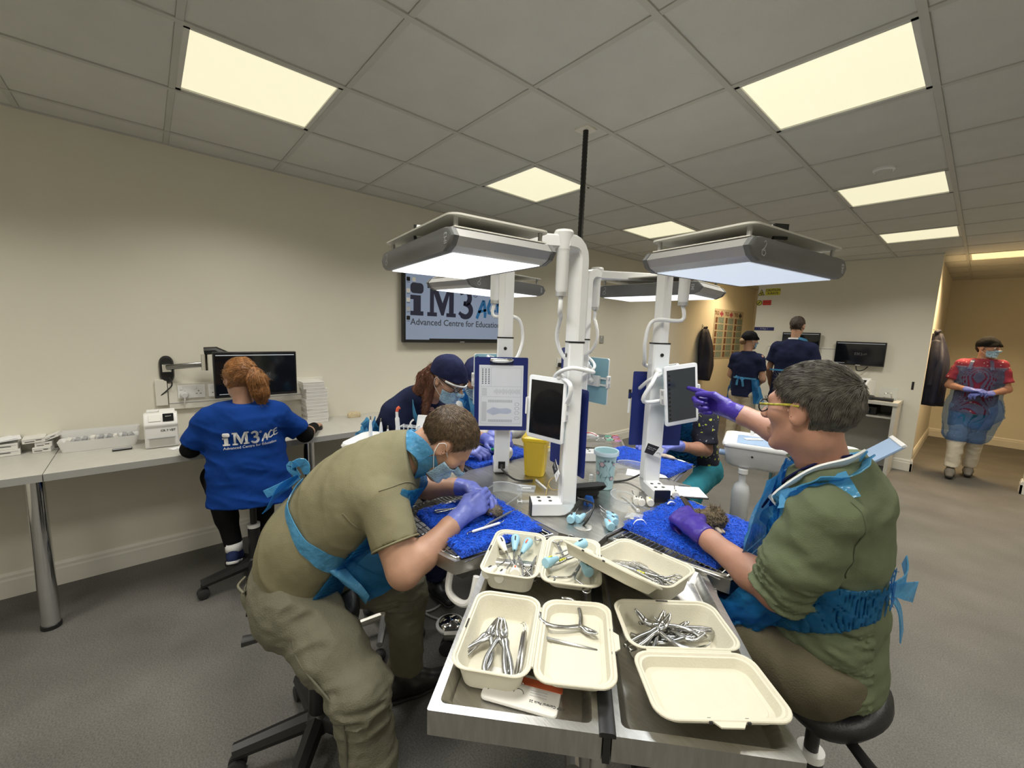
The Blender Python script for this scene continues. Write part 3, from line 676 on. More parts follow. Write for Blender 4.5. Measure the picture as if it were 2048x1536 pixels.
MB().loft([[tuple(UT*(.330 + u) + VT*v + Vector((0, 0, z))) for u, z in ((-.0065, -.06), (-.0065, -.006), (.0065, -.006), (.0065, -.06))] for v in (.002, .53)]).build('web', M_black, t, smooth=None)
t = thing('tray_stand', 'steel stand under the two instrument trays', 'stand', (FL.x, FL.y, 0))
for u, v in ((.33, .10), (.33, .38)):
    p = UT*u + VT*v; MB().cyl(p + Vector((0, 0, .03)), p + Vector((0, 0, .835)), .018, 14).build('post', M_band, t)
    MB().lathe([(.02, 0), (.024, .01), (.024, .03), (.018, .035)], 14, tuple(p)).build('foot', M_white, t)
for v in (.10, .38): MB().box(UT*.33 + VT*v + Vector((0, 0, .840)), (.56, .03, .012), Matrix.Rotation(math.atan2(UT.y, UT.x), 3, 'Z')).build('cross_bar', M_band, t, smooth=None)

# ---------------------------------------------------------------- pole lamps
M_pole = mat('lamp_white', (0.80, 0.81, 0.82), 0.22, vary=0.015, vscale=4, coat=.3)
M_cap = mat('lamp_cap_grey', (0.15, 0.155, 0.16), 0.5, vary=0.06, vscale=8)
M_alu = mat('lamp_aluminium', (0.50, 0.50, 0.50), 0.4, 0.6, vary=0.04, vscale=10)
M_plate = mat('lamp_plate', (0.66, 0.65, 0.60), 0.4, vary=0.03)
M_exam_cool = mat('exam_glow_cool', (0.85, 0.9, 0.95), 0.4, emit=0.62, ecol=(0.70, 0.82, 1.0))
M_exam = mat('exam_glow', (0.9, 0.92, 0.95), 0.4, emit=1.6, ecol=(0.93, 0.96, 1.0))
def rect_sweep(mb, pts, side, w, d):
    """sweep a rectangular tube (w across along 'side', d deep) along pts"""
    P = [Vector(p) for p in pts]; S = Vector(side).normalized(); rings = []
    for i in range(len(P)):
        T = (P[min(i+1, len(P)-1)] - P[max(i-1, 0)]).normalized(); N = S.cross(T).normalized(); b = .006
        rings.append([P[i] + S*x + N*y for x, y in ((-w/2+b, -d/2), (w/2-b, -d/2), (w/2, -d/2+b), (w/2, d/2-b), (w/2-b, d/2), (-w/2+b, d/2), (-w/2, d/2-b), (-w/2, -d/2+b))])
    mb.loft(rings)
def pole_lamp(label, k, head_turn):
    t = thing('exam_lamp', label, 'exam lamp', tuple(TC), k*PI/2, 'exam lamps on the round table')
    px, py = .2, -.27; fd = Vector((-.6, -.8, 0)); fs = Vector((-.8, .6, 0)); P = Vector((px, py, TZ))
    # foot bends up into the pole
    mb = MB(); z0 = .028
    path = [P + fd*.135 + Vector((0, 0, z0)), P + fd*.03 + Vector((0, 0, z0))] + [P + fd*.03 - fd*(.03*math.sin(a)) + Vector((0, 0, z0 + .03*(1 - math.cos(a)))) for a in (math.radians(d) for d in (20, 45, 70, 90))]
    rect_sweep(mb, path, fs, .072, .054); mb.build('foot', M_pole, t, smooth=30)
    MB(Matrix.Translation(P)).box(fd*.1365 + Vector((0, 0, z0)), (.004, .066, .050), Matrix.Rotation(math.atan2(fd.y, fd.x), 3, 'Z')).build('foot_cap', M_black, t, smooth=None)
    for u in (.065, .105):
        for v in (-.016, .016):
            c = P + fd*u + fs*v + Vector((0, 0, z0 + .0265)); MB().cyl(c, c + Vector((0, 0, .0012)), .007, 12).build('screw_hole', M_black, t)
    mb = MB(); rect_sweep(mb, [P + Vector((0, 0, z)) for z in (.05, .645)], fs, .072, .056); mb.build('lower_pole', M_pole, t, smooth=30)
    mb = MB(); rect_sweep(mb, [P + Vector((0, 0, z)) for z in (.645, .651)], fs, .074, .058); mb.build('collar', M_black, t, smooth=30)
    mb = MB(); ed = Vector((0, -1, 0)); es = Vector((1, 0, 0)); zt = .985
    path = [P + Vector((0, 0, .651)), P + Vector((0, 0, zt - .05))] + [P + ed*(.05*(1 - math.cos(a))) + Vector((0, 0, zt - .05 + .05*math.sin(a))) for a in (math.radians(d) for d in (22, 45, 68, 90))] + [P + ed*.085 + Vector((0, 0, zt))]
    rect_sweep(mb, path, es, .060, .046); mb.build('upper_pole', M_pole, t, smooth=30)
    for s_ in (-1, 1):
        c = P + Vector((0, 0, .60)) + fd*.029*s_; MB().cyl(c, c + fd*.002*s_, .0075, 12).build('screw', M_black, t)
    V = P + ed*.085 + Vector((0, 0, 0))            # swivel
    MB().lathe([(.026, zt - .028), (.032, zt + .018), (.034, zt + .026), (.030, zt + .034), (.01, zt + .037)], 20, (V.x, V.y, TZ)).build('swivel_cap', M_pole, t)
    MB().lathe([(.017, zt - .17), (.021, zt - .16), (.022, zt - .04), (.026, zt - .028)], 18, (V.x, V.y, TZ)).build('swivel_grip', M_pole, t)
    MB().lathe([(.019, zt - .182), (.019, zt - .168)], 18, (V.x, V.y, TZ)).build('grip_ring', M_alu, t)
    E_ = V + Vector((-.270, -.400, 0)); az = TZ + zt - .003; ad = (E_ - V).normalized()
    mb = MB(); rect_sweep(mb, [Vector((V.x, V.y, az)), Vector((E_.x, E_.y, az))], ad.cross(Vector((0, 0, 1))), .044, .044); mb.build('arm', M_pole, t, smooth=30)
    MB().box(Vector((E_.x, E_.y, az)) + ad*.004, (.010, .042, .042), Matrix.Rotation(math.atan2(ad.y, ad.x), 3, 'Z')).build('arm_cap', M_black, t, smooth=None)
    # cable: leaves the grip, sweeps out and winds once round the pole
    g = Vector((V.x, V.y, TZ + zt - .18)); cz = lambda p, z: Vector((p.x, p.y, TZ + z))
    hp = [g, g + Vector((0, -.002, -.06)), cz(P + fd*.045 + fs*.055, .74), cz(P + fd*.05 + fs*.085, .66), cz(P + fd*.02 + fs*.07, .585), cz(P - fd*.05 + fs*.035, .55), cz(P - fd*.06 - fs*.05, .545), cz(P + fd*.02 - fs*.075, .56), cz(P + fd*.06 - fs*.02, .535), cz(P + fd*.05 + fs*.05, .50), cz(P - fd*.035 + fs*.06, .45)]
    MB().tube(catmull(hp, 5), .008, 8).build('cable', M_pole, t, smooth=180)
    # power inlet low on the pole
    c = P - fd*.029 + Vector((0, 0, .055)); MB().box(c, (.004, .032, .034), Matrix.Rotation(math.atan2(fd.y, fd.x), 3, 'Z')).build('power_inlet', M_black, t, smooth=None)
    MB().tube(catmull([c - fd*.012, c - fd*.045 + Vector((0, 0, -.005)), c - fd*.07 + fs*.06 + Vector((0, 0, -.045)), c - fd*.06 + fs*.14 + Vector((0, 0, -.05))], 5), [.010, .008] + [.0045]*14, 8).build('power_cord', M_black, t, smooth=180)
    # lamp head
    HM = Matrix.Translation((.012, -.645, 1.798)) @ Matrix.Rotation(head_turn, 4, 'Z')
    prof = [(-.243, 0), (.243, 0), (.272, .012), (.288, .034), (.268, .056), (.24, .060), (-.24, .060), (-.268, .056), (-.288, .034), (-.272, .012)]
    hd = MB(HM).loft([[(x, y, z) for x, z in prof] for y in (.150, -.150)]).build('head', M_alu, t, smooth=30)
    MB(HM).loft([[(x, y, z) for x, z in ((-.262, .061), (.262, .061), (.262, .064), (-.262, .064))] for y in (.150, -.150)]).build('head_top', M_plate, hd, smooth=None)
    for s_ in (-1, 1):
        cp = MB(HM).loft([[(x*e, s_*y, .032 + (z - .032)*e) for x, z in prof] for y, e in ((.1505, 1.012), (.164, 1.012), (.169, .97))]).build('end_cap', M_cap, t, smooth=30)
        rz = 0 if s_ < 0 else PI
        MB(HM @ Matrix.Translation((-.225*(-s_), s_*.1692, .032)) @ Matrix.Rotation(rz, 4, 'Z') @ Matrix.Rotation(PI/2, 4, 'X') @ Matrix.Scale(.036, 4)).stroke([(-.1, .42), (.1, .55), (.25, .35), (.05, .05), (-.28, -.15), (-.25, -.42), (.05, -.5), (.25, -.3), (.1, -.08), (-.1, -.15)], .07, 0, .01).build('emblem', M_pale_ink, cp, smooth=None)
        lt = text('lettering', 'iM3', .020, M_pale_ink, cp, bold=.0004); lt.matrix_local = HM @ Matrix.Translation((.25*(-s_), s_*.1694, .032)) @ Matrix.Rotation(rz, 4, 'Z') @ Matrix.Rotation(PI/2, 4, 'X') @ Matrix.Rotation(PI/2, 4, 'Z')
    MB(HM).box((0, 0, -.0008), (.482, .286, .003)).build('diffuser', M_exam_cool if k == 1 else M_exam, t, smooth=None)
    MB(HM).rbox((0, 0), .535, .325, .091, .096, .03).build('guard_plate', M_plate, t, smooth=30)
    for x in (-.245, .245):
        for y in (-.138, .138): MB(HM).cyl((x, y, .058), (x, y, .092), .0065, 10).build('guard_post', M_alu, t)
    c = HM @ Vector((0, 0, .062)); MB().box((c.x, c.y, (c.z + az - .02)/2), (.07, .07, max(.004, az - .02 - c.z)), Matrix.Rotation(math.atan2(ad.y, ad.x), 3, 'Z')).build('head_mount', M_pole, t, smooth=None)
    ld = bpy.data.lights.new('exam_lamp_light', 'AREA'); ld.shape = 'RECTANGLE'; ld.size = .47; ld.size_y = .27; ld.energy = EXAM_W; ld.color = (.93, .97, 1.0); ld.spread = math.radians(130)
    lo = bpy.data.objects.new('exam_lamp_light', ld); COL.objects.link(lo); lo.parent = t; lo.matrix_local = HM @ Matrix.Translation((0, 0, -.004))
    return t
pole_lamp('white pole lamp with its lit head above the bending man', 0, math.radians(-7))
pole_lamp('white pole lamp with its lit head above the man pointing at the tablet', 1, math.radians(-9))
pole_lamp('white pole lamp with its lit head above the person in printed scrubs', 2, math.radians(4))
pole_lamp('white pole lamp carrying the chart clipboard, its head above the capped women', 3, math.radians(6))

# ceiling cable down to the table
t = thing('ceiling_cable', 'black corrugated power cable hanging from the ceiling to the work table', 'cable', (1.963, 1.661, H))
MB().rbox((0, 0), .085, .085, -.008, 0, .006).build('ceiling_plate', M_white_paint, t, smooth=30)
pts = [(0, 0, -.006), (.003, -.004, -.4), (.02, -.025, -.9), (.06, -.07, -1.35), (.12, -.14, -1.70), (.135, -.155, H*-1 + TZ + .004)]
cp = catmull(pts, 40); MB().tube(cp, [.0135 + .0018*(i % 2) for i in range(len(cp))], 10).build('cable_body', mat('cable_black', (.012, .012, .012), .45, vary=.1), t, smooth=30)

# ---------------------------------------------------------------- tablets and clipboards on the poles
M_tab_w = mat('tablet_white', (.80, .81, .82), .3, vary=.01); M_tab_back = mat('tablet_case_blue', (.24, .44, .52), .35, vary=.05, vscale=3)
def tablet(label, M, w=.172, h=.250, on=False):
    """M: centre of the screen, x right, y up, z out of the screen"""
    t = thing('tablet', label, 'tablet', group='tablets on the lamp poles'); t.matrix_world = M
    mb = MB(); mb.loft([[(x, y, z) for x, y in rrect(w - 2*e, h - 2*e, .011, 4)] for z, e in ((-.009, .003), (-.007, 0), (-.001, 0), (0, .002))]); mb.build('bezel', M_tab_w, t)
    mb = MB(); mb.loft([[(x, y, z) for x, y in rrect(w - 2*e, h - 2*e, .011, 4)] for z, e in ((-.0125, .004), (-.011, .001), (-.0092, .001))]); mb.build('back_cover', M_tab_back, t)
    s_ = MB().box((0, 0, .0003), (w - .024, h - .034, .0008)).build('screen', M_screen_ui if on else M_screen_off, t, smooth=None)
    if on:
        for k in range(11): MB().box((-w/2 + .022, h/2 - .04 - k*.018, .0012), (.008, .009, .0006)).build('tool_icon', M_screen_off, s_, smooth=None)
    MB().cyl((w/2 - .016, h/2 - .016, -.0135), (w/2 - .016, h/2 - .016, -.012), .005, 12).build('camera_lens', M_black, t)
    # spring holder that grips both long sides
    hold = MB().rbox((0, 0), .085, .058, -.034, -.014, .006, .003).build('holder', M_white, t)
    for s2 in (-1, 1):
        for y in (-.018, .018): MB().box((s2*(w/2 - .02), y, -.019), (w/2 - .03, .010, .006)).build('grip_bar', M_white, hold, smooth=None)
        MB().loft([[(s2*(w/2 + .004) + x*.5, y, z) for x, y in rrect(.014, .066, .006, 3)] for z in (-.022, .006)]).build('grip_pad', M_white, hold, smooth=30)
        for y in (-.017, .017): MB().box((s2*(w/2 + .0085), y, -.006), (.001, .018, .010)).build('pad_slot', M_pale_ink, hold, smooth=None)
    MB().sphere((0, 0, -.044), .014).build('ball_joint', M_white, t)
    return t
def gooseneck(label, pts):
    t = thing('gooseneck', label, 'tablet arm', group='tablet arms on the lamp poles'); MB().tube(catmull(pts, 6), .0085, 8).build('flexible_arm', M_pole, t, smooth=180)
    c = Vector(pts[0]); MB().sphere(tuple(c), .016).build('clamp', M_white, t); return t
tablet('dark white-framed tablet on the pole, turned to the bending man', frame((2.452, .935, 1.318), (.97, .15, -.02), (.0, .0, 1)), .166, .240)
gooseneck('white bent tablet arm beside the dark tablet', [(2.50, .955, 1.44), (2.56, .94, 1.42), (2.545, .95, 1.36), (2.47, .985, 1.305)])
tablet('lit grey tablet touched by the purple-gloved finger', frame((2.695, 1.487, 1.362), (.42, .88, .13), (0, 0, 1)), .16, .25, True)
gooseneck('white looped tablet arm behind the touched tablet', [(2.61, 1.435, 1.45), (2.625, 1.37, 1.41), (2.60, 1.36, 1.33), (2.655, 1.49, 1.34)])
tablet('tablet seen from its pale blue back on the far pole lamp', frame((2.115, 1.685, 1.345), (-1, .12, 0), (0, 0, 1)))
gooseneck('white tablet arm holding the pale blue tablet on the far pole', [(2.13, 1.59, 1.42), (2.10, 1.62, 1.44), (2.09, 1.645, 1.38), (2.115, 1.64, 1.345)])
tablet('tablet hidden behind the chart clipboard, only its pale blue corner showing', frame((1.905, 1.10, 1.36), (-.25, -1, 0), (0, 0, 1)))
gooseneck('white tablet arm tucked behind the chart clipboard', [(1.99, 1.06, 1.44), (1.96, 1.05, 1.46), (1.945, 1.09, 1.40), (1.95, 1.095, 1.36)])

M_clip = mat('clipboard_blue', (.010, .022, .16), .35, vary=.08, vscale=12)
def clipboard(label, M, paper=True, pen=False):
    t = thing('clipboard', label, 'clipboard', group='clipboards on the lamp poles'); t.matrix_world = M; w, h = .238, .333
    MB().rbox((0, 0), w, h, -.003, 0, .006).build('board', M_clip, t, smooth=30)
    MB().cyl((0, h/2 - .012, -.0032), (0, h/2 - .012, .0004), .004, 12).build('hang_hole', M_white, t)
    if paper:
        s_ = MB().box((0, -.008, .0008), (.198, .278, .0012)).build('chart_sheet', M_paper, t, smooth=None)
        def blk(x, y, a, b, m=M_pale_ink): MB().box((x, y, .0016), (a, b, .0004)).build('chart_mark', m, s_, smooth=None)
        for a, b, x, y in ((.18, .0008, 0, .120), (.18, .0008, 0, .035), (.18, .0008, 0, -.012), (.18, .0008, 0, -.135), (.0008, .255, -.09, -.0075), (.0008, .255, .09, -.0075), (.0008, .085, -.045, .078)): blk(x, y, a, b)
        for r_ in range(9):
            for c_ in range(3): blk(-.083 + c_*.014, .112 - r_*.008, .006, .004, M_grey_ink)
        for r_ in range(20): blk(-.03 + r_*.006, .012, .0016, .012 + .016*((r_*7) % 5)/5, M_pale_ink)
        for r_ in range(6): blk(-.075, .025 - r_*.006, .022, .0022)
        for yy in (-.032, -.122):
            for r_ in range(22): blk(-.055 + r_*.005, yy, .003, .012)
        MB().prism([(x, y) for x, y in [(-.062, -.075), (-.035, -.060), (-.005, -.066), (.03, -.063), (.048, -.070), (.048, -.084), (.03, -.090), (-.005, -.088), (-.035, -.096), (-.062, -.083)]], .0015, .0019).build('jaw_drawing', mat('pale_blue_ink', (.50, .54, .66), .7, vary=.1), s_, smooth=None)
        for yy in (-.045, -.065, -.085, -.110): MB().stroke(arc(.073, yy, .010, -80, 260, 10, .007), .002, .0014, .0018).build('chart_mark', M_pale_ink, s_, smooth=None)
        MB().box((-.075, -.08, .0016), (.022, .09, .0004)).build('chart_mark', mat('faint_ink', (.62, .63, .66), .7), s_, smooth=None)
        c = MB().tube([(-.05, h/2 - .014, .004), (-.05, h/2 - .03, .007), (.05, h/2 - .03, .007), (.05, h/2 - .014, .004)], .0022, 6).build('clip_wire', M_black, t)
        MB().rbox((0, h/2 - .012), .10, .014, .001, .010, .004, .002).build('clip_bar', M_chrome, t)
    if pen:
        MB().cyl((-w/2 - .008, .045, -.006), (-w/2 - .008, .085, -.006), .0065, 10).build('pen_loop', M_black, t); MB().cyl((-w/2 - .009, -.02, -.006), (-w/2 - .008, .05, -.006), .0055, 10).build('marker_pen', M_white, t)
        MB().box((-w/2 - .006, .06, -.002), (.016, .022, .004)).build('pen_clip', M_clip, t, smooth=None)
    return t
clipboard('blue clipboard with a printed dental chart facing the room', frame((2.085, 1.025, 1.315), (.63, .77, .01), (.0, .0, 1)))
clipboard('blue clipboard hanging edge-on beside the dark tablet', frame((2.455, 1.062, 1.228), (.95, -.25, .0), (.0, .0, 1)), False)
clipboard('blue clipboard with a marker pen behind the touched tablet', frame((2.565, 1.535, 1.275), (.60, .80, .0), (.0, .0, 1)), False, True)
clipboard('blue clipboard half hidden behind the far pole lamp', frame((2.10, 1.48, 1.36), (-.3, .95, .0), (.0, .0, 1)), True)
M_tagdark = mat('tag_black', (.02, .02, .022), .4, vary=.1)
def pole_tag(label, M):
    t = thing('pole_tag', label, 'label', group='tilted labels on the poles'); t.matrix_world = M
    MB().box((0, 0, .0008), (.072, .044, .0014)).build('card', M_white, t, smooth=None); MB().prism([(-.036, -.022), (.002, -.022), (.014, .022), (-.036, .022)], .0015, .0019).build('dark_panel', M_tagdark, t, smooth=None)
    text('lettering', 'Please clean\nafter use', .0075, M_pale_ink, t, (-.030, .004, .0022), align='LEFT', extrude=.0002)
    MB().stroke([(.012, -.008), (.018, -.003), (.026, -.003), (.028, -.010)], .0016, .0015, .002).build('drawing', M_label_ink, t, smooth=None)
    return t
pole_tag('tilted black and white label on the pole beside the lit tablet', frame((2.622, 1.436, 1.115), (.70, .62, -.28), (.2, .15, 1)))
pole_tag('tilted black and white label on the pole beside the yellow bin', frame((2.498, .958, 1.09), (.66, -.42, -.45), (.35, -.1, 1)))

# ---------------------------------------------------------------- wheeled saddle stools
def stool(label, loc, rz, h, seat_rz, tilt=.0, base=True):
    t = thing('stool', label, 'stool', (loc[0], loc[1], 0), rz, 'wheeled black stools')
    for k in range(5):
        a = 2*PI*k/5; d = Vector((math.cos(a), math.sin(a), 0)); n = Vector((-d.y, d.x, 0))
        sp = MB().tube([d*.02 + Vector((0, 0, .125)), d*.16 + Vector((0, 0, .105)), d*.275 + Vector((0, 0, .088))], [.036, .031, .027], 8, flat=((0, 0, 1), 1.0)).build('base_arm', M_black, t)
        p = d*.268
        MB().cyl(p + Vector((0, 0, .05)), p + Vector((0, 0, .085)), .011, 10).build('caster_stem', M_black, sp)
        for s_ in (-1, 1):
            a_ = p + n*s_*.006 + Vector((0, 0, .03)); MB().tube([a_, a_ + n*s_*.004, a_ + n*s_*.017, a_ + n*s_*.021], [.024, .03, .03, .022], 18).build('caster', M_rubber, sp)
    MB().lathe([(.05, .09), (.052, .14), (.034, .16), (.033, .30), (.033, h*.62)], 20).build('column', M_black, t)
    MB().lathe([(.0345, h*.60), (.0345, h*.62 + .01)], 20).build('column_ring', M_white, t)
    MB().lathe([(.018, h*.60), (.018, h - .07)], 16).build('gas_rod', M_black, t)
    R = Matrix.Rotation(seat_rz, 4, 'Z') @ Matrix.Rotation(tilt, 4, 'Y'); SM = Matrix.Translation((0, 0, h)) @ R
    rings = []
    def seat_ring(s, z): 
        out = []
        for k in range(40):
            a = 2*PI*k/40; x, y = .155*math.cos(a), .165*math.sin(a)*(1 - .28*max(0, math.cos(a)))
            zz = z + .035*(x/.19)**2*(1 if x < 0 else .35) - .02*(y/.19)**2
            out.append((x*s, y*s, zz))
        return out
    MB(SM).loft([seat_ring(.55, -.070), seat_ring(.9, -.060), seat_ring(1.0, -.035), seat_ring(.98, -.012), seat_ring(.85, .002), seat_ring(.4, .002), seat_ring(.05, 0)]).build('seat', mat('stool_vinyl', (.010, .010, .011), .42, vary=.2, bump=.1, bscale=200), t, smooth=180)
    MB(SM).tube([(-.03, .06, -.075), (-.10, .15, -.09), (-.14, .21, -.085)], [.009, .011, .014], 8, flat=((0, 0, 1), 1.6)).build('lever', M_black, t)
    MB(SM).rbox((0, 0), .16, .12, -.085, -.066, .02).build('seat_mount', M_black, t)
    return t
stool('black wheeled stool under the bending man', (2.0, .245), .62, .60, PI/2, -.25)
stool('black wheeled stool under the man pointing at the tablet', (3.30, 1.235), .2, .655, PI, .05)
stool('black wheeled stool under the woman in blue at the desk', (.665, .265), -.25, .585, 0, 0)

# ================================================================ people
# Bodies and clothes are smooth blends of tapered limbs, turned into one continuous surface.
V = lambda *a: np.array(a, dtype=np.float64)
def unit(v): v = np.asarray(v, float); return v / max(np.linalg.norm(v), 1e-9)
def vnoise(P, seed):
    """value noise, P (N,3)"""
    I = np.floor(P).astype(np.int64); f = P - I; f = f*f*(3 - 2*f); out = 0
    def hsh(i, j, k):
        n = (i*374761393 + j*668265263 + k*1274126177 + seed*974711) & 0xffffffff
        n = ((n ^ (n >> 13)) * 1274126177) & 0xffffffff
        return ((n ^ (n >> 16)) & 0xffff) / 65535.0
    for a in (0, 1):
        for b in (0, 1):
            for c in (0, 1):
                w = (f[:, 0] if a else 1 - f[:, 0]) * (f[:, 1] if b else 1 - f[:, 1]) * (f[:, 2] if c else 1 - f[:, 2])
                out = out + w * hsh(I[:, 0] + a, I[:, 1] + b, I[:, 2] + c)
    return out
class SD:
    def __init__(s): s.ops = []
    def cap(s, a, b, ra, rb=None, k=.02, sq=None, flat=False, flat0=False, mode=0):
        """tapered limb; sq = (direction, ratio) flattens it; flat cuts the far end square"""
        a, b = np.asarray(a, float), np.asarray(b, float); rb = ra if rb is None else rb; m = max(ra, rb) * (max(1, sq[1]) if sq else 1)
        def fn(X, Y, Z):
            ba = b - a; L2 = max(ba @ ba, 1e-12)
            x, y, z = X - a[0], Y - a[1], Z - a[2]; tt = (x*ba[0] + y*ba[1] + z*ba[2]) / L2; t = np.clip(tt, 0, 1)
            dx, dy, dz = x - t*ba[0], y - t*ba[1], z - t*ba[2]; d2 = dx*dx + dy*dy + dz*dz
            if sq is not None:
                n = unit(sq[0]); dn = dx*n[0] + dy*n[1] + dz*n[2]; d2 = d2 + dn*dn*(1/sq[1]**2 - 1)
            d = np.sqrt(np.maximum(d2, 0)) - (ra + (rb - ra)*t)
            if flat: d = np.maximum(d, (tt - 1)*math.sqrt(L2))
            if flat0: d = np.maximum(d, -tt*math.sqrt(L2))
            return d
        s.ops.append((fn, np.minimum(a, b) - m, np.maximum(a, b) + m, k, mode)); return s
    def ell(s, c, r, ax=None, k=.02, mode=0):
        c = np.asarray(c, float); r = np.asarray(r, float); A = np.eye(3) if ax is None else np.array([unit(v) for v in ax])
        def fn(X, Y, Z):
            x, y, z = X - c[0], Y - c[1], Z - c[2]; q0 = 0; q1 = 0
            for i in range(3):
                u = x*A[i, 0] + y*A[i, 1] + z*A[i, 2]; q0 = q0 + (u/r[i])**2; q1 = q1 + (u/r[i]**2)**2
            q0 = np.sqrt(q0); q1 = np.sqrt(q1)
            return q0*(q0 - 1)/np.maximum(q1, 1e-6)
        m = np.abs(A.T) @ r
        s.ops.append((fn, c - m, c + m, k, mode)); return s
    def grid(s, h, pad=.016):
        lo = np.min([o[1] for o in s.ops if o[4] == 0], 0) - pad; hi = np.max([o[2] for o in s.ops if o[4] == 0], 0) + pad
        n = np.ceil((hi - lo)/h).astype(int) + 1
        return lo, n
    def field(s, h, pad=.016, lo=None, n=None):
        if lo is None: lo, n = s.grid(h, pad)
        F = np.full(n, .08, dtype=np.float32)
        ax = [lo[i] + h*np.arange(n[i]) for i in range(3)]
        for fn, a, b, k, mode in s.ops:
            e = k + 2*h + pad; i0 = np.clip(np.floor((a - e - lo)/h).astype(int), 0, n); i1 = np.clip(np.ceil((b + e - lo)/h).astype(int) + 1, 0, n)
            if np.any(i1 <= i0): continue
            X, Y, Z = ax[0][i0[0]:i1[0], None, None], ax[1][None, i0[1]:i1[1], None], ax[2][None, None, i0[2]:i1[2]]
            d = fn(X, Y, Z).astype(np.float32); sl = tuple(slice(i0[i], i1[i]) for i in range(3)); G = F[sl]
            if mode == 0:
                q = np.maximum(k - np.abs(G - d), 0)/k; F[sl] = np.minimum(G, d) - q*q*k*.25
            else:
                d = -d; q = np.maximum(k - np.abs(G - d), 0)/k; F[sl] = np.maximum(G, d) + q*q*k*.25
        return F, lo, ax
def surf(F, lo, h):
    """surface nets of the zero level of F"""
    n = np.array(F.shape); ins = F < 0; cells = []; pos = []; quads = []
    st = np.array([(n[1]-1)*(n[2]-1), n[2]-1, 1])
    for ax in range(3):
        s0 = [slice(None)]*3; s1 = [slice(None)]*3; s0[ax] = slice(0, -1); s1[ax] = slice(1, None)
        A, B = ins[tuple(s0)], ins[tuple(s1)]
        I = np.array(np.nonzero(A != B)).T
        o1, o2 = [(1, 2), (2, 0), (0, 1)][ax]
        I = I[(I[:, o1] > 0) & (I[:, o2] > 0) & (I[:, o1] < n[o1]-1) & (I[:, o2] < n[o2]-1)]
        if not len(I): continue
        J = I.copy(); J[:, ax] += 1
        fa = F[I[:, 0], I[:, 1], I[:, 2]].astype(np.float64); fb = F[J[:, 0], J[:, 1], J[:, 2]].astype(np.float64)
        t = fa/(fa - fb); p = I.astype(float); p[:, ax] += t
        q = []
        for d1, d2 in ((-1, -1), (0, -1), (0, 0), (-1, 0)):
            c = I.copy(); c[:, o1] += d1; c[:, o2] += d2; cid = c @ st; q.append(cid); cells.append(cid); pos.append(p)
        q = np.stack(q, 1); fl = fb < 0; q[fl] = q[fl][:, ::-1]; quads.append(q)
    if not quads: return np.zeros((0, 3)), np.zeros((0, 4), int)
    cells = np.concatenate(cells); pos = np.concatenate(pos); Q = np.concatenate(quads)
    u, inv = np.unique(cells, return_inverse=True); inv = inv.ravel(); cnt = np.bincount(inv)
    Vv = np.stack([np.bincount(inv, pos[:, i])/cnt for i in range(3)], 1)*h + lo
    return Vv, np.searchsorted(u, Q)
def band_noise(F, ax, w, items):
    """push the surface in and out: items of (amplitude, 3 frequencies or 3x3 matrix, seed)"""
    idx = np.nonzero(np.abs(F) < w); P = np.stack([ax[i][idx[i]] for i in range(3)], 1); d = 0
    for it in items:
        amp, fr, seed = it[:3]; fr = np.asarray(fr, float); Q = P*fr if fr.ndim == 1 else P @ fr.T
        nv = vnoise(Q, seed); d = d + (amp*(2*nv - 1) if len(it) == 3 else amp*(2*np.abs(2*nv - 1)**.8 - .8))
    F[idx] += d.astype(np.float32); return F
def smesh(name, F, lo, h, m, parent=None, relax=1):
    Vv, Q = surf(F, lo, h)
    if relax and len(Vv):
        E = np.concatenate([Q[:, [0, 1]], Q[:, [1, 2]], Q[:, [2, 3]], Q[:, [3, 0]]])
        for _ in range(relax):
            S_ = np.zeros_like(Vv); c = np.bincount(E[:, 0], minlength=len(Vv)).astype(float)
            for i in range(3): S_[:, i] = np.bincount(E[:, 0], Vv[E[:, 1], i], minlength=len(Vv))
            ok = c > 0; Vv[ok] = .45*Vv[ok] + .55*S_[ok]/c[ok, None]
    me = bpy.data.meshes.new(name); nv, nq = len(Vv), len(Q)
    me.vertices.add(nv); me.vertices.foreach_set('co', Vv.astype(np.float32).ravel())
    me.loops.add(nq*4); me.loops.foreach_set('vertex_index', Q.astype(np.int32).ravel())
    me.polygons.add(nq); me.polygons.foreach_set('loop_start', np.arange(0, nq*4, 4, dtype=np.int32))
    me.update(calc_edges=True); me.validate()
    return obj(name, me, m, parent, 180)
def inter(F, G): return np.maximum(F, G.astype(np.float32))
def pts_of(ax): return ax[0][:, None, None], ax[1][None, :, None], ax[2][None, None, :]
def half(ax, p, n):
    """signed distance to a plane, negative behind it (against n)"""
    X, Y, Z = pts_of(ax); n = unit(n); return (X - p[0])*n[0] + (Y - p[1])*n[1] + (Z - p[2])*n[2]

# ---- skin, hair and cloth
M_skin = mat('skin', (.42, .235, .155), .5, vary=.10, vscale=18, bump=.05, bscale=120, sss=.08)
M_skin_r = mat('skin_ruddy', (.40, .205, .14), .5, vary=.14, vscale=14, bump=.05, bscale=140, sss=.08)
def hair_mat(name, col, stretch=(1, 1, 1), vs=60): return mat(name, col, .55, vary=.55, vscale=vs, bump=.8, bscale=vs*1.5, stretch=stretch, detail=3)
def cloth(name, col, v=.10, bump=.25, bs=300, rough=.85, vs=10): return mat(name, col, rough, vary=v, vscale=vs, bump=bump, bscale=bs, spec=.12)
M_apron = film('apron_film', (.03, .24, .47), .15, .36, 1.0, 26)
M_apron_dense = film('apron_film_folded', (.14, .45, .70), .18, .62, 1.0, 30)
M_mask = mat('mask_blue', (.36, .55, .72), .8, vary=.05, vscale=30, bump=.2, bscale=60)
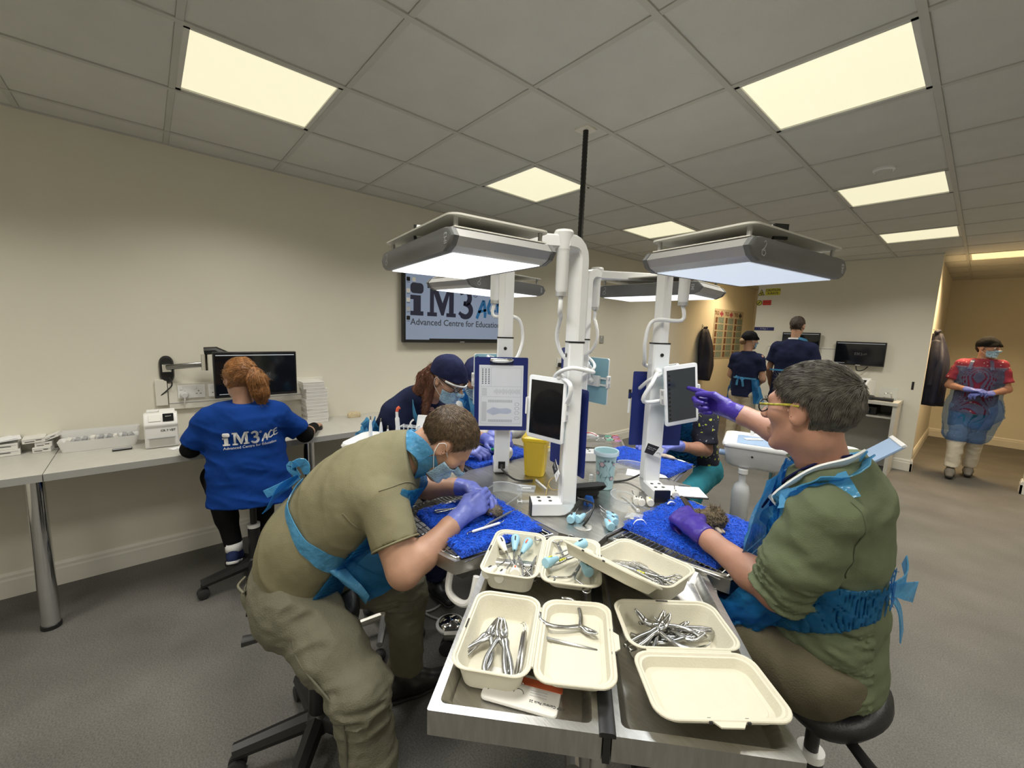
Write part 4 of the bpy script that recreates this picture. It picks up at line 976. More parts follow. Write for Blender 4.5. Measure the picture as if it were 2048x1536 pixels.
M_glove_p = mat('glove_purple', (.045, .022, .26), .35, vary=.12, vscale=30, bump=.15, bscale=70)
M_glove_b = mat('glove_lavender', (.14, .17, .52), .38, vary=.12, vscale=30, bump=.15, bscale=70)
M_navy = cloth('navy_scrub', (.012, .016, .045), .2)
M_strap = mat('mask_strap', (.8, .8, .8), .6, vary=.02)

class Head:
    def __init__(s, c, F, U, sc=1.0):
        s.c = V(*c); s.F = unit(F); u = V(*U); s.U = unit(u - s.F*(u @ s.F)); s.R = np.cross(s.F, s.U); s.s = sc
    def W(s, r, f, u): return s.c + (s.R*r + s.F*f + s.U*u)*s.s
    def loc(s, ax):
        X, Y, Z = pts_of(ax); x, y, z = X - s.c[0], Y - s.c[1], Z - s.c[2]
        return [(x*a[0] + y*a[1] + z*a[2])/s.s for a in (s.R, s.F, s.U)]
    def base(s, sd, face=True, ears=True):
        k = s.s; A = (s.R, s.F, s.U)
        sd.ell(s.W(0, -.014, .030), V(.073, .094, .086)*k, A, .02)
        sd.ell(s.W(0, .027, -.045), V(.057, .061, .076)*k, A, .03)
        sd.cap(s.W(-.045, .005, -.055), s.W(-.018, .066, -.103), .020*k, .016*k, .022); sd.cap(s.W(.045, .005, -.055), s.W(.018, .066, -.103), .020*k, .016*k, .022)
        sd.ell(s.W(0, .079, -.104), V(.019, .016, .016)*k, A, .018)
        sd.cap(s.W(-.034, .075, .022), s.W(.034, .075, .022), .013*k, None, .022)
        for q in (-1, 1):
            sd.ell(s.W(q*.044, .056, -.018), V(.022, .024, .020)*k, A, .025)
            if not ears: continue
            sd.ell(s.W(q*.075, -.006, -.008), V(.009, .020, .032)*k, (unit(s.R + .35*q*s.F*-1), s.F, unit(s.U + .15*s.F*-1)), .008)
            sd.ell(s.W(q*.083, .000, -.004), V(.005, .010, .019)*k, A, .006, 1)
        if face:
            sd.cap(s.W(0, .085, .012), s.W(0, .112, -.024), .0080*k, .0125*k, .012); sd.ell(s.W(0, .105, -.030), V(.017, .013, .009)*k, A, .008)
            for q in (-1, 1):
                sd.ell(s.W(q*.031, .094, .002), V(.016, .012, .010)*k, A, .014, 1); sd.ell(s.W(q*.031, .0795, .002), V(.0135, .0125, .0125)*k, A, .004)
            sd.cap(s.W(-.017, .090, -.060), s.W(.017, .090, -.060), .0075*k, None, .008, (s.U, .7)); sd.cap(s.W(-.015, .089, -.072), s.W(.015, .089, -.072), .0082*k, None, .008, (s.U, .75))
            sd.cap(s.W(-.02, .101, -.066), s.W(.02, .101, -.066), .0026*k, None, .003, None, mode=1)
        return sd
    def only(s): return s.base(SD())

def hand(sd, w, d, n, side, curl=(.3, .3, .3, .3), thumb=.5, sc=1.0, fat=1.0):
    """w wrist, d towards the fingers, n out of the palm, side towards the thumb"""
    w = V(*w); d = unit(d); n = unit(np.asarray(n, float) - d*(np.asarray(n, float) @ d)); sdv = unit(np.asarray(side, float) - d*(np.asarray(side, float) @ d) - n*(np.asarray(side, float) @ n)); k = sc
    sd.cap(w - d*.02*k, w + d*.012*k, .027*k*fat, .027*k*fat, .015, (n, .72))
    L = ((.046, .027, .021), (.051, .031, .022), (.047, .029, .021), (.036, .021, .019)); off = (.027, .009, -.009, -.026); kn = (.092, .096, .090, .080)
    for i in range(4):
        K = w + d*kn[i]*k + sdv*off[i]*k
        sd.cap(w + d*.015*k + sdv*off[i]*.55*k, K, .0145*k*fat, .0115*k*fat, .014, (n, .85))
        p = K; a = 0.0
        for j in range(3):
            c = curl[i]*(1.0, 1.25, .8)[j]; a += c; v = unit(d*math.cos(a) + n*math.sin(a) + sdv*off[i]*1.2*(1 if j == 0 else .3))
            q = p + v*L[i][j]*k; sd.cap(p, q, (.0105, .0095, .0085)[j]*k*fat, (.0095, .0086, .0072)[j]*k*fat, .0035); p = q
    b = w + d*.022*k + sdv*.022*k + n*.006*k; v1 = unit(d*.75 + sdv*.75*(1 - thumb*.6) + n*.45*thumb); m1 = b + v1*.040*k
    v2 = unit(d*.95 + sdv*.25*(1 - thumb) + n*.55*thumb - sdv*.25*thumb); m2 = m1 + v2*.034*k; m3 = m2 + unit(v2 - sdv*.2*thumb + d*.2)*.026*k
    sd.cap(b, m1, .016*k*fat, .0125*k*fat, .014); sd.cap(m1, m2, .0115*k*fat, .0105*k*fat, .004); sd.cap(m2, m3, .0105*k*fat, .0085*k*fat, .004)
    return sd

def glove(parent, m, wr, elb, d, n, side, h=.0028, name='glove', **kw):
    sd = SD(); hand(sd, wr, d, n, side, fat=1.08, **kw); wv = V(*wr); u = unit(V(*elb) - wv)
    sd.cap(wv + unit(d)*.02, wv + u*.045, .0275, .0345, .012, None, True)
    F, lo, ax = sd.field(h, .008); band_noise(F, ax, .01, [(.0007, (90, 90, 90), 3)])
    g = smesh(name, F, lo, h, m, parent)
    t = wv + u*.044; return g

def shell(base, h, inner, outer, region, pad=.03, noise=None, lo=None, n=None):
    """closed layer between two offsets of a base form, kept where region(ax) < 0"""
    F, lo, ax = base.field(h, pad)
    if noise: band_noise(F, ax, outer + .012, noise)
    G = np.maximum(F - outer, inner - F); return inter(G, np.broadcast_to(region(ax), G.shape)), lo, ax

def person_body(label, group, skin, head, prims, h, extra=None):
    sd = SD(); head.base(sd)
    for p in prims: sd.cap(*p[0], **p[1]) if isinstance(p[1], dict) else sd.cap(*p)
    if extra: extra(sd)
    F, lo, ax = sd.field(h, .016); o = smesh('person', F, lo, h, skin); tag(o, label, 'person', group); return o
def limb(sd, a, b, ra, rb, k=.02, **kw): sd.cap(a, b, ra, rb, k, **kw); return sd
def arm(sd, sh, el, wr, s=1.0):
    sh, el, wr = V(*sh), V(*el), V(*wr); m = el + (wr - el)*.28
    sd.cap(sh, el, .047*s, .039*s, .02); sd.cap(el, m, .039*s, .042*s, .02); sd.cap(m, wr - (wr - el)*.22, .042*s, .029*s, .02); sd.cap(wr - (wr - el)*.22, wr - (wr - el)*.10, .029*s, .0245*s, .02); return sd
def inner_trunk(sd, pel, chest, neck, hips, knees, ankles):
    sd.cap(pel, chest, .07, .08, .04); sd.cap(chest, neck, .07, .05, .04)
    for hp, kn, an in zip(hips, knees, ankles): sd.cap(pel, hp, .05, .05, .04); sd.cap(hp, kn, .055, .045, .03); sd.cap(kn, an, .043, .03, .03)
    return sd
def tubeobj(name, pts, r, m, parent, n=8, flat=None, sm=6):
    c = catmull([tuple(p) for p in pts], sm); rr = r if not isinstance(r, (list, tuple)) else [np.interp(i/(len(c)-1), np.linspace(0, 1, len(r)), r) for i in range(len(c))]
    return MB().tube(c, rr if isinstance(rr, (int, float)) else [float(x) for x in rr], n, flat=flat).build(name, m, parent, smooth=180)
def ribbon(name, pts, w, m, parent, up=(0, 0, 1), th=.0015, sm=6):
    """a thin strip along pts, w wide along 'up'"""
    c = [np.array(p) for p in catmull([tuple(p) for p in pts], sm)]; u = np.asarray(up, float); rings = []; N = len(c)
    ws = w if isinstance(w, (list, tuple)) else [w]*2
    for i in range(N):
        T = unit(c[min(i+1, N-1)] - c[max(i-1, 0)]); u2 = unit(u - T*(u @ T)); nn = np.cross(T, u2); wi = np.interp(i/(N-1), np.linspace(0, 1, len(ws)), ws)
        rings.append([tuple(c[i] + u2*a*wi/2 + nn*b*th) for a, b in ((-1, -1), (1, -1), (1, 1), (-1, 1))])
    return MB().loft(rings).build(name, m, parent, smooth=50)
def shoe(parent, an, d, m, m_sole, L=.27, pitch=0.0, s=1.0):
    an = V(*an); d = unit(V(*d)); up = unit(V(0, 0, 1) - d*d[2]); sd_ = np.cross(d, up); sd = SD()
    heel = an - d*.045*s - up*.045*s; toe = an + d*.165*s - up*.055*s
    sd.cap(heel, an + d*.06*s - up*.035*s, .038*s, .040*s, .03, (sd_, .95)); sd.cap(an + d*.05*s - up*.045*s, toe, .042*s, .034*s, .03, (up, .8)); sd.cap(an + up*.0, an + d*.03 - up*.03, .040*s, .045*s, .03)
    F, lo, ax = sd.field(.005, .012); F = inter(F, -half(ax, an - up*.072*s, up)); o = smesh('shoe', F, lo, .005, m, parent)
    sole = SD(); sole.cap(heel - up*.022*s, an + d*.05*s - up*.067*s, .040*s, .040*s, .02); sole.cap(an + d*.05*s - up*.067*s, toe - up*.012*s, .043*s, .037*s, .02)
    F, lo, ax = sole.field(.005, .012); F = inter(inter(F, half(ax, an - up*.068*s, up)), -half(ax, an - up*.088*s, up)); smesh('sole', F, lo, .005, m_sole, o); return o
def mask_of(hd, parent, h=.003):
    b = hd.base(SD())
    def reg(ax):
        r, f, u = hd.loc(ax); return np.maximum(np.maximum(u + .012 + .25*np.abs(r), -.108 - u), .035 - f + .35*np.abs(r)*0)
    F, lo, ax = shell(b, h, .003, .0065, reg, .02, [(.0006, (60, 60, 260), 5)]); o = smesh('face_mask', F, lo, h, M_mask, parent)
    for q in (-1, 1):
        for z0, z1 in ((-.022, .012), (-.082, -.034)): tubeobj('mask_strap', [hd.W(q*.056, .045, z0), hd.W(q*.072, .015, (z0 + z1)/2), hd.W(q*.082, -.012, z1), hd.W(q*.078, -.026, -.005)], .0012, M_strap, o, 5)
    return o
def cap_of(hd, parent, m, h=.004, tie=True, low=.018):
    b = hd.base(SD(), False, False)
    def reg(ax): r, f, u = hd.loc(ax); return -(u - low - .16*f)
    F, lo, ax = shell(b, h, -.004, .014, reg, .03, [(.004, (22, 22, 22), 8), (.0015, (60, 60, 60), 9)]); o = smesh('scrub_cap', F, lo, h, m, parent)
    if tie:
        for q in (-.012, .012): ribbon('cap_tie', [hd.W(q, -.112, .012), hd.W(q*2, -.122, -.02), hd.W(q*3, -.12, -.075), hd.W(q*3, -.11, -.12)], [.018, .02, .024], m, o, hd.R)
    return o
def glasses_of(hd, parent, m, lens=None, arm_m=None):
    g = None
    fr = MB()
    for q in (-1, 1):
        loop = [tuple(hd.W(q*.033 + .024*math.cos(a), .101 - .25*abs(.024*math.cos(a)*q + .0)*.3, .0 + .017*math.sin(a))) for a in (2*PI*i/20 for i in range(20))]
        fr.tube(loop, .0019, 6, closed=True)
    fr.tube([tuple(hd.W(-.010, .103, .004)), tuple(hd.W(0, .106, .008)), tuple(hd.W(.010, .103, .004))], .0016, 6)
    g = fr.build('glasses', m, parent, smooth=180)
    for q in (-1, 1):
        MB().tube(catmull([tuple(hd.W(q*.058, .096, .006)), tuple(hd.W(q*.074, .05, .010)), tuple(hd.W(q*.079, .010, .014)), tuple(hd.W(q*.080, -.012, .012))], 6), .0034, 6, flat=(tuple(hd.U), .5)).build('temple_arm', arm_m or m, g, smooth=180)
        MB().prism([(0, 0), (1, 0), (1, 1)], 0, 0) if False else None
        lp = [tuple(hd.W(q*.033 + .023*math.cos(a), .101, .016*math.sin(a))) for a in (2*PI*i/16 for i in range(16))]; lb = [tuple(np.array(p) - hd.F*.001) for p in lp]
        MB().loft([lb, lp]).build('lens', clear('lens_clear', (.9, .92, .92), .12), g, smooth=None)
    return g
def eyes_of(hd, parent):
    e = MB(); p = MB()
    for q in (-1, 1): 
        c = hd.W(q*.031, .0808, .002); e.sphere(tuple(c), .0125*hd.s, 14, 10); p.sphere(tuple(c + hd.F*.0095*hd.s), .0048*hd.s, 10, 8)
    o = e.build('eyes', mat('eye_white', (.70, .68, .65), .2, vary=.03), parent, smooth=180); p.build('irises', mat('iris_dark', (.05, .06, .06), .2, vary=.1), o, smooth=180)
    for q in (-1, 1): tubeobj('eyebrow', [hd.W(q*.016, .095, .020), hd.W(q*.034, .094, .026), hd.W(q*.050, .082, .020)], [.003, .0042, .002], mat('brow_hair', (.06, .045, .03), .7, vary=.3), parent, 6)

def hair_of(hd, parent, m, inner=-.003, outer=.013, h=.0035, a=-.02, b=.75, nape=-.075, ear=True, noise=None, top=.0):
    base = hd.base(SD(), False, False)
    def reg(ax):
        r, f, u = hd.loc(ax); g = np.maximum(f - (a + (u + .05)*b), nape - u)
        if ear:
            e = 1 - np.sqrt(((f + .004)/.030)**2 + ((u + .010)/.042)**2); e = np.where(np.abs(r) > .055, e, -1)*.03; g = np.maximum(g, e)
        return g
    Rm = np.stack([hd.R*150, hd.F*28, hd.U*70]); Rm2 = np.stack([hd.R*60, hd.F*16, hd.U*34])
    F, lo, ax = base.field(h, .035); X = hd.loc(ax)
    if top: F = F - (top*np.clip((X[2] - .03)/.08, 0, 1)).astype(np.float32)
    band_noise(F, ax, outer + .015, noise or [(.0035, Rm2, 2), (.0022, Rm, 3)])
    G = np.maximum(F - outer, inner - F); return smesh('hair', inter(G, np.broadcast_to(reg(ax), G.shape)), lo, h, m, parent)
def patch(name, c4, m, parent, nx=14, ny=14, sag=(0, 0, 0), wr=.006, seed=1, th=.001, holes=None):
    """a crumpled sheet between four corners"""
    A, B, C, D = [V(*c) for c in c4]; n = unit(np.cross(B - A, D - A)); sg = V(*sag); vs = []
    uv = np.array([(i/nx, j/ny) for i in range(nx + 1) for j in range(ny + 1)])
    nv = vnoise(np.c_[uv*7, np.zeros(len(uv))] + seed*3.1, seed)*2 - 1 + .5*(vnoise(np.c_[uv*[22, 6], np.ones(len(uv))], seed + 5)*2 - 1)
    for (u, v), q in zip(uv, nv): vs.append((1-u)*(1-v)*A + u*(1-v)*B + u*v*C + (1-u)*v*D + sg*math.sin(PI*u)*math.sin(PI*v) + n*wr*q)
    P = [tuple(p) for p in vs]; P2 = [tuple(p + n*th) for p in vs]; N = len(P); fs = []
    for i in range(nx):
        for j in range(ny):
            a = i*(ny + 1) + j; fs.append((a, a + 1, a + ny + 2, a + ny + 1)); fs.append((N + a, N + a + ny + 1, N + a + ny + 2, N + a + 1))
    mb = MB(); mb.add(P + P2, fs); return mb.build(name, m, parent, smooth=180)

def strands(parent, src, hd, n, L, m, mode='short', seed=1, lift=.003, r=.0006, frizz=.25):
    """fine hairs lying along the surface of a hair mesh"""
    me = src.data; rs = np.random.RandomState(seed); nv = len(me.vertices); co = np.empty(nv*3); me.vertices.foreach_get('co', co); co = co.reshape(-1, 3)
    no = np.empty(nv*3); me.vertices.foreach_get('normal', no); no = no.reshape(-1, 3)
    d = (co - hd.c)/hd.s; lf, lu, lr = d @ hd.F, d @ hd.U, d @ hd.R
    ok = np.nonzero((no * d).sum(1) > .02)[0] if mode != 'tail' else np.arange(nv); k = ok[rs.randint(len(ok), size=n)]; p, nn, f, u, r_ = co[k], no[k], lf[k], lu[k], lr[k]
    if mode == 'short': t = np.clip((u - .02)/.08, 0, 1)[:, None]; fl = hd.F*(t*1.0 + (1 - t)*.25*np.sign(f + .02)[:, None]*0 + .15) - hd.U*(1 - t)*1.0 + hd.R*(.25*np.sign(r_))[:, None]*t
    elif mode == 'tied': q = hd.W(.02, -.10, .045); fl = q - p
    else: fl = np.tile(-hd.U, (n, 1)) + hd.F*0
    fl = fl + rs.randn(n, 3)*frizz*np.linalg.norm(fl, axis=1, keepdims=True)*.5; fl -= nn*(fl*nn).sum(1, keepdims=True); fl /= np.maximum(np.linalg.norm(fl, axis=1, keepdims=True), 1e-6)
    sd = np.cross(fl, nn); LL = L*(.6 + .6*rs.rand(n, 1)); K = 5; P = np.zeros((n, K, 3)); b = rs.randn(n, 1)*.45*frizz
    for i in range(K):
        s_ = i/(K - 1); h = lift*(.2 + 1.6*s_*(1 - .45*s_)) + rs.rand(n, 1)*.0008; P[:, i] = p - nn*.0015 + fl*LL*(s_ - .35) + sd*b*LL*s_*s_ + nn*h - nn*(LL*(s_ - .35))**2*4.5
    W_ = np.array([.9, 1, 1, .8, .25])*r; off = np.stack([sd*math.cos(a) + nn*math.sin(a) for a in (0, 2*PI/3, 4*PI/3)], 1)
    Vt = (P[:, :, None, :] + off[:, None, :, :]*W_[None, :, None, None]).reshape(-1, 3); base = (np.arange(n)*K*3)[:, None, None]; Q = []
    for i in range(K - 1):
        for q in range(3): a0, a1 = i*3 + q, i*3 + (q + 1) % 3; Q.append([a0, a1, a1 + 3, a0 + 3])
    Q = (np.array(Q)[None] + base).reshape(-1, 4); mm = bpy.data.meshes.new('hair_strands'); mm.vertices.add(len(Vt)); mm.vertices.foreach_set('co', Vt.astype(np.float32).ravel()); mm.loops.add(len(Q)*4); mm.loops.foreach_set('vertex_index', Q.astype(np.int32).ravel())
    mm.polygons.add(len(Q)); mm.polygons.foreach_set('loop_start', np.arange(0, len(Q)*4, 4, dtype=np.int32)); mm.update(calc_edges=True); o = obj('hair_strands', mm, m, src, 180); o['kind'] = 'stuff'; return o

def snapper(o):
    bvh = BVHTree.FromPolygons([v.co.copy() for v in o.data.vertices], [tuple(q.vertices) for q in o.data.polygons])
    def f(pts, off=.006, n=5):
        out = []
        for p in catmull([tuple(q) for q in pts], n):
            h_ = bvh.find_nearest(p); out.append(np.array(h_[0] + h_[1]*off))
        return out
    return f

# ---------------------------------------------------------------- the man pointing at the tablet
def man_pointing():
    hd = Head((3.213, 1.135, 1.424), (-.975, .20, -.05), (.06, 0, 1), 1.0)
    pel, chest, neck = V(3.300, 1.20, .755), V(3.280, 1.205, 1.07), V(3.255, 1.18, 1.262)
    shl, ell_, wrl = V(3.295, 1.035, 1.185), V(3.215, 1.035, .945), V(2.955, 1.125, .992)
    shr, elr, wrr = V(3.265, 1.375, 1.215), V(3.12, 1.42, 1.285), V(2.915, 1.412, 1.343)
    hips = (V(3.295, 1.10, .755), V(3.305, 1.30, .755)); kn = (V(2.93, 1.07, .715), V(2.93, 1.33, .715)); an = (V(3.02, 1.10, .11), V(3.02, 1.30, .11))
    sd = SD(); hd.base(sd); nb = hd.W(0, -.022, -.075)
    sd.cap(neck, nb, .060, .056, .03); sd.cap(neck - V(0, 0, .03), hd.W(0, .0, -.07), .045, .040, .025)
    arm(sd, shl, ell_, wrl, 1.06); arm(sd, shr, elr, wrr, 1.06); inner_trunk(sd, pel, chest, neck - V(0, 0, .05), hips, kn, an)
    sd.cap(shl, shr, .05, .05, .03); pass
    F, lo, ax = sd.field(.0055); o = smesh('person', F, lo, .0055, M_skin_r)
    tag(o, 'man in green top and blue apron seated, pointing at a tablet', 'person')
    # shirt with pushed-up sleeves
    lat = unit(shr - shl); up = V(0, 0, 1)
    def shirt(g=0.0, thighs=False):
        s = SD(); fr = V(1, 0, 0)
        s.cap(pel + V(.015, 0, -.02), pel + V(.0, 0, .12), .165 + g, .158 + g, .05, (fr, .74)); s.cap(pel + V(.0, 0, .12), chest, .156 + g, .170 + g, .05, (fr, .70))
        s.cap(chest, chest + V(-.01, -.005, .10), .172 + g, .150 + g, .05, (fr, .72)); s.cap(shl + V(.0, .03, .0), shr + V(0, -.03, .0), .070 + g, .070 + g, .06)
        s.cap(neck + V(.01, 0, -.02), chest + V(0, 0, .12), .075 + g, .12 + g, .05); s.ell(pel + V(-.055, 0, .10), V(.10, .14, .11) + g, None, .06)
        if thighs:
            for a, b in zip(hips, kn): s.cap(a, b, .098 + g, .082 + g, .04)
        return s
    s = shirt(); L = np.linalg.norm(ell_ - shl)
    s.cap(shl + V(0, -.008, 0), shl + (ell_ - shl)*.50 + V(0, -.012, 0), .078, .080, .012); s.cap(shl + (ell_ - shl)*.50 + V(0, -.012, 0), shl + (ell_ - shl)*.95, .080, .068, .012, None, True)
    s.cap(shr, shr + (elr - shr)*.9, .066, .058, .04, None, True)
    F, lo, ax = s.field(.006, .02)
    # gathers on the pushed-up sleeve, drag folds at waist and back
    u = unit(ell_ - shl); A = np.stack([u*95, lat*9, np.cross(u, lat)*9]); X, Y, Z = pts_of(ax)
    t = ((X - shl[0])*u[0] + (Y - shl[1])*u[1] + (Z - shl[2])*u[2])/L; idx = np.abs(F) < .02
    G = F.copy(); band_noise(G, ax, .02, [(.0085, A, 4, 1)]); wgt = np.clip((t - .42)/.25, 0, 1)*(np.abs(Y - 1.035) < .085); F = np.where(idx, F + (G - F)*wgt.astype(np.float32), F).astype(np.float32)
    band_noise(F, ax, .02, [(.007, (9, 7, 20), 7), (.0055, np.stack([V(.8, 0, 1.2)*16, V(0, 6, 0), V(1, 0, -.6)*5]), 8, 1), (.004, (24, 10, 30), 12), (.0018, (60, 40, 60), 9)])
    F = inter(F, -half(ax, pel + V(0, 0, -.062), V(-.05, 0, 1))); F = inter(F, half(ax, neck + V(0, 0, .018), V(-.35, 0, 1)))
    sh = smesh('shirt', F, lo, .006, cloth('green_jersey', (.120, .142, .084), .10, .2, 350), o)
    tubeobj('collar', [neck + .066*V(math.cos(a), math.sin(a)*1.02, 0) + V(0, 0, .012 + .020*math.cos(a)) for a in np.linspace(0, 2*PI, 13)], .007, MATS['green_jersey'], sh, 8)
    sq = snapper(sh); tubeobj('armhole_seam', sq([shl + V(.06, -.03, .085), shl + V(.085, -.03, .03), shl + V(.085, -.02, -.06), shl + V(.055, .0, -.13)], .0008), .0018, mat('seam_green', (.095, .115, .066), .9, vary=.1), sh, 5, None, 1)
    # trousers
    tr = SD(); tr.cap(hips[0] + V(-.01, 0, 0), hips[1] + V(-.01, 0, 0), .108, .108, .05); tr.cap(pel + V(.0, 0, 0), pel + V(.0, 0, .08), .135, .13, .05, (V(1, 0, 0), .75))
    for a, b, c in zip(hips, kn, an): tr.cap(a, b, .100, .080, .05); tr.cap(b, c + V(0, 0, .02), .076, .066, .04, None, True)
    F, lo, ax = tr.field(.008, .02); band_noise(F, ax, .02, [(.006, (14, 14, 14), 3), (.005, np.stack([V(1, 0, .6)*16, V(0, 7, 0), V(-.5, 0, 1)*5]), 4, 1)]); F = inter(F, half(ax, pel + V(0, 0, .09), V(.55, 0, 1)))
    smesh('trousers', F, lo, .008, cloth('olive_trousers', (.105, .092, .060), .12, .3, 260), o)
    for c in an: shoe(o, c, V(-1, 0, 0), M_black, M_rubber)
    # hair, glasses, eye
    hr = hair_of(hd, o, hair_mat('greying_hair', (.062, .056, .046), (1, 1, 1), 70), -.003, .0055, .0033, -.034, .80, -.098, True, [(.0016, (60, 60, 60), 2)], .004)
    glasses_of(hd, o, mat('black_frame', (.012, .012, .012), .3, vary=.1), None, mat('yellow_arm', (.35, .30, .03), .4, vary=.45, vscale=90)); eyes_of(hd, o)
    strands(o, hr, hd, 6500, .040, mat('grey_strands', (.115, .105, .090), .5, vary=.45, vscale=60), 'short', 3, .0048, .0009, .14)
    # gloves
    glove(o, M_glove_p, wrr, elr, V(-.93, .34, .13), V(-.28, -.93, -.10), V(0, .05, 1), curl=(.08, 1.15, 1.25, 1.3), thumb=.75, sc=1.04)
    glove(o, M_glove_p, wrl, ell_, V(-.80, .60, .02), V(.25, .35, -.9), V(-.3, .75, .5), curl=(.85, .9, .95, 1.0), thumb=.6, sc=1.18)
    # apron: front panel that wraps the side, waist band, neck loop and back ties
    b = shirt(0, True)
    def reg(ax):
        X, Y, Z = pts_of(ax); bot = .775 + (X - 3.05)*.47 - Z; top = np.minimum(Z - 1.03 - .10*np.clip(3.25 - X, 0, .2), X - 3.190 + np.clip(Z - 1.2, 0, .2)*.3)
        return np.maximum(np.maximum(bot, top), 3.00 - X)
    F, lo, ax = shell(b, .006, .010, .0165, reg, .03, [(.003, (12, 12, 20), 21), (.004, (26, 14, 30), 22, 1)])
    ap = smesh('apron', F, lo, .006, M_apron, o)
    patch('apron_skirt', (V(3.165, 1.03, .99), V(3.28, 1.03, .95), V(3.17, 1.03, .800), V(3.055, 1.04, .790)), M_apron, ap, 20, 18, (.0, -.02, 0), .008, 12)
    patch('apron_bib', (V(3.155, 1.07, 1.225), V(3.165, 1.33, 1.225), V(3.115, 1.34, .93), V(3.105, 1.06, .93)), M_apron_dense, ap, 18, 22, (-.035, 0, 0), .007, 15)
    kp = V(3.400, 1.27, .955)
    ribbon('apron_tie', [kp, kp + V(.03, .06, .02), kp + V(.02, .11, .055)], [.02, .035, .045], M_apron_dense, ap, (0, 0, 1))
    ribbon('apron_tie', [kp, kp + V(.035, .06, -.01), kp + V(.05, .12, -.03)], [.02, .05, .06], M_apron_dense, ap, (0, 0, 1))
    ribbon('apron_tie', [kp, kp + V(.028, .05, -.06), kp + V(.04, .09, -.155)], [.02, .03, .05], M_apron_dense, ap, (0, 1, 0.2))
    sn = snapper(sh); ribbon('neck_loop', sn([neck + V(.078, .02, .045), neck + V(.058, -.078, .012), neck + V(.0, -.118, -.035), neck + V(-.070, -.110, -.105), neck + V(-.105, -.05, -.19)], .008), [.03, .055, .065, .06, .07], M_apron_dense, ap, (.5, -.6, .5), .0015, 2)
    ribbon('neck_loop', [neck + V(.072, .0, .055), neck + V(.05, .07, .03), neck + V(-.03, .09, -.03), neck + V(-.105, .04, -.16)], [.03, .05, .06, .06], M_apron_dense, ap, (.3, .5, .8), .002)
    fc = [sn([q, q + V(0, 0, .001)], .013)[0] for q in (neck + V(.045, -.085, .02), neck + V(-.055, -.105, -.06), neck + V(-.01, -.17, -.075), neck + V(.07, -.14, -.04))]; patch('neck_flap', fc, M_apron_dense, ap, 12, 10, (0, -.006, .012), .004, 4)
    # towel collar and lanyard
    ribbon('towel_collar', [neck + V(.068, .0, .062), neck + V(.048, -.064, .046), neck + V(-.012, -.094, .008), neck + V(-.078, -.088, -.070), neck + V(-.090, -.078, -.100)], [.03, .038, .040, .036, .03], M_white_ink, o, (.4, -.5, .8), .0025)
    ly = ribbon('lanyard', [neck + V(.056, -.04, .058), neck + V(-.005, -.074, .026), neck + V(-.075, -.062, -.045), neck + V(-.122, -.044, -.130)], [.022, .028, .030, .030], cloth('lanyard_navy', (.012, .014, .06), .1), o, (.45, -.5, .75), .002)
    return o
man_pointing()

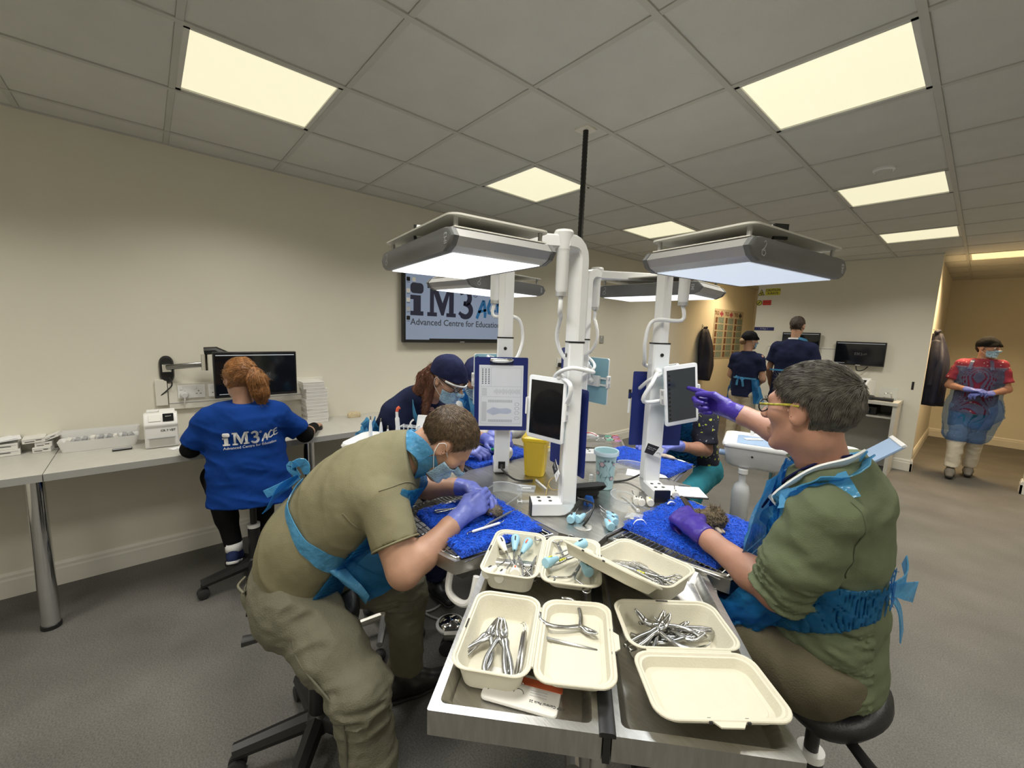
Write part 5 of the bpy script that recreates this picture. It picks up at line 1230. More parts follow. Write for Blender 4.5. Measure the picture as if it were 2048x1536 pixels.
# ---------------------------------------------------------------- the bending man
def man_bending():
    hd = Head((2.308, .598, 1.212), (.34, .50, -.80), (.45, .62, .62), 1.0)
    pel, waist, chest, neck = V(1.985, .205, .700), V(2.03, .26, .83), V(2.125, .385, 1.0), V(2.215, .49, 1.155)
    f = unit(V(.35, .94, 0)); lat = V(.94, -.35, 0)     # to his right
    shr, elr, wrr = V(2.285, .375, 1.055), V(2.42, .385, .862), V(2.39, .608, .972)
    shl, ell_, wrl = V(2.045, .525, 1.085), V(2.035, .625, .955), V(2.245, .735, .998)
    hips = (pel - lat*.095 + V(0, 0, -.03), pel + lat*.095 + V(0, 0, -.04)); kn = (V(2.005, .60, .50), V(2.365, .268, .490)); an = (V(2.0, .60, .11), V(2.385, .300, .10))
    sd = SD(); hd.base(sd)
    sd.cap(neck, hd.W(0, -.035, -.06), .060, .056, .03); sd.cap(neck + V(.01, .0, -.02), hd.W(0, .01, -.07), .045, .043, .03)
    arm(sd, shr, elr, wrr, 1.12); arm(sd, shl, ell_, wrl, 1.08); inner_trunk(sd, pel, chest, neck - V(.03, .05, .04), hips, kn, an); sd.cap(shl, shr, .05, .05, .03)
    sd.cap(shr + (elr - shr)*.35, elr - (elr - shr)*.1, .052, .046, .03)
    pass
    F, lo, ax = sd.field(.0055); o = smesh('person', F, lo, .0055, M_skin)
    tag(o, 'man in khaki t-shirt and mask bending over a blue mat', 'person')
    tdir = unit(chest - pel); back = unit(np.cross(lat, tdir)); back = back if back[2] > 0 else -back
    def shirt(g=0.0):
        s = SD()
        s.cap(pel + tdir*.0 + back*.01, waist + back*.035, .162 + g, .165 + g, .06, (back, .88)); s.cap(waist + back*.035, chest + back*.03, .165 + g, .182 + g, .06, (back, .86)); s.cap(chest + back*.03, neck - tdir*.06 + back*.015, .180 + g, .130 + g, .06, (back, .80))
        s.cap(shl + lat*.03, shr - lat*.03, .072 + g, .072 + g, .07); s.cap(neck - tdir*.03 + back*-.01, neck + unit(hd.W(0, -.035, -.06) - neck)*.03, .085 + g, .070 + g, .05)
        s.cap(chest - tdir*.05 + back*.06, neck - tdir*.10 + back*.04, .12 + g, .10 + g, .06); return s
    s = shirt()
    s.cap(shr, shr + (elr - shr)*.62, .074, .076, .018, None, True); s.cap(shl, shl + (ell_ - shl)*.6, .070, .068, .05, None, True)
    F, lo, ax = s.field(.0055, .02); un = unit(neck - shr)
    band_noise(F, ax, .02, [(.006, np.stack([tdir*9, lat*5, back*7]), 5), (.0035, np.stack([(tdir*.8 + lat*.6)*17, (lat - tdir*.5)*4, back*6]), 6, 1), (.0045, np.stack([(tdir + lat*.9)*11, (lat - tdir)*3, back*4]), 17, 1), (.0008, (60, 50, 60), 9)])
    F = inter(F, -half(ax, pel + tdir*.01, tdir + .12*back)); F = inter(F, half(ax, neck + unit(hd.c - neck)*.028, unit(hd.c - neck) - .25*back))
    tm = cloth('khaki_jersey', (.205, .188, .115), .08, .2, 350); sh = smesh('t_shirt', F, lo, .0055, tm, o)
    sq = snapper(sh); r0 = shr - (elr - shr)*.06; ud0 = unit(elr - shr); p0 = unit(np.cross(ud0, lat)); l0 = np.cross(ud0, p0)
    tubeobj('armhole_seam', sq([r0 + .10*(p0*math.cos(a) + l0*math.sin(a)) for a in np.linspace(.3, 2*PI - 1.6, 11)], .0005), .0022, mat('seam_khaki', (.165, .15, .092), .9, vary=.1), sh, 5, None, 1)
    e = shr + (elr - shr)*.615; ud = unit(elr - shr); pr_ = unit(np.cross(ud, lat)); pl = np.cross(ud, pr_)
    tubeobj('sleeve_hem', [e + .0725*(pr_*math.cos(a) + pl*math.sin(a)) for a in np.linspace(0, 2*PI, 17)], .0035, tm, sh, 6)
    nk = neck + unit(hd.c - neck)*.026; q1 = unit(np.cross(unit(hd.c - neck), lat)); tubeobj('collar', [nk + .068*(lat*math.cos(a) + q1*math.sin(a)) for a in np.linspace(0, 2*PI, 17)], .006, tm, sh, 6)
    # trousers
    t = SD(); t.cap(pel - f*.03 + V(0, 0, .0), pel + V(0, 0, .03) + tdir*.04, .155, .150, .05, (f, .85)); t.cap(hips[0] - f*.02, hips[1] - f*.02, .115, .120, .06)
    m1 = hips[1] + (kn[1] - hips[1])*.5
    t.cap(hips[1], m1, .110, .098, .05); t.cap(m1, kn[1], .098, .084, .04); t.cap(kn[1], an[1], .086, .082, .03, None, True); t.cap(hips[0], kn[0], .105, .085, .05); t.cap(kn[0], an[0] + V(0, 0, .03), .083, .072, .04, None, True)
    F, lo, ax = t.field(.006, .02); band_noise(F, ax, .02, [(.007, (11, 11, 16), 11), (.006, np.stack([V(.7, .2, -1)*18, V(1, -.3, .6)*5, V(0, 1, 0)*7]), 12, 1), (.003, (34, 34, 46), 15), (.0013, (80, 80, 80), 13)])
    kz = np.exp(-((pts_of(ax)[2] - .47)/.07)**2).astype(np.float32); G = F.copy(); band_noise(G, ax, .02, [(.010, (14, 14, 50), 14, 1)]); F = F + (G - F)*kz
    F = inter(F, half(ax, pel + tdir*.075, tdir + .1*back))
    tm2 = cloth('sage_trousers', (.155, .148, .108), .10, .35, 220); tr = smesh('trousers', F, lo, .006, tm2, o)
    c = pel - f*.135 + lat*.05 + V(0, 0, -.005); w_ = unit(lat - f*.6)
    sp = snapper(tr); cs = [c - w_*.05 + V(0, 0, .03), c + w_*.05 + V(0, 0, .04) + f*.01, c + w_*.05 + V(0, 0, -.045) + f*.01, c - w_*.05 + V(0, 0, -.06)]
    cs = [sp([q, q + V(0, 0, .001)], .006)[0] for q in cs]; patch('pocket_flap', cs, tm2, tr, 10, 8, tuple(-f*.018), .003, 3, .003)
    tubeobj('pocket_edge', [cs[0] - f*.004, (cs[0] + cs[1])/2 - f*.022, cs[1] - f*.004], .004, tm2, tr, 6)
    sm = [hips[1] + lat*.112 + V(0, 0, .03), hips[1]*.6 + kn[1]*.4 + unit(V(.5, -.85, .1))*.103, kn[1] + unit(V(.45, -.9, .0))*.087, (kn[1] + an[1])/2 + unit(V(.45, -.9, 0))*.086, an[1] + unit(V(.45, -.9, 0))*.083]
    tubeobj('side_seam', sm, .0035, mat('seam_thread', (.11, .105, .075), .9, vary=.1), tr, 6)
    shoe(o, an[0] + V(0, 0, -.02), V(.25, .95, 0), M_black, M_rubber, s=1.08); shoe(o, an[1] + V(0, 0, -.01), V(.4, .9, 0), M_black, M_rubber, s=1.08)
    hr = hair_of(hd, o, hair_mat('brown_hair', (.060, .038, .020), (1, 1, 1), 80), -.003, .006, .0032, -.020, .70, -.070, True, [(.0015, (60, 60, 60), 2)], .004); mask_of(hd, o); strands(o, hr, hd, 5000, .022, mat('brown_strands', (.11, .072, .040), .45, vary=.5, vscale=110), 'short', 4, .003, .0008, .14)
    glove(o, M_glove_b, wrr, elr, V(.05, .93, .28), V(-.85, -.05, -.5), V(-.35, .25, .9), curl=(.5, .6, .7, .75), thumb=.7)
    glove(o, M_glove_b, wrl, ell_, V(.93, .30, -.02), V(.1, -.45, -.85), V(.15, -.85, .45), curl=(.45, .5, .6, .65), thumb=.6)
    # apron
    b = shirt(); ro = V(2.15, .30, 1.0)
    def reg(ax): return np.maximum(np.maximum(half(ax, chest - back*.025, back), half(ax, neck - tdir*.03, tdir)), -half(ax, pel + tdir*.03, tdir))
    F, lo, ax = shell(b, .006, .010, .0165, reg, .03, [(.006, (12, 12, 16), 31)]); ap = smesh('apron', F, lo, .006, M_apron, o)
    patch('apron_skirt', ((2.075, .185, .985), (2.30, .345, .955), (2.315, .50, .765), (2.255, .340, .700)), M_apron, ap, 22, 22, tuple(-back*.02 + V(.03, -.03, 0)), .010, 6)
    patch('apron_fold', ((2.045, .165, 1.0), (2.075, .185, .97), (2.275, .335, .735), (2.252, .330, .690)), M_apron_dense, ap, 6, 22, (.035, -.035, 0), .004, 7)
    kn_ = V(1.968, .212, 1.070)
    sn = snapper(sh); ribbon('waist_tie', sn([V(2.235, .29, .80), V(2.19, .22, .88), V(2.12, .17, .96), V(2.04, .14, 1.03), kn_]), [.07, .055, .032, .018, .016], M_apron_dense, ap, (.3, .3, 1), .0012, 2)
    ribbon('apron_tie', [kn_, kn_ + V(-.01, -.02, .035), kn_ + V(.02, .01, .05), kn_ + V(.02, .02, .01)], [.02, .04, .045, .02], M_apron_dense, ap, (.5, .4, .3))
    ribbon('apron_tie', [kn_, V(1.950, .16, 1.03), V(1.935, .115, .960)], [.02, .05, .075], M_apron, ap, (.35, .35, .8))
    ribbon('apron_tie', [kn_, V(1.945, .17, 1.04), V(1.925, .115, 1.015)], [.02, .03, .03], M_apron_dense, ap, (.2, .3, .9))
    u = unit(hd.c - neck); ctr = neck + u*.045
    ribbon('neck_loop', [ctr + .082*(lat*math.cos(a) + q1*math.sin(a)) + u*.02*math.cos(a*2) for a in np.linspace(0, 2*PI, 21)], [.06, .075, .06, .06, .06], M_apron_dense, ap, tuple(u), .002)
    return o
man_bending()

# ---------------------------------------------------------------- the woman at the desk
def woman_desk():
    hd = Head((.655, .235, 1.272), (-.95, -.28, -.12), (0, 0, 1), .97)
    pel, chest, neck = V(.70, .25, .665), V(.705, .245, .98), V(.69, .24, 1.125)
    shl, ell_, wrl = V(.665, .075, 1.045), V(.605, -.01, .875), V(.42, .06, .875)
    shr, elr, wrr = V(.72, .415, 1.05), V(.655, .575, .885), V(.445, .69, .878)
    hips = (V(.68, .155, .655), V(.70, .345, .655)); kn = (V(.36, .12, .615), V(.37, .38, .615)); an = (V(.60, .165, .235), V(.60, .335, .235))
    sd = SD(); hd.base(sd); sd.cap(neck, hd.W(0, -.02, -.07), .052, .05, .03); arm(sd, shl, ell_, wrl, .95); arm(sd, shr, elr, wrr, .95); inner_trunk(sd, pel, chest, neck - V(0, 0, .05), hips, kn, an); sd.cap(shl, shr, .045, .045, .03)
    hand(sd, wrr, V(-.85, .45, -.02), V(0, 0, -1), V(-.4, -.8, 0), curl=(.35, .35, .35, .4), thumb=.3, sc=.95); hand(sd, wrl, V(-.95, .2, -.02), V(0, 0, -1), V(.2, .95, 0), sc=.95)
    F, lo, ax = sd.field(.006); o = smesh('person', F, lo, .006, M_skin)
    tag(o, 'woman with ginger ponytail in blue t-shirt at the desk, seen from behind', 'person')
    s = SD(); fr = V(1, 0, 0)
    s.cap(pel + V(.02, 0, -.12), pel + V(.01, 0, .10), .225, .200, .05, (fr, .70)); s.cap(pel + V(.01, 0, .10), chest, .185, .180, .06, (fr, .70)); s.cap(chest, chest + V(0, 0, .06), .18, .16, .06, (fr, .66))
    s.cap(shl + V(0, .03, 0), shr + V(0, -.03, 0), .066, .066, .06); s.cap(chest + V(0, 0, .06), neck, .11, .065, .06)
    s.cap(shl, shl + (ell_ - shl)*.80, .066, .072, .04, None, True); s.cap(shr, shr + (elr - shr)*.72, .066, .072, .04, None, True)
    F, lo, ax = s.field(.0065, .02); band_noise(F, ax, .02, [(.007, (6, 6, 20), 5), (.007, np.stack([V(0, .4, 1)*18, V(0, 1, 0)*4, V(6, 0, 0)]), 6, 1), (.002, (40, 40, 50), 9)])
    F = inter(F, -half(ax, V(.7, .25, .532), V(-.1, .10, 1))); F = inter(F, half(ax, neck + V(0, 0, .012), V(.1, 0, 1)))
    sh = smesh('t_shirt', F, lo, .0065, cloth('royal_blue_jersey', (.005, .040, .225), .08, .2, 300), o)
    bl = cloth('black_jersey', (.006, .006, .007), .2)
    for i, (a, b, c) in enumerate(((shl, ell_, wrl), (shr, elr, wrr))):
        q = SD(); q.cap(a + (b - a)*.6, b, .048, .048, .02); q.cap(b, c, .047, .034, .02, None, True); F, lo, ax = q.field(.006); smesh('undersleeve', F, lo, .006, bl, o)
    t = SD(); t.cap(hips[0], hips[1], .12, .12, .05)
    for a, b, c in zip(hips, kn, an): t.cap(a, b, .095, .072, .05); t.cap(b, c, .07, .048, .04, None, True)
    t.cap(kn[0]*.4 + an[0]*.6, kn[0], .062, .07, .03); F, lo, ax = t.field(.008, .02); smesh('trousers', F, lo, .008, bl, o)
    for c in an:
        shoe(o, c + V(0, 0, -.03), V(-.85, .25 if c[1] < .25 else -.25, -.35), cloth('navy_knit', (.02, .03, .09), .2), M_white, s=.88)
        tubeobj('sock', [c + V(0, 0, -.03), c + V(0, 0, .02)], .046, M_white_ink, o, 14, None, 2)
    gm = hair_mat('ginger_hair', (.20, .085, .026), (1, 1, 1), 60); hr = hair_of(hd, o, gm, -.003, .011, .0042, -.01, .8, -.05, False)
    p = SD(); a0 = hd.W(.025, -.105, .035)
    p.cap(a0, hd.W(.035, -.125, -.02), .028, .042, .03); p.cap(hd.W(.035, -.125, -.02), hd.W(.045, -.125, -.09), .044, .040, .03); p.cap(hd.W(.045, -.125, -.09), hd.W(.055, -.118, -.155), .038, .018, .03)
    F, lo, ax = p.field(.004); band_noise(F, ax, .02, [(.006, (90, 90, 14), 3), (.004, (40, 40, 10), 4)]); pt = smesh('ponytail', F, lo, .004, gm, hr); gs = mat('ginger_strands', (.30, .135, .045), .45, vary=.45, vscale=90); strands(o, hr, hd, 2600, .05, gs, 'tied', 5, .002, .0010, .05); st = strands(o, pt, hd, 2200, .07, gs, 'tail', 6, .002, .0010, .08); st.parent = hr
    # print on the back of the shirt
    dg = bpy.context.evaluated_depsgraph_get(); bvh = BVHTree.FromPolygons([v.co.copy() for v in sh.data.vertices], [tuple(q.vertices) for q in sh.data.polygons])
    org = Vector((1.2, .118, .918)); xd = Vector((.07, .995, .035)).normalized(); yd = Vector((-.0, -.035, 1)).normalized()
    def wrap(mb_v, mb_f, w):
        vs = []
        for x, y, z in mb_v:
            q = org + xd*(x*w) + yd*(y*w); hit = bvh.ray_cast(q, Vector((-1, 0, 0))); px = hit[0].x if hit[0] else .8
            vs.append((px + .0030, q.y, q.z))
        m_ = MB(); m_.add(vs, mb_f); m_.build('lettering', M_white_ink, sh, smooth=None)
    def dense(mb):      # split long edges so that the print follows the cloth
        me = mb.mesh('tmp'); import bmesh; bm = bmesh.new(); bm.from_mesh(me); bmesh.ops.triangulate(bm, faces=bm.faces[:])
        es = [e for e in bm.edges if e.calc_length() > .06]; bmesh.ops.subdivide_edges(bm, edges=es, cuts=2); bm.verts.index_update()
        r_ = ([tuple(v.co) for v in bm.verts], [tuple(v.index for v in f_.verts) for f_ in bm.faces]); bm.free(); return r_
    for mbf in (mark_im3, mark_ace): v_, f_ = dense(mbf()); wrap(v_, f_, .272)
    tx = text('tmp_text', 'Advanced Centre for Education', .0745, M_white_ink, None, bold=.0012, align='LEFT', extrude=.0002)
    wrap([(v.co.x, v.co.y - .055, 0) for v in tx.data.vertices], [tuple(q.vertices) for q in tx.data.polygons], .272); bpy.data.objects.remove(tx)
    return o
woman_desk()

# ---------------------------------------------------------------- the other people
def simple_person(label, hd, J, top, top_m, trou_m, h=.009, sleeve=.75, hem=None, skin=None, apron=False, shoes=None, bulk=1.0, glove_m=None, hands=True, fwd=V(0, 1, 0), group=None, hem_n=V(0, 0, 1), sleeve_full=False, shoe_d=None):
    """J: pel chest neck, then (shoulder, elbow, wrist) left and right, hips, knees, ankles"""
    pel, chest, neck = [V(*J[k]) for k in ('pel', 'chest', 'neck')]; arms = [[V(*q) for q in J[k]] for k in ('al', 'ar')]; hips, kn, an = [[V(*q) for q in J[k]] for k in ('hips', 'kn', 'an')]
    sd = SD(); hd.base(sd); sd.cap(neck, hd.W(0, -.02, -.07), .050, .048, .03)
    for sh, el, wr in arms: arm(sd, sh, el, wr, .95)
    inner_trunk(sd, pel, chest, neck - V(0, 0, .04), hips, kn, an); sd.cap(arms[0][0], arms[1][0], .045, .045, .03)
    if hands and glove_m is None:
        for i, (sh, el, wr) in enumerate(arms): hand(sd, wr, unit(wr - el), J['pn'][i], J['ps'][i], sc=.98)
    F, lo, ax = sd.field(min(h, .007)); o = smesh('person', F, lo, min(h, .007), skin or M_skin); tag(o, label, 'person', group)
    lat = unit(arms[1][0] - arms[0][0]); td = unit(chest - pel); fr = unit(np.cross(lat, td)); B = bulk
    def shirt(g=0.0):
        s = SD(); s.cap(pel - td*.14, pel + td*.08, .195*B + g, .168*B + g, .05, (fr, .74)); s.cap(pel + td*.08, chest, .160*B + g, .172*B + g, .06, (fr, .72)); s.cap(chest, chest + td*.08, .17*B + g, .14*B + g, .06, (fr, .68))
        s.cap(arms[0][0] + lat*.03, arms[1][0] - lat*.03, .064*B + g, .064*B + g, .06); s.cap(chest + td*.06, neck, .10*B + g, .062 + g, .06); return s
    s = shirt()
    for sh, el, wr in arms:
        s.cap(sh, sh + (el - sh)*sleeve, .064*B, .066*B, .04, None, True)
        if sleeve_full: s.cap(sh, el, .062, .055, .03); s.cap(el, wr, .055, .040, .03, None, True)
    F, lo, ax = s.field(h, .02); band_noise(F, ax, .02, [(.008, (8, 8, 16), 5), (.004, (22, 22, 30), 6)]); F = inter(F, -half(ax, hem if hem is not None else pel - td*.08, hem_n)); F = inter(F, half(ax, neck + td*.012, td))
    sh_o = smesh(top, F, lo, h, top_m, o)
    t = SD(); t.cap(hips[0], hips[1], .100*B, .100*B, .05)
    for a, b, c in zip(hips, kn, an): t.cap(a, b, .088*B, .075*B, .05); t.cap(b, c + V(0, 0, .02), .074*B, .066*B, .04, None, True)
    F, lo, ax = t.field(h, .02); band_noise(F, ax, .02, [(.007, (12, 12, 16), 5), (.004, (30, 30, 44), 6)]); smesh('trousers', F, lo, h, trou_m, o)
    for i, c in enumerate(an): shoe(o, c, fwd if shoe_d is None else shoe_d[i], shoes or M_black, M_rubber, s=.95)
    if glove_m:
        for i, (sh, el, wr) in enumerate(arms): glove(o, glove_m, wr, el, J['gd'][i], J['pn'][i], J['ps'][i], .004, curl=J.get('curl', (.5, .5, .5, .5)), thumb=.5)
    return o, shirt, fr, td, lat

M_scrub_print = None
def printed(name, base, spots, scale):
    m = mat(name, base, .85, bump=.2, bscale=200); nt = m.node_tree; b = nt.nodes['Principled BSDF']; prev = None
    tc = nt.nodes.new('ShaderNodeTexCoord')
    for i, (c, lo_, hi_) in enumerate(spots):
        v = nt.nodes.new('ShaderNodeTexVoronoi'); v.inputs['Scale'].default_value = scale*(1 + .35*i); mp = nt.nodes.new('ShaderNodeMapping'); mp.inputs['Location'].default_value = (i*3.7, i*1.9, i*.7)
        nz = nt.nodes.new('ShaderNodeTexNoise'); nz.inputs['Scale'].default_value = scale*2; ad = nt.nodes.new('ShaderNodeMixRGB'); ad.blend_type = 'ADD'; ad.inputs[0].default_value = .03
        nt.links.new(tc.outputs['Object'], mp.inputs['Vector']); nt.links.new(mp.outputs[0], ad.inputs[1]); nt.links.new(nz.outputs['Color'], ad.inputs[2]); nt.links.new(mp.outputs[0], nz.inputs['Vector']); nt.links.new(ad.outputs[0], v.inputs['Vector'])
        r = nt.nodes.new('ShaderNodeValToRGB'); r.color_ramp.elements[0].position = lo_; r.color_ramp.elements[0].color = (1, 1, 1, 1); r.color_ramp.elements[1].position = hi_; r.color_ramp.elements[1].color = (0, 0, 0, 1); nt.links.new(v.outputs['Distance'], r.inputs['Fac'])
        mx = nt.nodes.new('ShaderNodeMixRGB'); nt.links.new(r.outputs[0], mx.inputs[0]); mx.inputs[2].default_value = (*c, 1)
        if prev is None: mx.inputs[1].default_value = (*base, 1)
        else: nt.links.new(prev, mx.inputs[1])
        prev = mx.outputs[0]
    nt.links.new(prev, b.inputs['Base Color']); return m
M_beige = cloth('beige_trousers', (.50, .43, .31), .06); M_off = cloth('off_white_trousers', (.60, .55, .45), .08, .3, 120); M_teal = cloth('teal_trousers', (.03, .20, .26), .1)
M_cap_n = cloth('navy_cap', (.015, .018, .055), .15); M_cap_k = cloth('black_cap', (.008, .008, .009), .2)

# capped woman leaning over the left lobe
hd = Head((1.655, 1.02, 1.335), (.84, .28, -.46), (.42, .15, .9), .98)
o, shf, fr, td, lat = simple_person('woman in navy cap, mask and glasses leaning over the table', hd, dict(pel=(1.18, .86, .76), chest=(1.40, .93, 1.09), neck=(1.535, .965, 1.225),
    al=((1.44, 1.11, 1.15), (1.50, 1.26, .98), (1.72, 1.25, .985)), ar=((1.475, .80, 1.14), (1.58, .88, .97), (1.78, 1.02, .985)), hips=((1.18, .96, .73), (1.20, .77, .73)), kn=((1.52, 1.05, .66), (1.52, .80, .64)), an=((1.50, 1.05, .11), (1.50, .82, .11)),
    pn=(V(0, 0, -1), V(-.2, .3, -.9)), ps=(V(0, -1, 0), V(-.2, .9, .2)), gd=(V(.95, -.1, 0), V(.75, .65, .0)), curl=(.5, .6, .65, .7)), 'scrub_top', M_navy, M_navy, .008, .8, fwd=V(1, 0, 0), glove_m=M_glove_b)
cap_of(hd, o, M_cap_n); mask_of(hd, o, .0035); glasses_of(hd, o, M_black); eyes_of(hd, o)
hm = hair_mat('auburn_hair', (.10, .035, .018), (1, 1, 1), 60)
p = SD(); p.cap(hd.W(.02, -.085, .0), hd.W(.03, -.11, -.06), .045, .045, .03); p.cap(hd.W(.03, -.10, -.06), V(1.50, .90, 1.22), .040, .035, .03); p.cap(hd.W(.055, -.045, -.03), hd.W(.06, -.03, -.13), .028, .024, .03); p.cap(hd.W(.06, -.03, -.13), V(1.615, .90, 1.12), .024, .014, .02)
F, lo, ax = p.field(.0045); band_noise(F, ax, .02, [(.005, (80, 80, 14), 3)]); h2 = smesh('hair', F, lo, .0045, hm, o); strands(o, h2, hd, 1500, .06, mat('auburn_strands', (.15, .055, .025), .45, vary=.4, vscale=90), 'tail', 8, .002, .0009, .25)
tubeobj('visor_band', [hd.W(-.055, .085, .022), hd.W(0, .112, .022), hd.W(.055, .085, .022), hd.W(.078, .04, .02)], .005, M_white, o)
def reg(ax): return np.maximum(half(ax, V(1.33, .9, 1.0), -fr if fr[2] < 0 else fr), -half(ax, V(1.25, .86, .80), td))
F, lo, ax = shell(shf(), .008, .010, .018, lambda ax: np.maximum(np.maximum(half(ax, V(1.40, .93, 1.06), td), -half(ax, V(1.18, .86, .78), td)), half(ax, V(1.30, .9, .95), (-1, 0, .4))), .03, [(.006, (14, 14, 16), 3)]); ap = smesh('apron', F, lo, .008, M_apron, o)
k0 = V(1.17, .80, .99)
for a_, b_, c_ in ((V(-.02, -.03, .05), V(.03, -.04, .06), V(.02, -.02, .01)), (V(-.04, -.03, .0), V(-.06, -.05, -.05), V(-.05, -.06, -.11)), (V(.0, -.04, .02), V(.05, -.05, -.02), V(.08, -.06, -.07))): ribbon('apron_tie', [k0, k0 + a_, k0 + b_, k0 + c_], [.03, .05, .05, .05], M_apron_dense, ap, (.3, .4, .8))
ribbon('neck_loop', [V(1.50, 1.03, 1.235), V(1.485, .96, 1.25), V(1.515, .885, 1.235), V(1.57, .87, 1.15), V(1.58, .90, 1.08)], .035, M_apron_dense, ap, (.6, 0, .8))

# her partner, mostly behind the clipboard
hd = Head((1.445, 1.36, 1.305), (.72, -.25, -.55), (.45, -.1, .85), .98)
o, shf, fr, td, lat = simple_person('person in navy cap and white top behind the chart clipboard', hd, dict(pel=(1.12, 1.62, .74), chest=(1.26, 1.53, 1.05), neck=(1.36, 1.44, 1.19),
    al=((1.36, 1.66, 1.12), (1.50, 1.66, .95), (1.68, 1.42, .985)), ar=((1.20, 1.36, 1.10), (1.36, 1.27, .97), (1.62, 1.34, .985)), hips=((1.16, 1.70, .72), (1.08, 1.53, .72)), kn=((1.50, 1.62, .66), (1.44, 1.46, .64)), an=((1.48, 1.62, .11), (1.42, 1.45, .11)),
    pn=(V(0, 0, -1), V(0, 0, -1)), ps=(V(0, -1, 0), V(0, 1, 0)), gd=(V(.7, -.7, 0), V(.95, .2, 0))), 'white_top', cloth('white_cotton', (.66, .65, .62), .04), M_navy, .009, .8, fwd=V(1, -.2, 0), glove_m=M_glove_b, sleeve_full=True)
cap_of(hd, o, M_cap_n, .0045); mask_of(hd, o, .0045); eyes_of(hd, o)
F, lo, ax = shell(shf(), .008, .010, .018, lambda ax: half(ax, V(1.29, 1.48, 1.05), (-.8, .6, .1)), .03, [(.006, (14, 14, 16), 3)]); ap = smesh('apron', F, lo, .008, M_apron, o)
ribbon('neck_loop', [V(1.34, 1.50, 1.23), V(1.37, 1.37, 1.22), V(1.45, 1.33, 1.12), V(1.46, 1.36, 1.02)], .045, M_apron_dense, ap, (.6, 0, .8))

# person in printed scrubs at the far lobe
hd = Head((2.275, 2.235, 1.185), (.10, -.55, -.83), (0, -.8, .55), .97)
M_dogs = printed('dog_print', (.012, .013, .030), [((.48, .55, .06), .20, .24), ((.42, .42, .40), .12, .15)], 26)
o, shf, fr, td, lat = simple_person('person in dog-print scrubs working at the far lobe', hd, dict(pel=(2.26, 2.62, .74), chest=(2.26, 2.48, 1.02), neck=(2.265, 2.36, 1.15),
    al=((2.415, 2.43, 1.10), (2.435, 2.40, .905), (2.375, 2.13, .965)), ar=((2.10, 2.43, 1.10), (2.03, 2.33, .95), (2.20, 2.08, .97)), hips=((2.36, 2.62, .71), (2.16, 2.62, .71)), kn=((2.42, 2.24, .64), (2.12, 2.24, .64)), an=((2.44, 2.34, .11), (2.10, 2.34, .11)),
    pn=(V(0, .1, -1), V(0, .1, -1)), ps=(V(-1, 0, 0), V(1, 0, 0)), gd=(V(-.35, -.9, -.05), V(.4, -.9, 0)), curl=(.6, .7, .8, .8)), 'scrub_top', M_dogs, M_teal, .008, .78, fwd=V(0, -1, 0), glove_m=M_glove_b, skin=M_skin_r)
cap_of(hd, o, M_cap_n, .005); mask_of(hd, o, .005)
F, lo, ax = shell(shf(), .008, .010, .018, lambda ax: np.maximum(half(ax, V(2.26, 2.44, 1.0), (-.15, 1, .3)), half(ax, V(2.37, 0, 0), (1, 0, 0))), .03, [(.006, (14, 14, 16), 3)]); smesh('apron', F, lo, .008, M_apron, o)

# two people standing with their backs to us at the back wall
hd = Head((1.885, 6.13, 1.775), (.05, 1, -.08), (0, 0, 1), 1.02)
o, shf, fr, td, lat = simple_person('tall man in navy scrubs and apron seen from behind at the back bench', hd, dict(pel=(1.885, 6.1, 1.0), chest=(1.885, 6.1, 1.38), neck=(1.885, 6.1, 1.60),
    al=((1.69, 6.1, 1.49), (1.62, 6.12, 1.20), (1.64, 6.22, .95)), ar=((2.08, 6.1, 1.49), (2.15, 6.12, 1.20), (2.10, 6.30, 1.0)), hips=((1.79, 6.1, .93), (1.98, 6.1, .93)), kn=((1.78, 6.11, .50), (1.99, 6.11, .50)), an=((1.77, 6.09, .08), (2.0, 6.09, .08)),
    pn=(V(1, 0, 0), V(-1, 0, 0)), ps=(V(0, 1, 0), V(0, 1, 0))), 'scrub_top', M_navy, M_navy, .010, .62, hem=V(1.88, 6.1, .80), bulk=1.16, fwd=V(0, 1, 0))
hair_of(hd, o, hair_mat('dark_brown_hair', (.035, .022, .014), (1, 1, 1), 80), -.003, .007, .005, -.015, .8, -.065)
ribbon('waist_tie', [V(1.66, 6.02, 1.20), V(1.80, 5.945, 1.205), V(1.90, 5.94, 1.205), V(2.11, 6.02, 1.20)], .022, M_apron_dense, o, (0, 0, 1))
for dx, dz in ((-.06, -.09), (-.11, -.20), (.05, -.07), (.10, -.12)): ribbon('apron_tie', [V(1.885, 5.938, 1.205), V(1.885 + dx*.6, 5.925, 1.205 + dz*.3), V(1.885 + dx, 5.935, 1.205 + dz)], .022, M_apron_dense, o, (.7, 0, .7))
ribbon('neck_loop', [V(1.80, 6.12, 1.60), V(1.84, 6.03, 1.615), V(1.93, 6.03, 1.615), V(1.97, 6.12, 1.60)], .02, M_white_ink, o, (0, 0, 1))
ribbon('neck_loop', [V(1.94, 6.03, 1.62), V(2.0, 6.08, 1.60), V(2.02, 6.15, 1.56)], .03, M_apron_dense, o, (0, 0, 1))
hd = Head((1.45, 5.83, 1.575), (.55, .83, -.1), (0, 0, 1), .96)
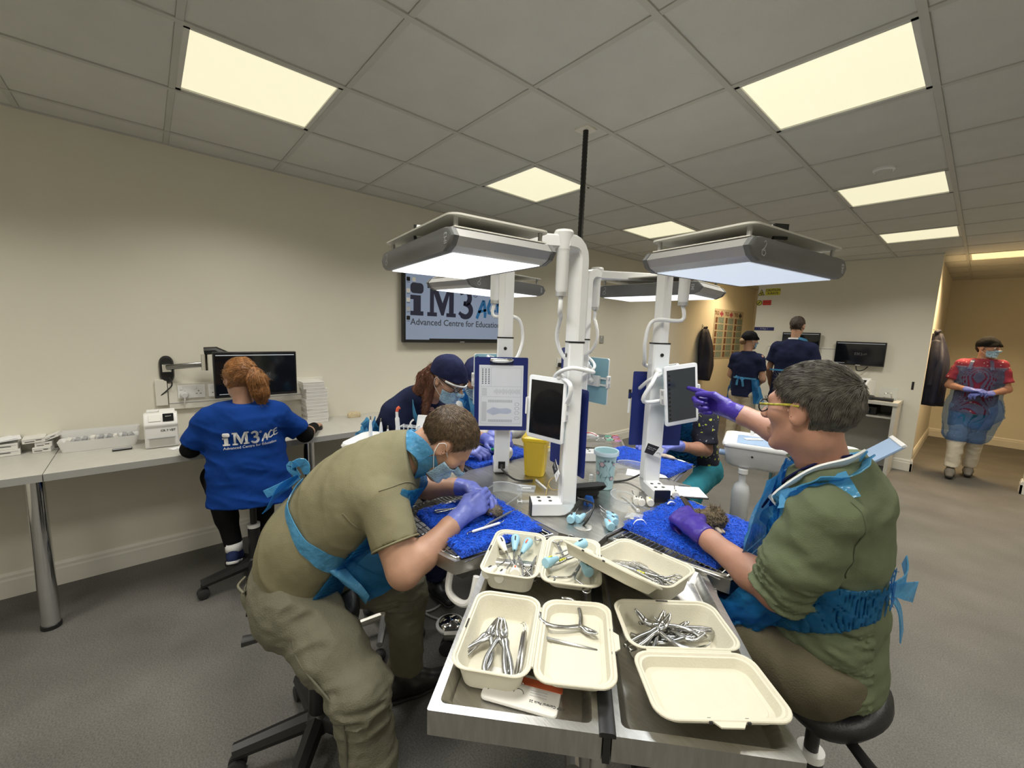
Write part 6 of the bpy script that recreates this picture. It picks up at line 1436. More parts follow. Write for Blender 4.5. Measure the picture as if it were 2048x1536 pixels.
o, shf, fr, td, lat = simple_person('woman in black cap, navy top and beige trousers seen from behind', hd, dict(pel=(1.445, 5.8, .93), chest=(1.445, 5.8, 1.22), neck=(1.447, 5.8, 1.42),
    al=((1.30, 5.8, 1.345), (1.25, 5.82, 1.10), (1.30, 6.0, 1.02)), ar=((1.60, 5.8, 1.345), (1.65, 5.82, 1.08), (1.58, 5.99, 1.02)), hips=((1.36, 5.8, .85), (1.53, 5.8, .85)), kn=((1.34, 5.81, .46), (1.53, 5.81, .46)), an=((1.32, 5.79, .08), (1.52, 5.79, .08)),
    pn=(V(1, 0, 0), V(-1, 0, 0)), ps=(V(0, 0, 1), V(0, 0, 1))), 'scrub_top', M_navy, M_beige, .010, .62, hem=V(1.44, 5.8, .83), bulk=.92, fwd=V(0, 1, 0))
cap_of(hd, o, M_cap_k, .005, False, .0)
bn = SD(); bn.ell(hd.W(-.01, -.105, -.03), V(.042, .040, .042)*1.0); F, lo, ax = bn.field(.005); band_noise(F, ax, .02, [(.006, (60, 60, 30), 4)]); smesh('hair_bun', F, lo, .005, hair_mat('fair_hair', (.22, .13, .06), (1, 1, 1), 60), o)
mask_of(hd, o, .005)
ribbon('waist_tie', [V(1.30, 5.76, 1.075), V(1.38, 5.675, 1.08), V(1.50, 5.67, 1.08), V(1.60, 5.74, 1.075)], .022, M_apron_dense, o, (0, 0, 1))
for dx, dz in ((-.05, .02), (.05, -.02), (-.03, -.10), (.05, -.11)): ribbon('apron_tie', [V(1.43, 5.665, 1.08), V(1.43 + dx*.7, 5.65, 1.085 + dz*.3), V(1.43 + dx, 5.66, 1.08 + dz)], .026, M_apron_dense, o, (.4, 0, .9))
patch('apron', (V(1.56, 5.70, 1.075), V(1.62, 5.78, 1.07), V(1.70, 5.86, .74), V(1.62, 5.68, .76)), M_apron, o, 12, 16, (.03, -.03, 0), .01, 3)
patch('apron', (V(1.29, 5.78, 1.07), V(1.26, 5.90, 1.06), V(1.20, 5.92, .62), V(1.24, 5.80, .62)), M_apron, o, 10, 16, (-.02, 0, 0), .01, 4)

# woman walking out of the passage
hd = Head((3.535, 7.275, 1.585), (.80, -.58, -.12), (0, 0, 1), 1.0)
M_floral = printed('rose_print', (.24, .020, .045), [((.62, .52, .48), .13, .17), ((.10, .02, .09), .12, .15)], 24)
o, shf, fr, td, lat = simple_person('woman in black cap, mask, rose top and clear apron walking out of the passage', hd, dict(pel=(3.50, 7.28, .93), chest=(3.505, 7.28, 1.23), neck=(3.505, 7.28, 1.44),
    al=((3.66, 7.29, 1.375), (3.735, 7.27, 1.11), (3.60, 7.07, 1.055)), ar=((3.345, 7.28, 1.375), (3.27, 7.24, 1.11), (3.44, 7.06, 1.085)), hips=((3.59, 7.28, .86), (3.41, 7.28, .86)), kn=((3.56, 7.34, .47), (3.41, 7.21, .48)), an=((3.55, 7.42, .10), (3.405, 7.14, .10)),
    pn=(V(0, .3, -.9), V(0, .3, -.9)), ps=(V(-.6, .3, .6), V(.6, .3, .6)), gd=(V(-.95, -.3, .0), V(.95, -.25, .05)), curl=(.5, .6, .6, .6)), 'top', M_floral, M_off, .009, .72, hem=V(3.5, 7.28, .80), bulk=1.03, fwd=V(0, -1, 0), glove_m=M_glove_b, shoes=cloth('grey_clog', (.22, .20, .17), .1), skin=M_skin_r)
cap_of(hd, o, M_cap_k, .0045, False, .006); mask_of(hd, o, .004); eyes_of(hd, o)
tubeobj('hair', [hd.W(-.03, -.10, .01), hd.W(-.02, -.115, -.02), hd.W(-.03, -.10, -.07)], [.02, .028, .012], mat('dark_hair', (.02, .013, .01), .6, vary=.3), o)
def fbase():
    s = shf()
    for a_, b_ in zip((V(3.59, 7.28, .86), V(3.41, 7.28, .86)), (V(3.56, 7.32, .55), V(3.41, 7.22, .55))): s.cap(a_, b_, .12, .11, .06)
    return s
M_film_clear = film('apron_film_clear', (.25, .34, .48), .2, .24, .6, 20)
F, lo, ax = shell(fbase(), .009, .024, .032, lambda ax: np.maximum(np.maximum(half(ax, V(0, 7.29, 0), (0, 1, 0)), half(ax, V(0, 0, 1.36), (0, 0, 1))), -half(ax, V(0, 0, .60), (.12, 0, 1))), .045, [(.004, (10, 10, 12), 3)]); ap = smesh('apron', F, lo, .009, M_film_clear, o)
for q in (-1, 1): ribbon('neck_loop', [V(3.505 + q*.09, 7.13, 1.33), V(3.505 + q*.075, 7.19, 1.42), V(3.505 + q*.05, 7.31, 1.455)], .03, M_film_clear, ap, (1, 0, 0))
patch('apron_side', (V(3.70, 7.22, .98), V(3.68, 7.16, 1.0), V(3.56, 7.10, .58), V(3.76, 7.22, .78)), M_film_clear, ap, 12, 12, (.05, 0, 0), .01, 5)
sd_ = SD()
for a_, b_ in zip((V(3.59, 7.28, .86), V(3.41, 7.28, .86)), (V(3.57, 7.31, .62), V(3.41, 7.25, .62))): sd_.cap(a_, b_, .112, .10, .05, None, True)
F, lo, ax = sd_.field(.009, .02); band_noise(F, ax, .02, [(.006, (14, 14, 16), 5)]); smesh('apron_hem', F, lo, .009, film('apron_film_teal', (.05, .34, .48), .3, .85, .6, 30), ap)

# ---------------------------------------------------------------- clamshell boxes and instruments
M_pulp = mat('moulded_fibre', (.64, .61, .50), .75, vary=.02, vscale=30, bump=.12, bscale=240)
BW, BL, BH = .166, .256, .060
def clam_box(label, c, rz, z, lid_angle=0.0, tilt=(0, 0), lid=True):
    """base centred on c, lid hinged on its local +x side"""
    t = thing('clamshell_box', label, 'box', (c[0], c[1], z), group='fibre clamshell boxes', rot=(tilt[0], tilt[1], rz))
    def R(w, l, zz, r, ox=0.0): return [(ox + x, y, zz) for x, y in rrect(w, l, r, 6)]
    base = MB().loft([R(BW-.050, BL-.050, 0, .026), R(BW-.042, BL-.042, .003, .028), R(BW-.018, BL-.018, BH-.008, .034), R(BW-.002, BL-.002, BH-.004, .036), R(BW, BL, BH-.001, .036), R(BW-.003, BL-.003, BH+.0005, .035),
        R(BW-.012, BL-.012, BH, .032), R(BW-.016, BL-.016, BH-.004, .031), R(BW-.022, BL-.022, BH-.0045, .030), R(BW-.030, BL-.030, BH-.014, .028), R(BW-.046, BL-.046, .008, .026), R(BW-.052, BL-.052, .0045, .024)]).build('base', M_pulp, t, smooth=32)
    for y in (-.012, .012): pass
    MB().box((-BW/2 + .006, 0, BH + .0006), (.0035, .030, .0008)).build('slot', M_dark, base, smooth=None)
    HM = Matrix.Translation((BW/2 + .002, 0, BH - .004)) @ Matrix.Rotation(-lid_angle, 4, 'Y'); o = BW/2 + .002
    MB().tube([(BW/2 + .001, -BL/2 + .036, BH - .004), (BW/2 + .001, BL/2 - .036, BH - .004)], .003, 6).build('hinge', M_pulp, t)
    ld = MB(HM).loft([R(BW-.052, BL-.052, -.026, .026, o), R(BW-.044, BL-.044, -.0245, .028, o), R(BW-.020, BL-.020, -.004, .034, o), R(BW, BL, -.001, .036, o), R(BW, BL, .002, .036, o), R(BW-.003, BL-.003, .0035, .035, o),
        R(BW-.012, BL-.012, .003, .032, o), R(BW-.018, BL-.018, -.0005, .031, o), R(BW-.026, BL-.026, -.001, .030, o), R(BW-.040, BL-.040, -.019, .026, o), R(BW-.056, BL-.056, -.0215, .024, o), R(BW-.060, BL-.060, -.020, .023, o), R(BW-.066, BL-.066, -.0205, .022, o)]).build('lid', M_pulp, t, smooth=32)
    MB(HM).prism([(BW + .001, -.030), (BW + .013, -.020), (BW + .013, .020), (BW + .001, .030)], -.001, .002).build('tab', M_pulp, ld, smooth=None)
    for y in (-.034, .034): MB(HM).box((BW - .0005, y, .0005), (.010, .006, .0042)).build('tab_notch', M_dark, ld, smooth=None)
    return t
A1 = math.radians(39)
b1 = clam_box('open clamshell box with four forceps in it on the trays', (2.845, .406), A1, .871, .07)
b2 = clam_box('open clamshell box with blue and white handled elevators by the bending man', (2.640, .634), math.radians(38), .886, .02)
b3 = clam_box('tipped clamshell box with thin instruments, its lid half raised', (2.915, .892), -PI/2 - .04, .890, math.radians(33), (.05, .0))
b4 = clam_box('open clamshell box with a heap of forceps and an empty lid', (3.088, .737), math.radians(-41), .871, .03)
def in_box(b, x, y, z, rz, tilt=0.0, roll=0.0):
    """world matrix of a spot inside a box"""
    return (Matrix.Translation(b.location) @ b.rotation_euler.to_matrix().to_4x4()) @ Matrix.Translation((x, y, z)) @ Matrix.Rotation(rz, 4, 'Z') @ Matrix.Rotation(tilt, 4, 'Y') @ Matrix.Rotation(roll, 4, 'X')
M_hblue = mat('handle_blue', (.32, .56, .70), .4, vary=.04, vscale=20); M_hwhite = mat('handle_white', (.78, .76, .68), .35, vary=.03, vscale=20)
M_orange = mat('mark_orange', (.75, .12, .05), .5, vary=.05); M_ymark = mat('mark_yellow', (.62, .60, .04), .5, vary=.05); M_kmark = mat('mark_black', (.02, .02, .025), .5, vary=.1)
def elevator(label, M, m, mark):
    """bulb-handled dental elevator, handle end at -x, tip at +x"""
    t = thing('elevator', label, 'instrument', group='dental elevators'); t.matrix_world = M @ Matrix.Scale(.93, 4)
    prof = [(-.054, .010), (-.0535, .0145), (-.048, .0162), (-.038, .0160), (-.022, .0125), (-.008, .0092), (.004, .0078), (.008, .0050)]
    MB().tube([(x, 0, 0) for x, r in prof], [r for x, r in prof], 14).build('handle', m, t, smooth=50)
    MB().tube([(.006, 0, 0), (.03, 0, 0), (.05, 0, .0), (.066, 0, .002), (.072, 0, .003)], [.0032, .0026, .0022, .0026, .0010], 8).build('shank', M_instr, t, smooth=180)
    MB().box((-.034, 0, .0158), (.017, .0046, .0014)).build('colour_mark', mark, t, smooth=None); return t
def forceps(label, M, spread=.26, s=1.0, bend=.018, name='forceps'):
    """extraction forceps: two curved handles crossing at a joint, beaks at +x"""
    t = thing(name, label, 'forceps', group='dental forceps'); t.matrix_world = M @ Matrix.Scale(s, 4)
    for q in (-1, 1):
        w = spread*.11
        pts = [(-.105, q*w*.75, 0), (-.085, q*w*1.05, 0), (-.055, q*w*.95, 0), (-.025, q*w*.5, .0), (-.006, q*.004, .0), (.008, -q*.003, .0), (.022, -q*.006, bend*.15), (.036, -q*.0045, bend*.6), (.046, -q*.001, bend)]
        r = [.0042, .0052, .0050, .0046, .0056, .0054, .0042, .0034, .0016]; cp = catmull(pts, 4)
        MB().tube(cp, [float(np.interp(i/(len(cp)-1), np.linspace(0, 1, len(r)), r)) for i in range(len(cp))], 8, flat=((0, 0, 1), 1.25)).build('handle', M_instr, t, smooth=180)
    MB().cyl((0, 0, -.007), (0, 0, .007), .0042, 10).build('joint', M_chrome, t); return t
def probe(label, M, L=.15, m=None, cat='instrument', hooks=True, name='probe', r=.0036):
    t = thing(name, label, cat, group='slim dental hand tools'); t.matrix_world = M
    MB().tube([(-L*.36, 0, 0), (-L*.33, 0, 0), (L*.33, 0, 0), (L*.36, 0, 0)], [r*.5, r, r, r*.5], 8).build('grip', m or M_instr, t, smooth=40)
    for q in (-1, 1):
        p = [(q*L*.35, 0, 0), (q*L*.43, 0, .002), (q*L*.48, .004*q, .004), (q*L*.5, .010*q, .001)] if hooks else [(q*L*.35, 0, 0), (q*L*.45, 0, 0), (q*L*.5, 0, .001)]
        MB().tube(catmull(p, 4), [float(x) for x in np.linspace(r*.5, .0006, len(catmull(p, 4)))], 6).build('working_tip', M_instr, t, smooth=180)
    return t
def scissors(label, M, L=.15, ring=.012, m=None, spread=.12, name='scissors', band=None):
    t = thing(name, label, 'instrument', group='ring-handled instruments'); t.matrix_world = M
    for q in (-1, 1):
        y1 = q*(spread*.13 + .006); h = MB().tube(catmull([(-L*.5 + ring*1.8, y1, 0), (-L*.2, q*.008, 0), (0, q*.002, 0), (L*.06, -q*.002, 0), (L*.5 - .02, -q*.0012, 0), (L*.5, -q*.0006, 0)], 4), [.0030]*8 + [.0034]*6 + [.0028]*4 + [.0014]*3, 8).build('blade', M_instr, t, smooth=180)
        MB().tube([(-L*.5 + ring*.9 + ring*math.cos(a), y1 + q*ring*.35 + ring*.8*math.sin(a), 0) for a in (2*PI*i/18 for i in range(18))], .0023, 6, closed=True).build('finger_ring', m or M_instr, h, smooth=180)
    MB().cyl((0, 0, -.004), (0, 0, .004), .0032, 10).build('pivot', M_chrome, t)
    if band:
        for x in (-.02, -.012, -.004): MB().tube([(x, 0, 0), (x + .005, 0, 0)], .0048, 8).build('colour_band', band, t)
    return t
FZ = .011
# box with four forceps
for i, (x, y, a, tl, sp, lab) in enumerate([(-.035, .000, 1.02, -.20, .05, 'closed dark-sided forceps leaning along the wall of the four-forceps box'), (-.022, -.012, 1.28, -.16, .30, 'shiny forceps with spread handles in the middle of the four-forceps box'),
        (-.002, -.020, 1.72, -.18, .24, 'shiny forceps crossing the others in the four-forceps box'), (.012, -.026, 1.86, -.14, .06, 'closed forceps nearest the probes in the four-forceps box')]):
    forceps(lab, in_box(b1, x, y + .018, FZ + .012 + i*.006, a, tl*.45), sp, .95)
for i, x in enumerate((.048, .056)): probe(['ribbed steel probe standing along the hinge of the four-forceps box', 'second steel probe next to the hinge of the four-forceps box'][i], in_box(b1, x, -.01, FZ + .004 + i*.004, PI/2 + .05*i, -.14), .155, None, hooks=True, r=.0042)
LX = BW + .004
forceps('bone-cutting forceps with spread handles lying in the lid of the four-forceps box', in_box(b1, LX + .014, .052, BH - .008, -.62, .05), .55, .90, .012)
probe('double-ended scaler lying across the lid of the four-forceps box', in_box(b1, LX - .01, .005, BH - .018, -.12, 0), .17, None, r=.0044)
# elevator box
for x, y, a, tl, m, mk, lab in [(-.040, .045, -.95, -.30, M_hwhite, M_kmark, 'white-handled elevator at the far side of the elevator box'), (-.012, .060, -1.45, -.34, M_hblue, M_kmark, 'blue-handled elevator with black mark in the elevator box'),
        (.016, .050, -1.85, -.32, M_hblue, M_orange, 'blue-handled elevator with orange mark in the elevator box'), (.008, -.045, 1.75, -.28, M_hwhite, M_orange, 'white-handled elevator with orange mark in the elevator box'),
        (-.048, -.060, 1.25, -.22, M_hwhite, M_kmark, 'white-handled elevator in the near corner of the elevator box'), (-.018, -.070, 1.45, -.24, M_hwhite, M_kmark, 'white-handled elevator beside the orange-marked one in the elevator box')]:
    elevator(lab, in_box(b2, x, y, .034, a, -tl*.75), m, mk)
for i, (x, y, a) in enumerate([(.045, -.03, 1.35), (.052, -.01, 1.45), (.030, -.025, 2.0)]): scissors('small steel needle holder %s in the elevator box' % ['near the hinge', 'against the hinge wall', 'crossing under the handles'][i], in_box(b2, x, y, .014 + i*.006, a, -.08), .12, .008, None, .06, 'needle_holder')
elevator('blue-handled elevator with yellow mark in the lid of the elevator box', in_box(b2, LX - .045, -.020, BH + .004, .95, .12), M_hblue, M_ymark)
elevator('blue faceted elevator pointing at the box hinge in the elevator box lid', in_box(b2, LX - .002, .055, BH + .004, -2.45, .10), M_hblue, M_kmark)
elevator('blue-handled elevator beside the scissors in the elevator box lid', in_box(b2, LX + .030, -.030, BH + .004, 1.95, .12), M_hblue, M_kmark)
elevator('white-handled elevator lying in the elevator box lid', in_box(b2, LX + .050, .000, BH + .002, 2.25, .10), M_hwhite, M_kmark)
scissors('ring-handled scissors open at the corner of the elevator box lid', in_box(b2, LX - .045, .075, BH - .008, -1.25, 0), .13, .012, None, .35)
scissors('ring-handled scissors at the front of the elevator box lid', in_box(b2, LX + .012, -.055, BH - .008, 1.30, 0), .15, .013, None, .30)
scissors('needle holder with yellow bands in the elevator box lid', in_box(b2, LX - .020, -.005, BH - .002, .72, 0), .13, .004, None, .02, 'needle_holder', M_ymark)
# tipped box with thin instruments
rnd = random.Random(3)
for i in range(5):
    probe('thin steel tool, %s in the tipped clamshell box' % ['deepest', 'second', 'third', 'fourth', 'uppermost'][i], in_box(b3, -.015 + rnd.uniform(-.012, .02), .01 + rnd.uniform(-.02, .02), FZ + .003 + i*.003, PI/2 + rnd.uniform(-.22, .22)), .16, None, r=.0036)
for i in range(3):
    scissors('fine ring-handled scissors, %s in the tipped clamshell box' % ['lowest', 'middle', 'upper'][i], in_box(b3, .018 - i*.006, .015 + i*.008, FZ + .008 + i*.005, -PI/2 + rnd.uniform(-.25, .25)), .14, .010, None, .12 + .08*i)
scissors('yellow-banded needle holder in the tipped clamshell box', in_box(b3, .026, .0, FZ + .024, -PI/2 + .15), .14, .008, None, .06, 'needle_holder', M_ymark)
# heap of forceps
rnd = random.Random(8)
names = ['lowest', 'second', 'third', 'fourth', 'fifth', 'sixth', 'seventh', 'eighth', 'uppermost']
for i in range(9):
    a = [1.45, 1.75, -1.35, 1.60, -1.60, 1.30, 2.5, -2.2, 2.1][i]; x = [-.035, -.015, .0, .012, -.02, .02, .0, -.01, .01][i]; y = [.01, .0, -.01, .015, .005, .02, -.035, -.045, -.04][i]
    forceps('dental forceps, %s in the heaped clamshell box' % names[i], in_box(b4, x, y, FZ + .004 + i*.0042, a, rnd.uniform(-.10, .05)), rnd.choice([.05, .08, .18, .30]), .95, .024)
probe('thin probe at the edge of the heaped forceps', in_box(b4, .030, .035, FZ + .004, 1.9), .12, None, r=.0028); probe('long flat-ended tool along the hinge of the heaped box', in_box(b4, .050, -.03, FZ + .012, 1.55, -.1), .15, None, hooks=False, r=.005)
# sterile pack
t = thing('sterile_pack', 'white instrument pack with orange stripe lying in the steel tray', 'package', (2.958, .372, .8715), math.radians(33))
MB().rbox((0, 0), .155, .080, 0, .008, .010, .003).build('card', M_card, t, smooth=40); MB().box((.030, .022, .0083), (.10, .018, .0008)).build('stripe', mat('stripe_orange', (.62, .13, .05), .6, vary=.05), t, smooth=None)
MB().stroke(arc(-.005, -.010, .010, 0, 180, 10), .0012, .008, .0086).build('emblem', M_label_ink, t, smooth=None); text('lettering', 'XCP Control Pack 25', .008, M_label_ink, t, (.055, -.020, .0084), (0, 0, PI)); MB().box((-.066, -.012, .0083), (.0015, .016, .0006)).build('print_line', M_label_ink, t, smooth=None)
for y in (-.002, .004, -.008): MB().box((.035, y, .0083), (.035, .0012, .0006)).build('print_line', M_pale_ink, t, smooth=None)

# ---------------------------------------------------------------- things in the middle of the table
M_bin = mat('bin_yellow', (.72, .50, .012), .35, vary=.03, vscale=8)
t = thing('sharps_bin', 'yellow sharps bin behind the dark tablet', 'bin', (2.135, 1.215, TZ), .62)
def rr3(w, d, z, r=.02): return [(x, y, z) for x, y in rrect(w, d, r, 5)]
MB().loft([rr3(.085, .10, 0), rr3(.092, .106, .004), rr3(.112, .13, .16), rr3(.118, .136, .164), rr3(.118, .136, .172)]).build('tub', M_bin, t, smooth=40)
MB().loft([rr3(.124, .142, .172), rr3(.126, .144, .176), rr3(.126, .144, .186), rr3(.10, .12, .192), rr3(.06, .08, .194)]).build('lid', M_bin, t, smooth=40); MB().tube(catmull([(.06, -.05, .150), (.075, -.03, .145), (.075, .03, .145), (.06, .05, .150)]), .003, 6).build('rim_handle', M_bin, t)
# flowered cup
t = thing('flowered_cup', 'pale blue plastic cup printed with flowers standing on the table', 'cup', (2.452, 1.335, TZ))
prof = [(.033, 0), (.036, .003), (.046, .150), (.0465, .152)]; M_cup = mat('cup_blue', (.42, .62, .66), .3, vary=.03, vscale=10)
MB().lathe(prof + [(.052, .156), (.053, .170), (.051, .1725), (.048, .171), (.044, .155), (.034, .006)], 36).build('cup_body', M_cup, t, smooth=40)
MB().lathe([(.0475, .152), (.0545, .155), (.0555, .168), (.0535, .173), (.0505, .172), (.050, .160)], 36, cap0=False, cap1=False).build('rim_band', mat('rim_pale', (.58, .72, .80), .25, vary=.02), t, smooth=60)
def on_cup(ang, z, d=.0009):
    r = np.interp(z, [0, .003, .15], [.033, .036, .046]); a = ang; n = Vector((math.cos(a), math.sin(a), -.067)).normalized(); X = Vector((-math.sin(a), math.cos(a), 0)); Y = n.cross(X)
    p = n*(d) + Vector((math.cos(a)*r, math.sin(a)*r, z)); return Matrix(((X.x, Y.x, n.x, p.x), (X.y, Y.y, n.y, p.y), (X.z, Y.z, n.z, p.z), (0, 0, 0, 1)))
M_fl1, M_fl2, M_fl3 = mat('flower_grey', (.12, .18, .22), .5, vary=.1), mat('flower_pink', (.62, .45, .50), .5, vary=.08), mat('flower_line', (.20, .34, .38), .5, vary=.1)
ca = math.atan2(-.157 - 1.335, 3.493 - 2.452)
for da, z, s_ in ((-.35, .118, 1.0), (-.85, .075, .8), (.75, .055, .8), (-.2, .030, .7), (.9, .12, .6)):
    f_ = MB(on_cup(ca + da, z)).prism([(s_*.0125*(1 + .22*math.cos(6*a))*math.cos(a), s_*.0125*(1 + .22*math.cos(6*a))*math.sin(a)) for a in (2*PI*i/36 for i in range(36))], -.001, .0003).build('flower', M_fl1, t, smooth=None)
    MB(on_cup(ca + da, z, .0014)).prism([(s_*.0095*(1 + .22*math.cos(6*a))*math.cos(a), s_*.0095*(1 + .22*math.cos(6*a))*math.sin(a)) for a in (2*PI*i/36 for i in range(36))], -.001, .0002).build('petals', M_fl2, f_, smooth=None)
for da, z, k in ((.15, .105, 0), (.45, .10, 1), (.1, .06, 1), (.55, .07, 0), (-.45, .065, 1), (-.6, .11, 0), (.3, .03, 0), (.65, .13, 2), (.25, .135, 2), (-.05, .135, 2)):
    M_ = on_cup(ca + da, z, .0012)
    if k == 0: MB(M_).stroke([(0, -.016), (.001, 0), (-.004, .010), (-.009, .014)], [.0008, .001, .0012, .0008], -.001, .0003).build('stem', M_fl3, t, smooth=None)
    elif k == 1: MB(M_).stroke([(-.003, -.014), (0, 0), (.006, .012)], [.001, .0045, .001], -.001, .0003).build('leaf_print', M_fl3, t, smooth=None)
    else:
        for q in range(4): MB(M_).stroke([(.006*math.cos(q*PI/4), .006*math.sin(q*PI/4)), (-.006*math.cos(q*PI/4), -.006*math.sin(q*PI/4))], .0012, -.001, .0003).build('star_print', M_fl1, t, smooth=None)
tx = text('lettering', 'Mutual Want To', .007, M_fl1, t); tx.matrix_local = on_cup(ca + .32, .062, .0013)

t = thing('glasses_case', 'open black glasses case behind the near pole', 'case', (2.445, 1.175, TZ), 1.15)
MB().loft([[(x, y*.9, z) for x, y in rrect(.165*s_, .062*s_, .02, 5)] for s_, z in ((.92, 0), (1, .008), (1, .026), (.94, .027), (.90, .008))]).build('tray_half', M_rubber, t, smooth=40)
MB(Matrix.Translation((0, -.036, .028)) @ Matrix.Rotation(-.75, 4, 'X')).loft([[(x, y - .03, z) for x, y in rrect(.165*s_, .062*s_, .02, 5)] for s_, z in ((.75, .022), (.95, .014), (1, 0), (.94, 0), (.9, .010))]).build('lid_half', M_rubber, t, smooth=40)
t = thing('spectacles', 'gold-rimmed spectacles lying beside the black case', 'glasses', (2.36, 1.16, TZ + .004), .6)
fr = MB()
for q in (-1, 1): fr.tube([(q*.034 + .028*math.cos(a), .022*math.sin(a) , .02 + .02*math.sin(a)) for a in (2*PI*i/24 for i in range(24))], .0014, 6, closed=True)
fr.tube([(-.007, .004, .024), (0, .006, .028), (.007, .004, .024)], .0014, 6); fr.build('frame', mat('gold', (.60, .42, .12), .3, 1.0, vary=.05), t, smooth=180)
for q in (-1, 1): MB().tube([(q*.062, .0, .022), (q*.060, -.06, .012), (q*.055, -.11, .0)], .0014, 6).build('temple_arm', MATS['gold'], t)
t = thing('small_bottle', 'small white-capped vial standing behind the near pole', 'vial', (2.40, 1.305, TZ)); MB().lathe([(.010, 0), (.011, .004), (.011, .030), (.006, .036)], 18).build('glass', clear('vial_clear', (.85, .88, .85), .4), t); MB().lathe([(.0085, .034), (.009, .036), (.009, .050), (.004, .053)], 18).build('cap', M_white, t)
t = thing('clear_box', 'small clear hinged plastic box standing open on the table', 'box', (2.262, 1.035, TZ), .72); cb = clear('box_clear', (.88, .90, .92), .34)
MB().loft([[(x, y, z) for x, y in rrect(.080*s_, .052*s_, .005, 3)] for s_, z in ((.97, 0), (1, .012), (.95, .012), (.92, .003))]).build('tray_half', cb, t, smooth=None)
MB(Matrix.Translation((0, .027, .012)) @ Matrix.Rotation(-1.35, 4, 'X') @ Matrix.Rotation(PI, 4, 'X')).loft([[(x, y - .026, z) for x, y in rrect(.080*s_, .052*s_, .005, 3)] for s_, z in ((.97, .012), (1, 0), (.95, 0), (.92, .009))]).build('lid_half', cb, t, smooth=None)
MB().cyl((-.02, .0, .006), (.022, .006, .006), .004, 10).build('white_insert', M_white, t)
t = thing('syringe', 'small clear syringe with pale blue hub on the table', 'syringe', (2.372, .955, TZ + .006), .95)
MB().cyl((-.035, 0, 0), (.020, 0, 0), .0052, 12).build('barrel', clear('barrel_clear', (.9, .92, .94), .35), t); MB().cyl((.020, 0, 0), (.042, 0, 0), .0066, 12).build('hub', M_hblue, t); MB().cyl((-.05, 0, 0), (-.03, 0, 0), .0025, 8).build('plunger', M_white, t); MB().cyl((-.052, 0, 0), (-.050, 0, 0), .0075, 12).build('thumb_rest', M_white, t); MB().box((-.035, 0, 0), (.002, .020, .010)).build('flange', M_white, t, smooth=None)
t = thing('white_pen', 'white pen lying by the yellow bin', 'pen', (2.262, 1.125, TZ + .0045), -.35); MB().tube([(-.055, 0, 0), (-.05, 0, 0), (.05, 0, 0), (.065, 0, 0)], [.003, .0044, .0044, .001], 10).build('barrel', M_white, t); MB().box((-.035, 0, .005), (.03, .003, .0015)).build('clip', M_pale_ink, t, smooth=None)
def safety_glasses(label, loc, rz, bag=False):
    t = thing('safety_glasses', label, 'glasses', loc, rz); m = clear('goggle_clear', (.9, .93, .95), .22, .04)
    arcp = [(.068*math.sin(a), .045*math.cos(a), 0) for a in np.linspace(-1.45, 1.45, 15)]
    MB().loft([[(x*1.0, y - .02, .004) for x, y, z in arcp] + [(x*.97, y - .022, .004) for x, y, z in reversed(arcp)], [(x*1.02, y - .018, .044) for x, y, z in arcp] + [(x*.99, y - .020, .044) for x, y, z in reversed(arcp)]]).build('lens', m, t, smooth=40)
    for q in (-1, 1): MB().tube(catmull([(q*.067, -.016, .034), (q*.070, -.06, .030), (q*.050, -.105, .012)]), .003, 6, flat=((0, 0, 1), .5)).build('temple_arm', m, t)
    MB().tube([(x*1.01, y - .019, .044) for x, y, z in arcp], .0022, 6).build('brow_bar', clear('bar_clear', (.8, .82, .84), .6), t); return t
safety_glasses('clear safety glasses lying next to the bending man\'s mat', (2.262, .935, TZ), .35); safety_glasses('clear safety glasses among the blue elevators on the table', (2.605, 1.215, TZ), 2.5)
safety_glasses('clear safety glasses at the edge of the far blue mat', (2.395, 1.635, TZ), .5)
for lab, x, y, a, m, mk in [('blue-handled elevator beside the pole foot, leaning on its twin', 2.572, .985, 2.0, M_hblue, M_kmark), ('blue-handled elevator lying against the cable hole', 2.597, 1.012, 1.75, M_hblue, M_kmark),
        ('blue-handled elevator on the table, farthest of three together', 2.640, 1.100, 2.75, M_hblue, M_kmark), ('blue-handled elevator on the table, middle of three together', 2.660, 1.075, 2.72, M_hblue, M_kmark), ('blue-handled elevator with orange mark on the table', 2.676, 1.040, 2.55, M_hblue, M_orange),
        ('white-handled elevator behind the lamp foot near the furry specimen', 2.618, 1.315, 2.3, M_hwhite, M_kmark), ('white-handled elevator lying in the middle of the white trio', 2.640, 1.325, 2.2, M_hwhite, M_kmark), ('white-handled elevator with yellow mark by the lamp foot', 2.658, 1.348, 2.35, M_hwhite, M_ymark), ('white-handled elevator lying on the open notebook', 2.690, 1.515, 2.1, M_hwhite, M_kmark)]:
    elevator(lab, Matrix.Translation((x, y, TZ + .0165)) @ Matrix.Rotation(a, 4, 'Z'), m, mk)
t = thing('blue_clip', 'small dark blue plastic clip standing on the table', 'clip', (2.530, 1.125, TZ), .5); MB().loft([[(x, y, z) for x, y in rrect(.040*s_, .016, .006, 3)] for s_, z in ((1, 0), (1.05, .02), (.7, .038))]).build('body', mat('clip_blue', (.01, .08, .34), .4, vary=.05), t, smooth=40); MB().cyl((0, -.009, .02), (0, .009, .02), .003, 8).build('pin', M_black, t)
t = thing('cable_grommet', 'round steel cable grommet in the table with a black cable', 'grommet', (2.632, .965, TZ)); MB().lathe([(.034, 0), (.034, .002), (.030, .004), (.012, .0035)], 30).build('disc', M_band, t, smooth=50)
MB().tube(catmull([(.0, .0, .002), (.010, .016, .03), (.0, .055, .060), (-.035, .085, .055), (-.085, .085, .048)], 8), .004, 8).build('cable', M_black, t, smooth=180)
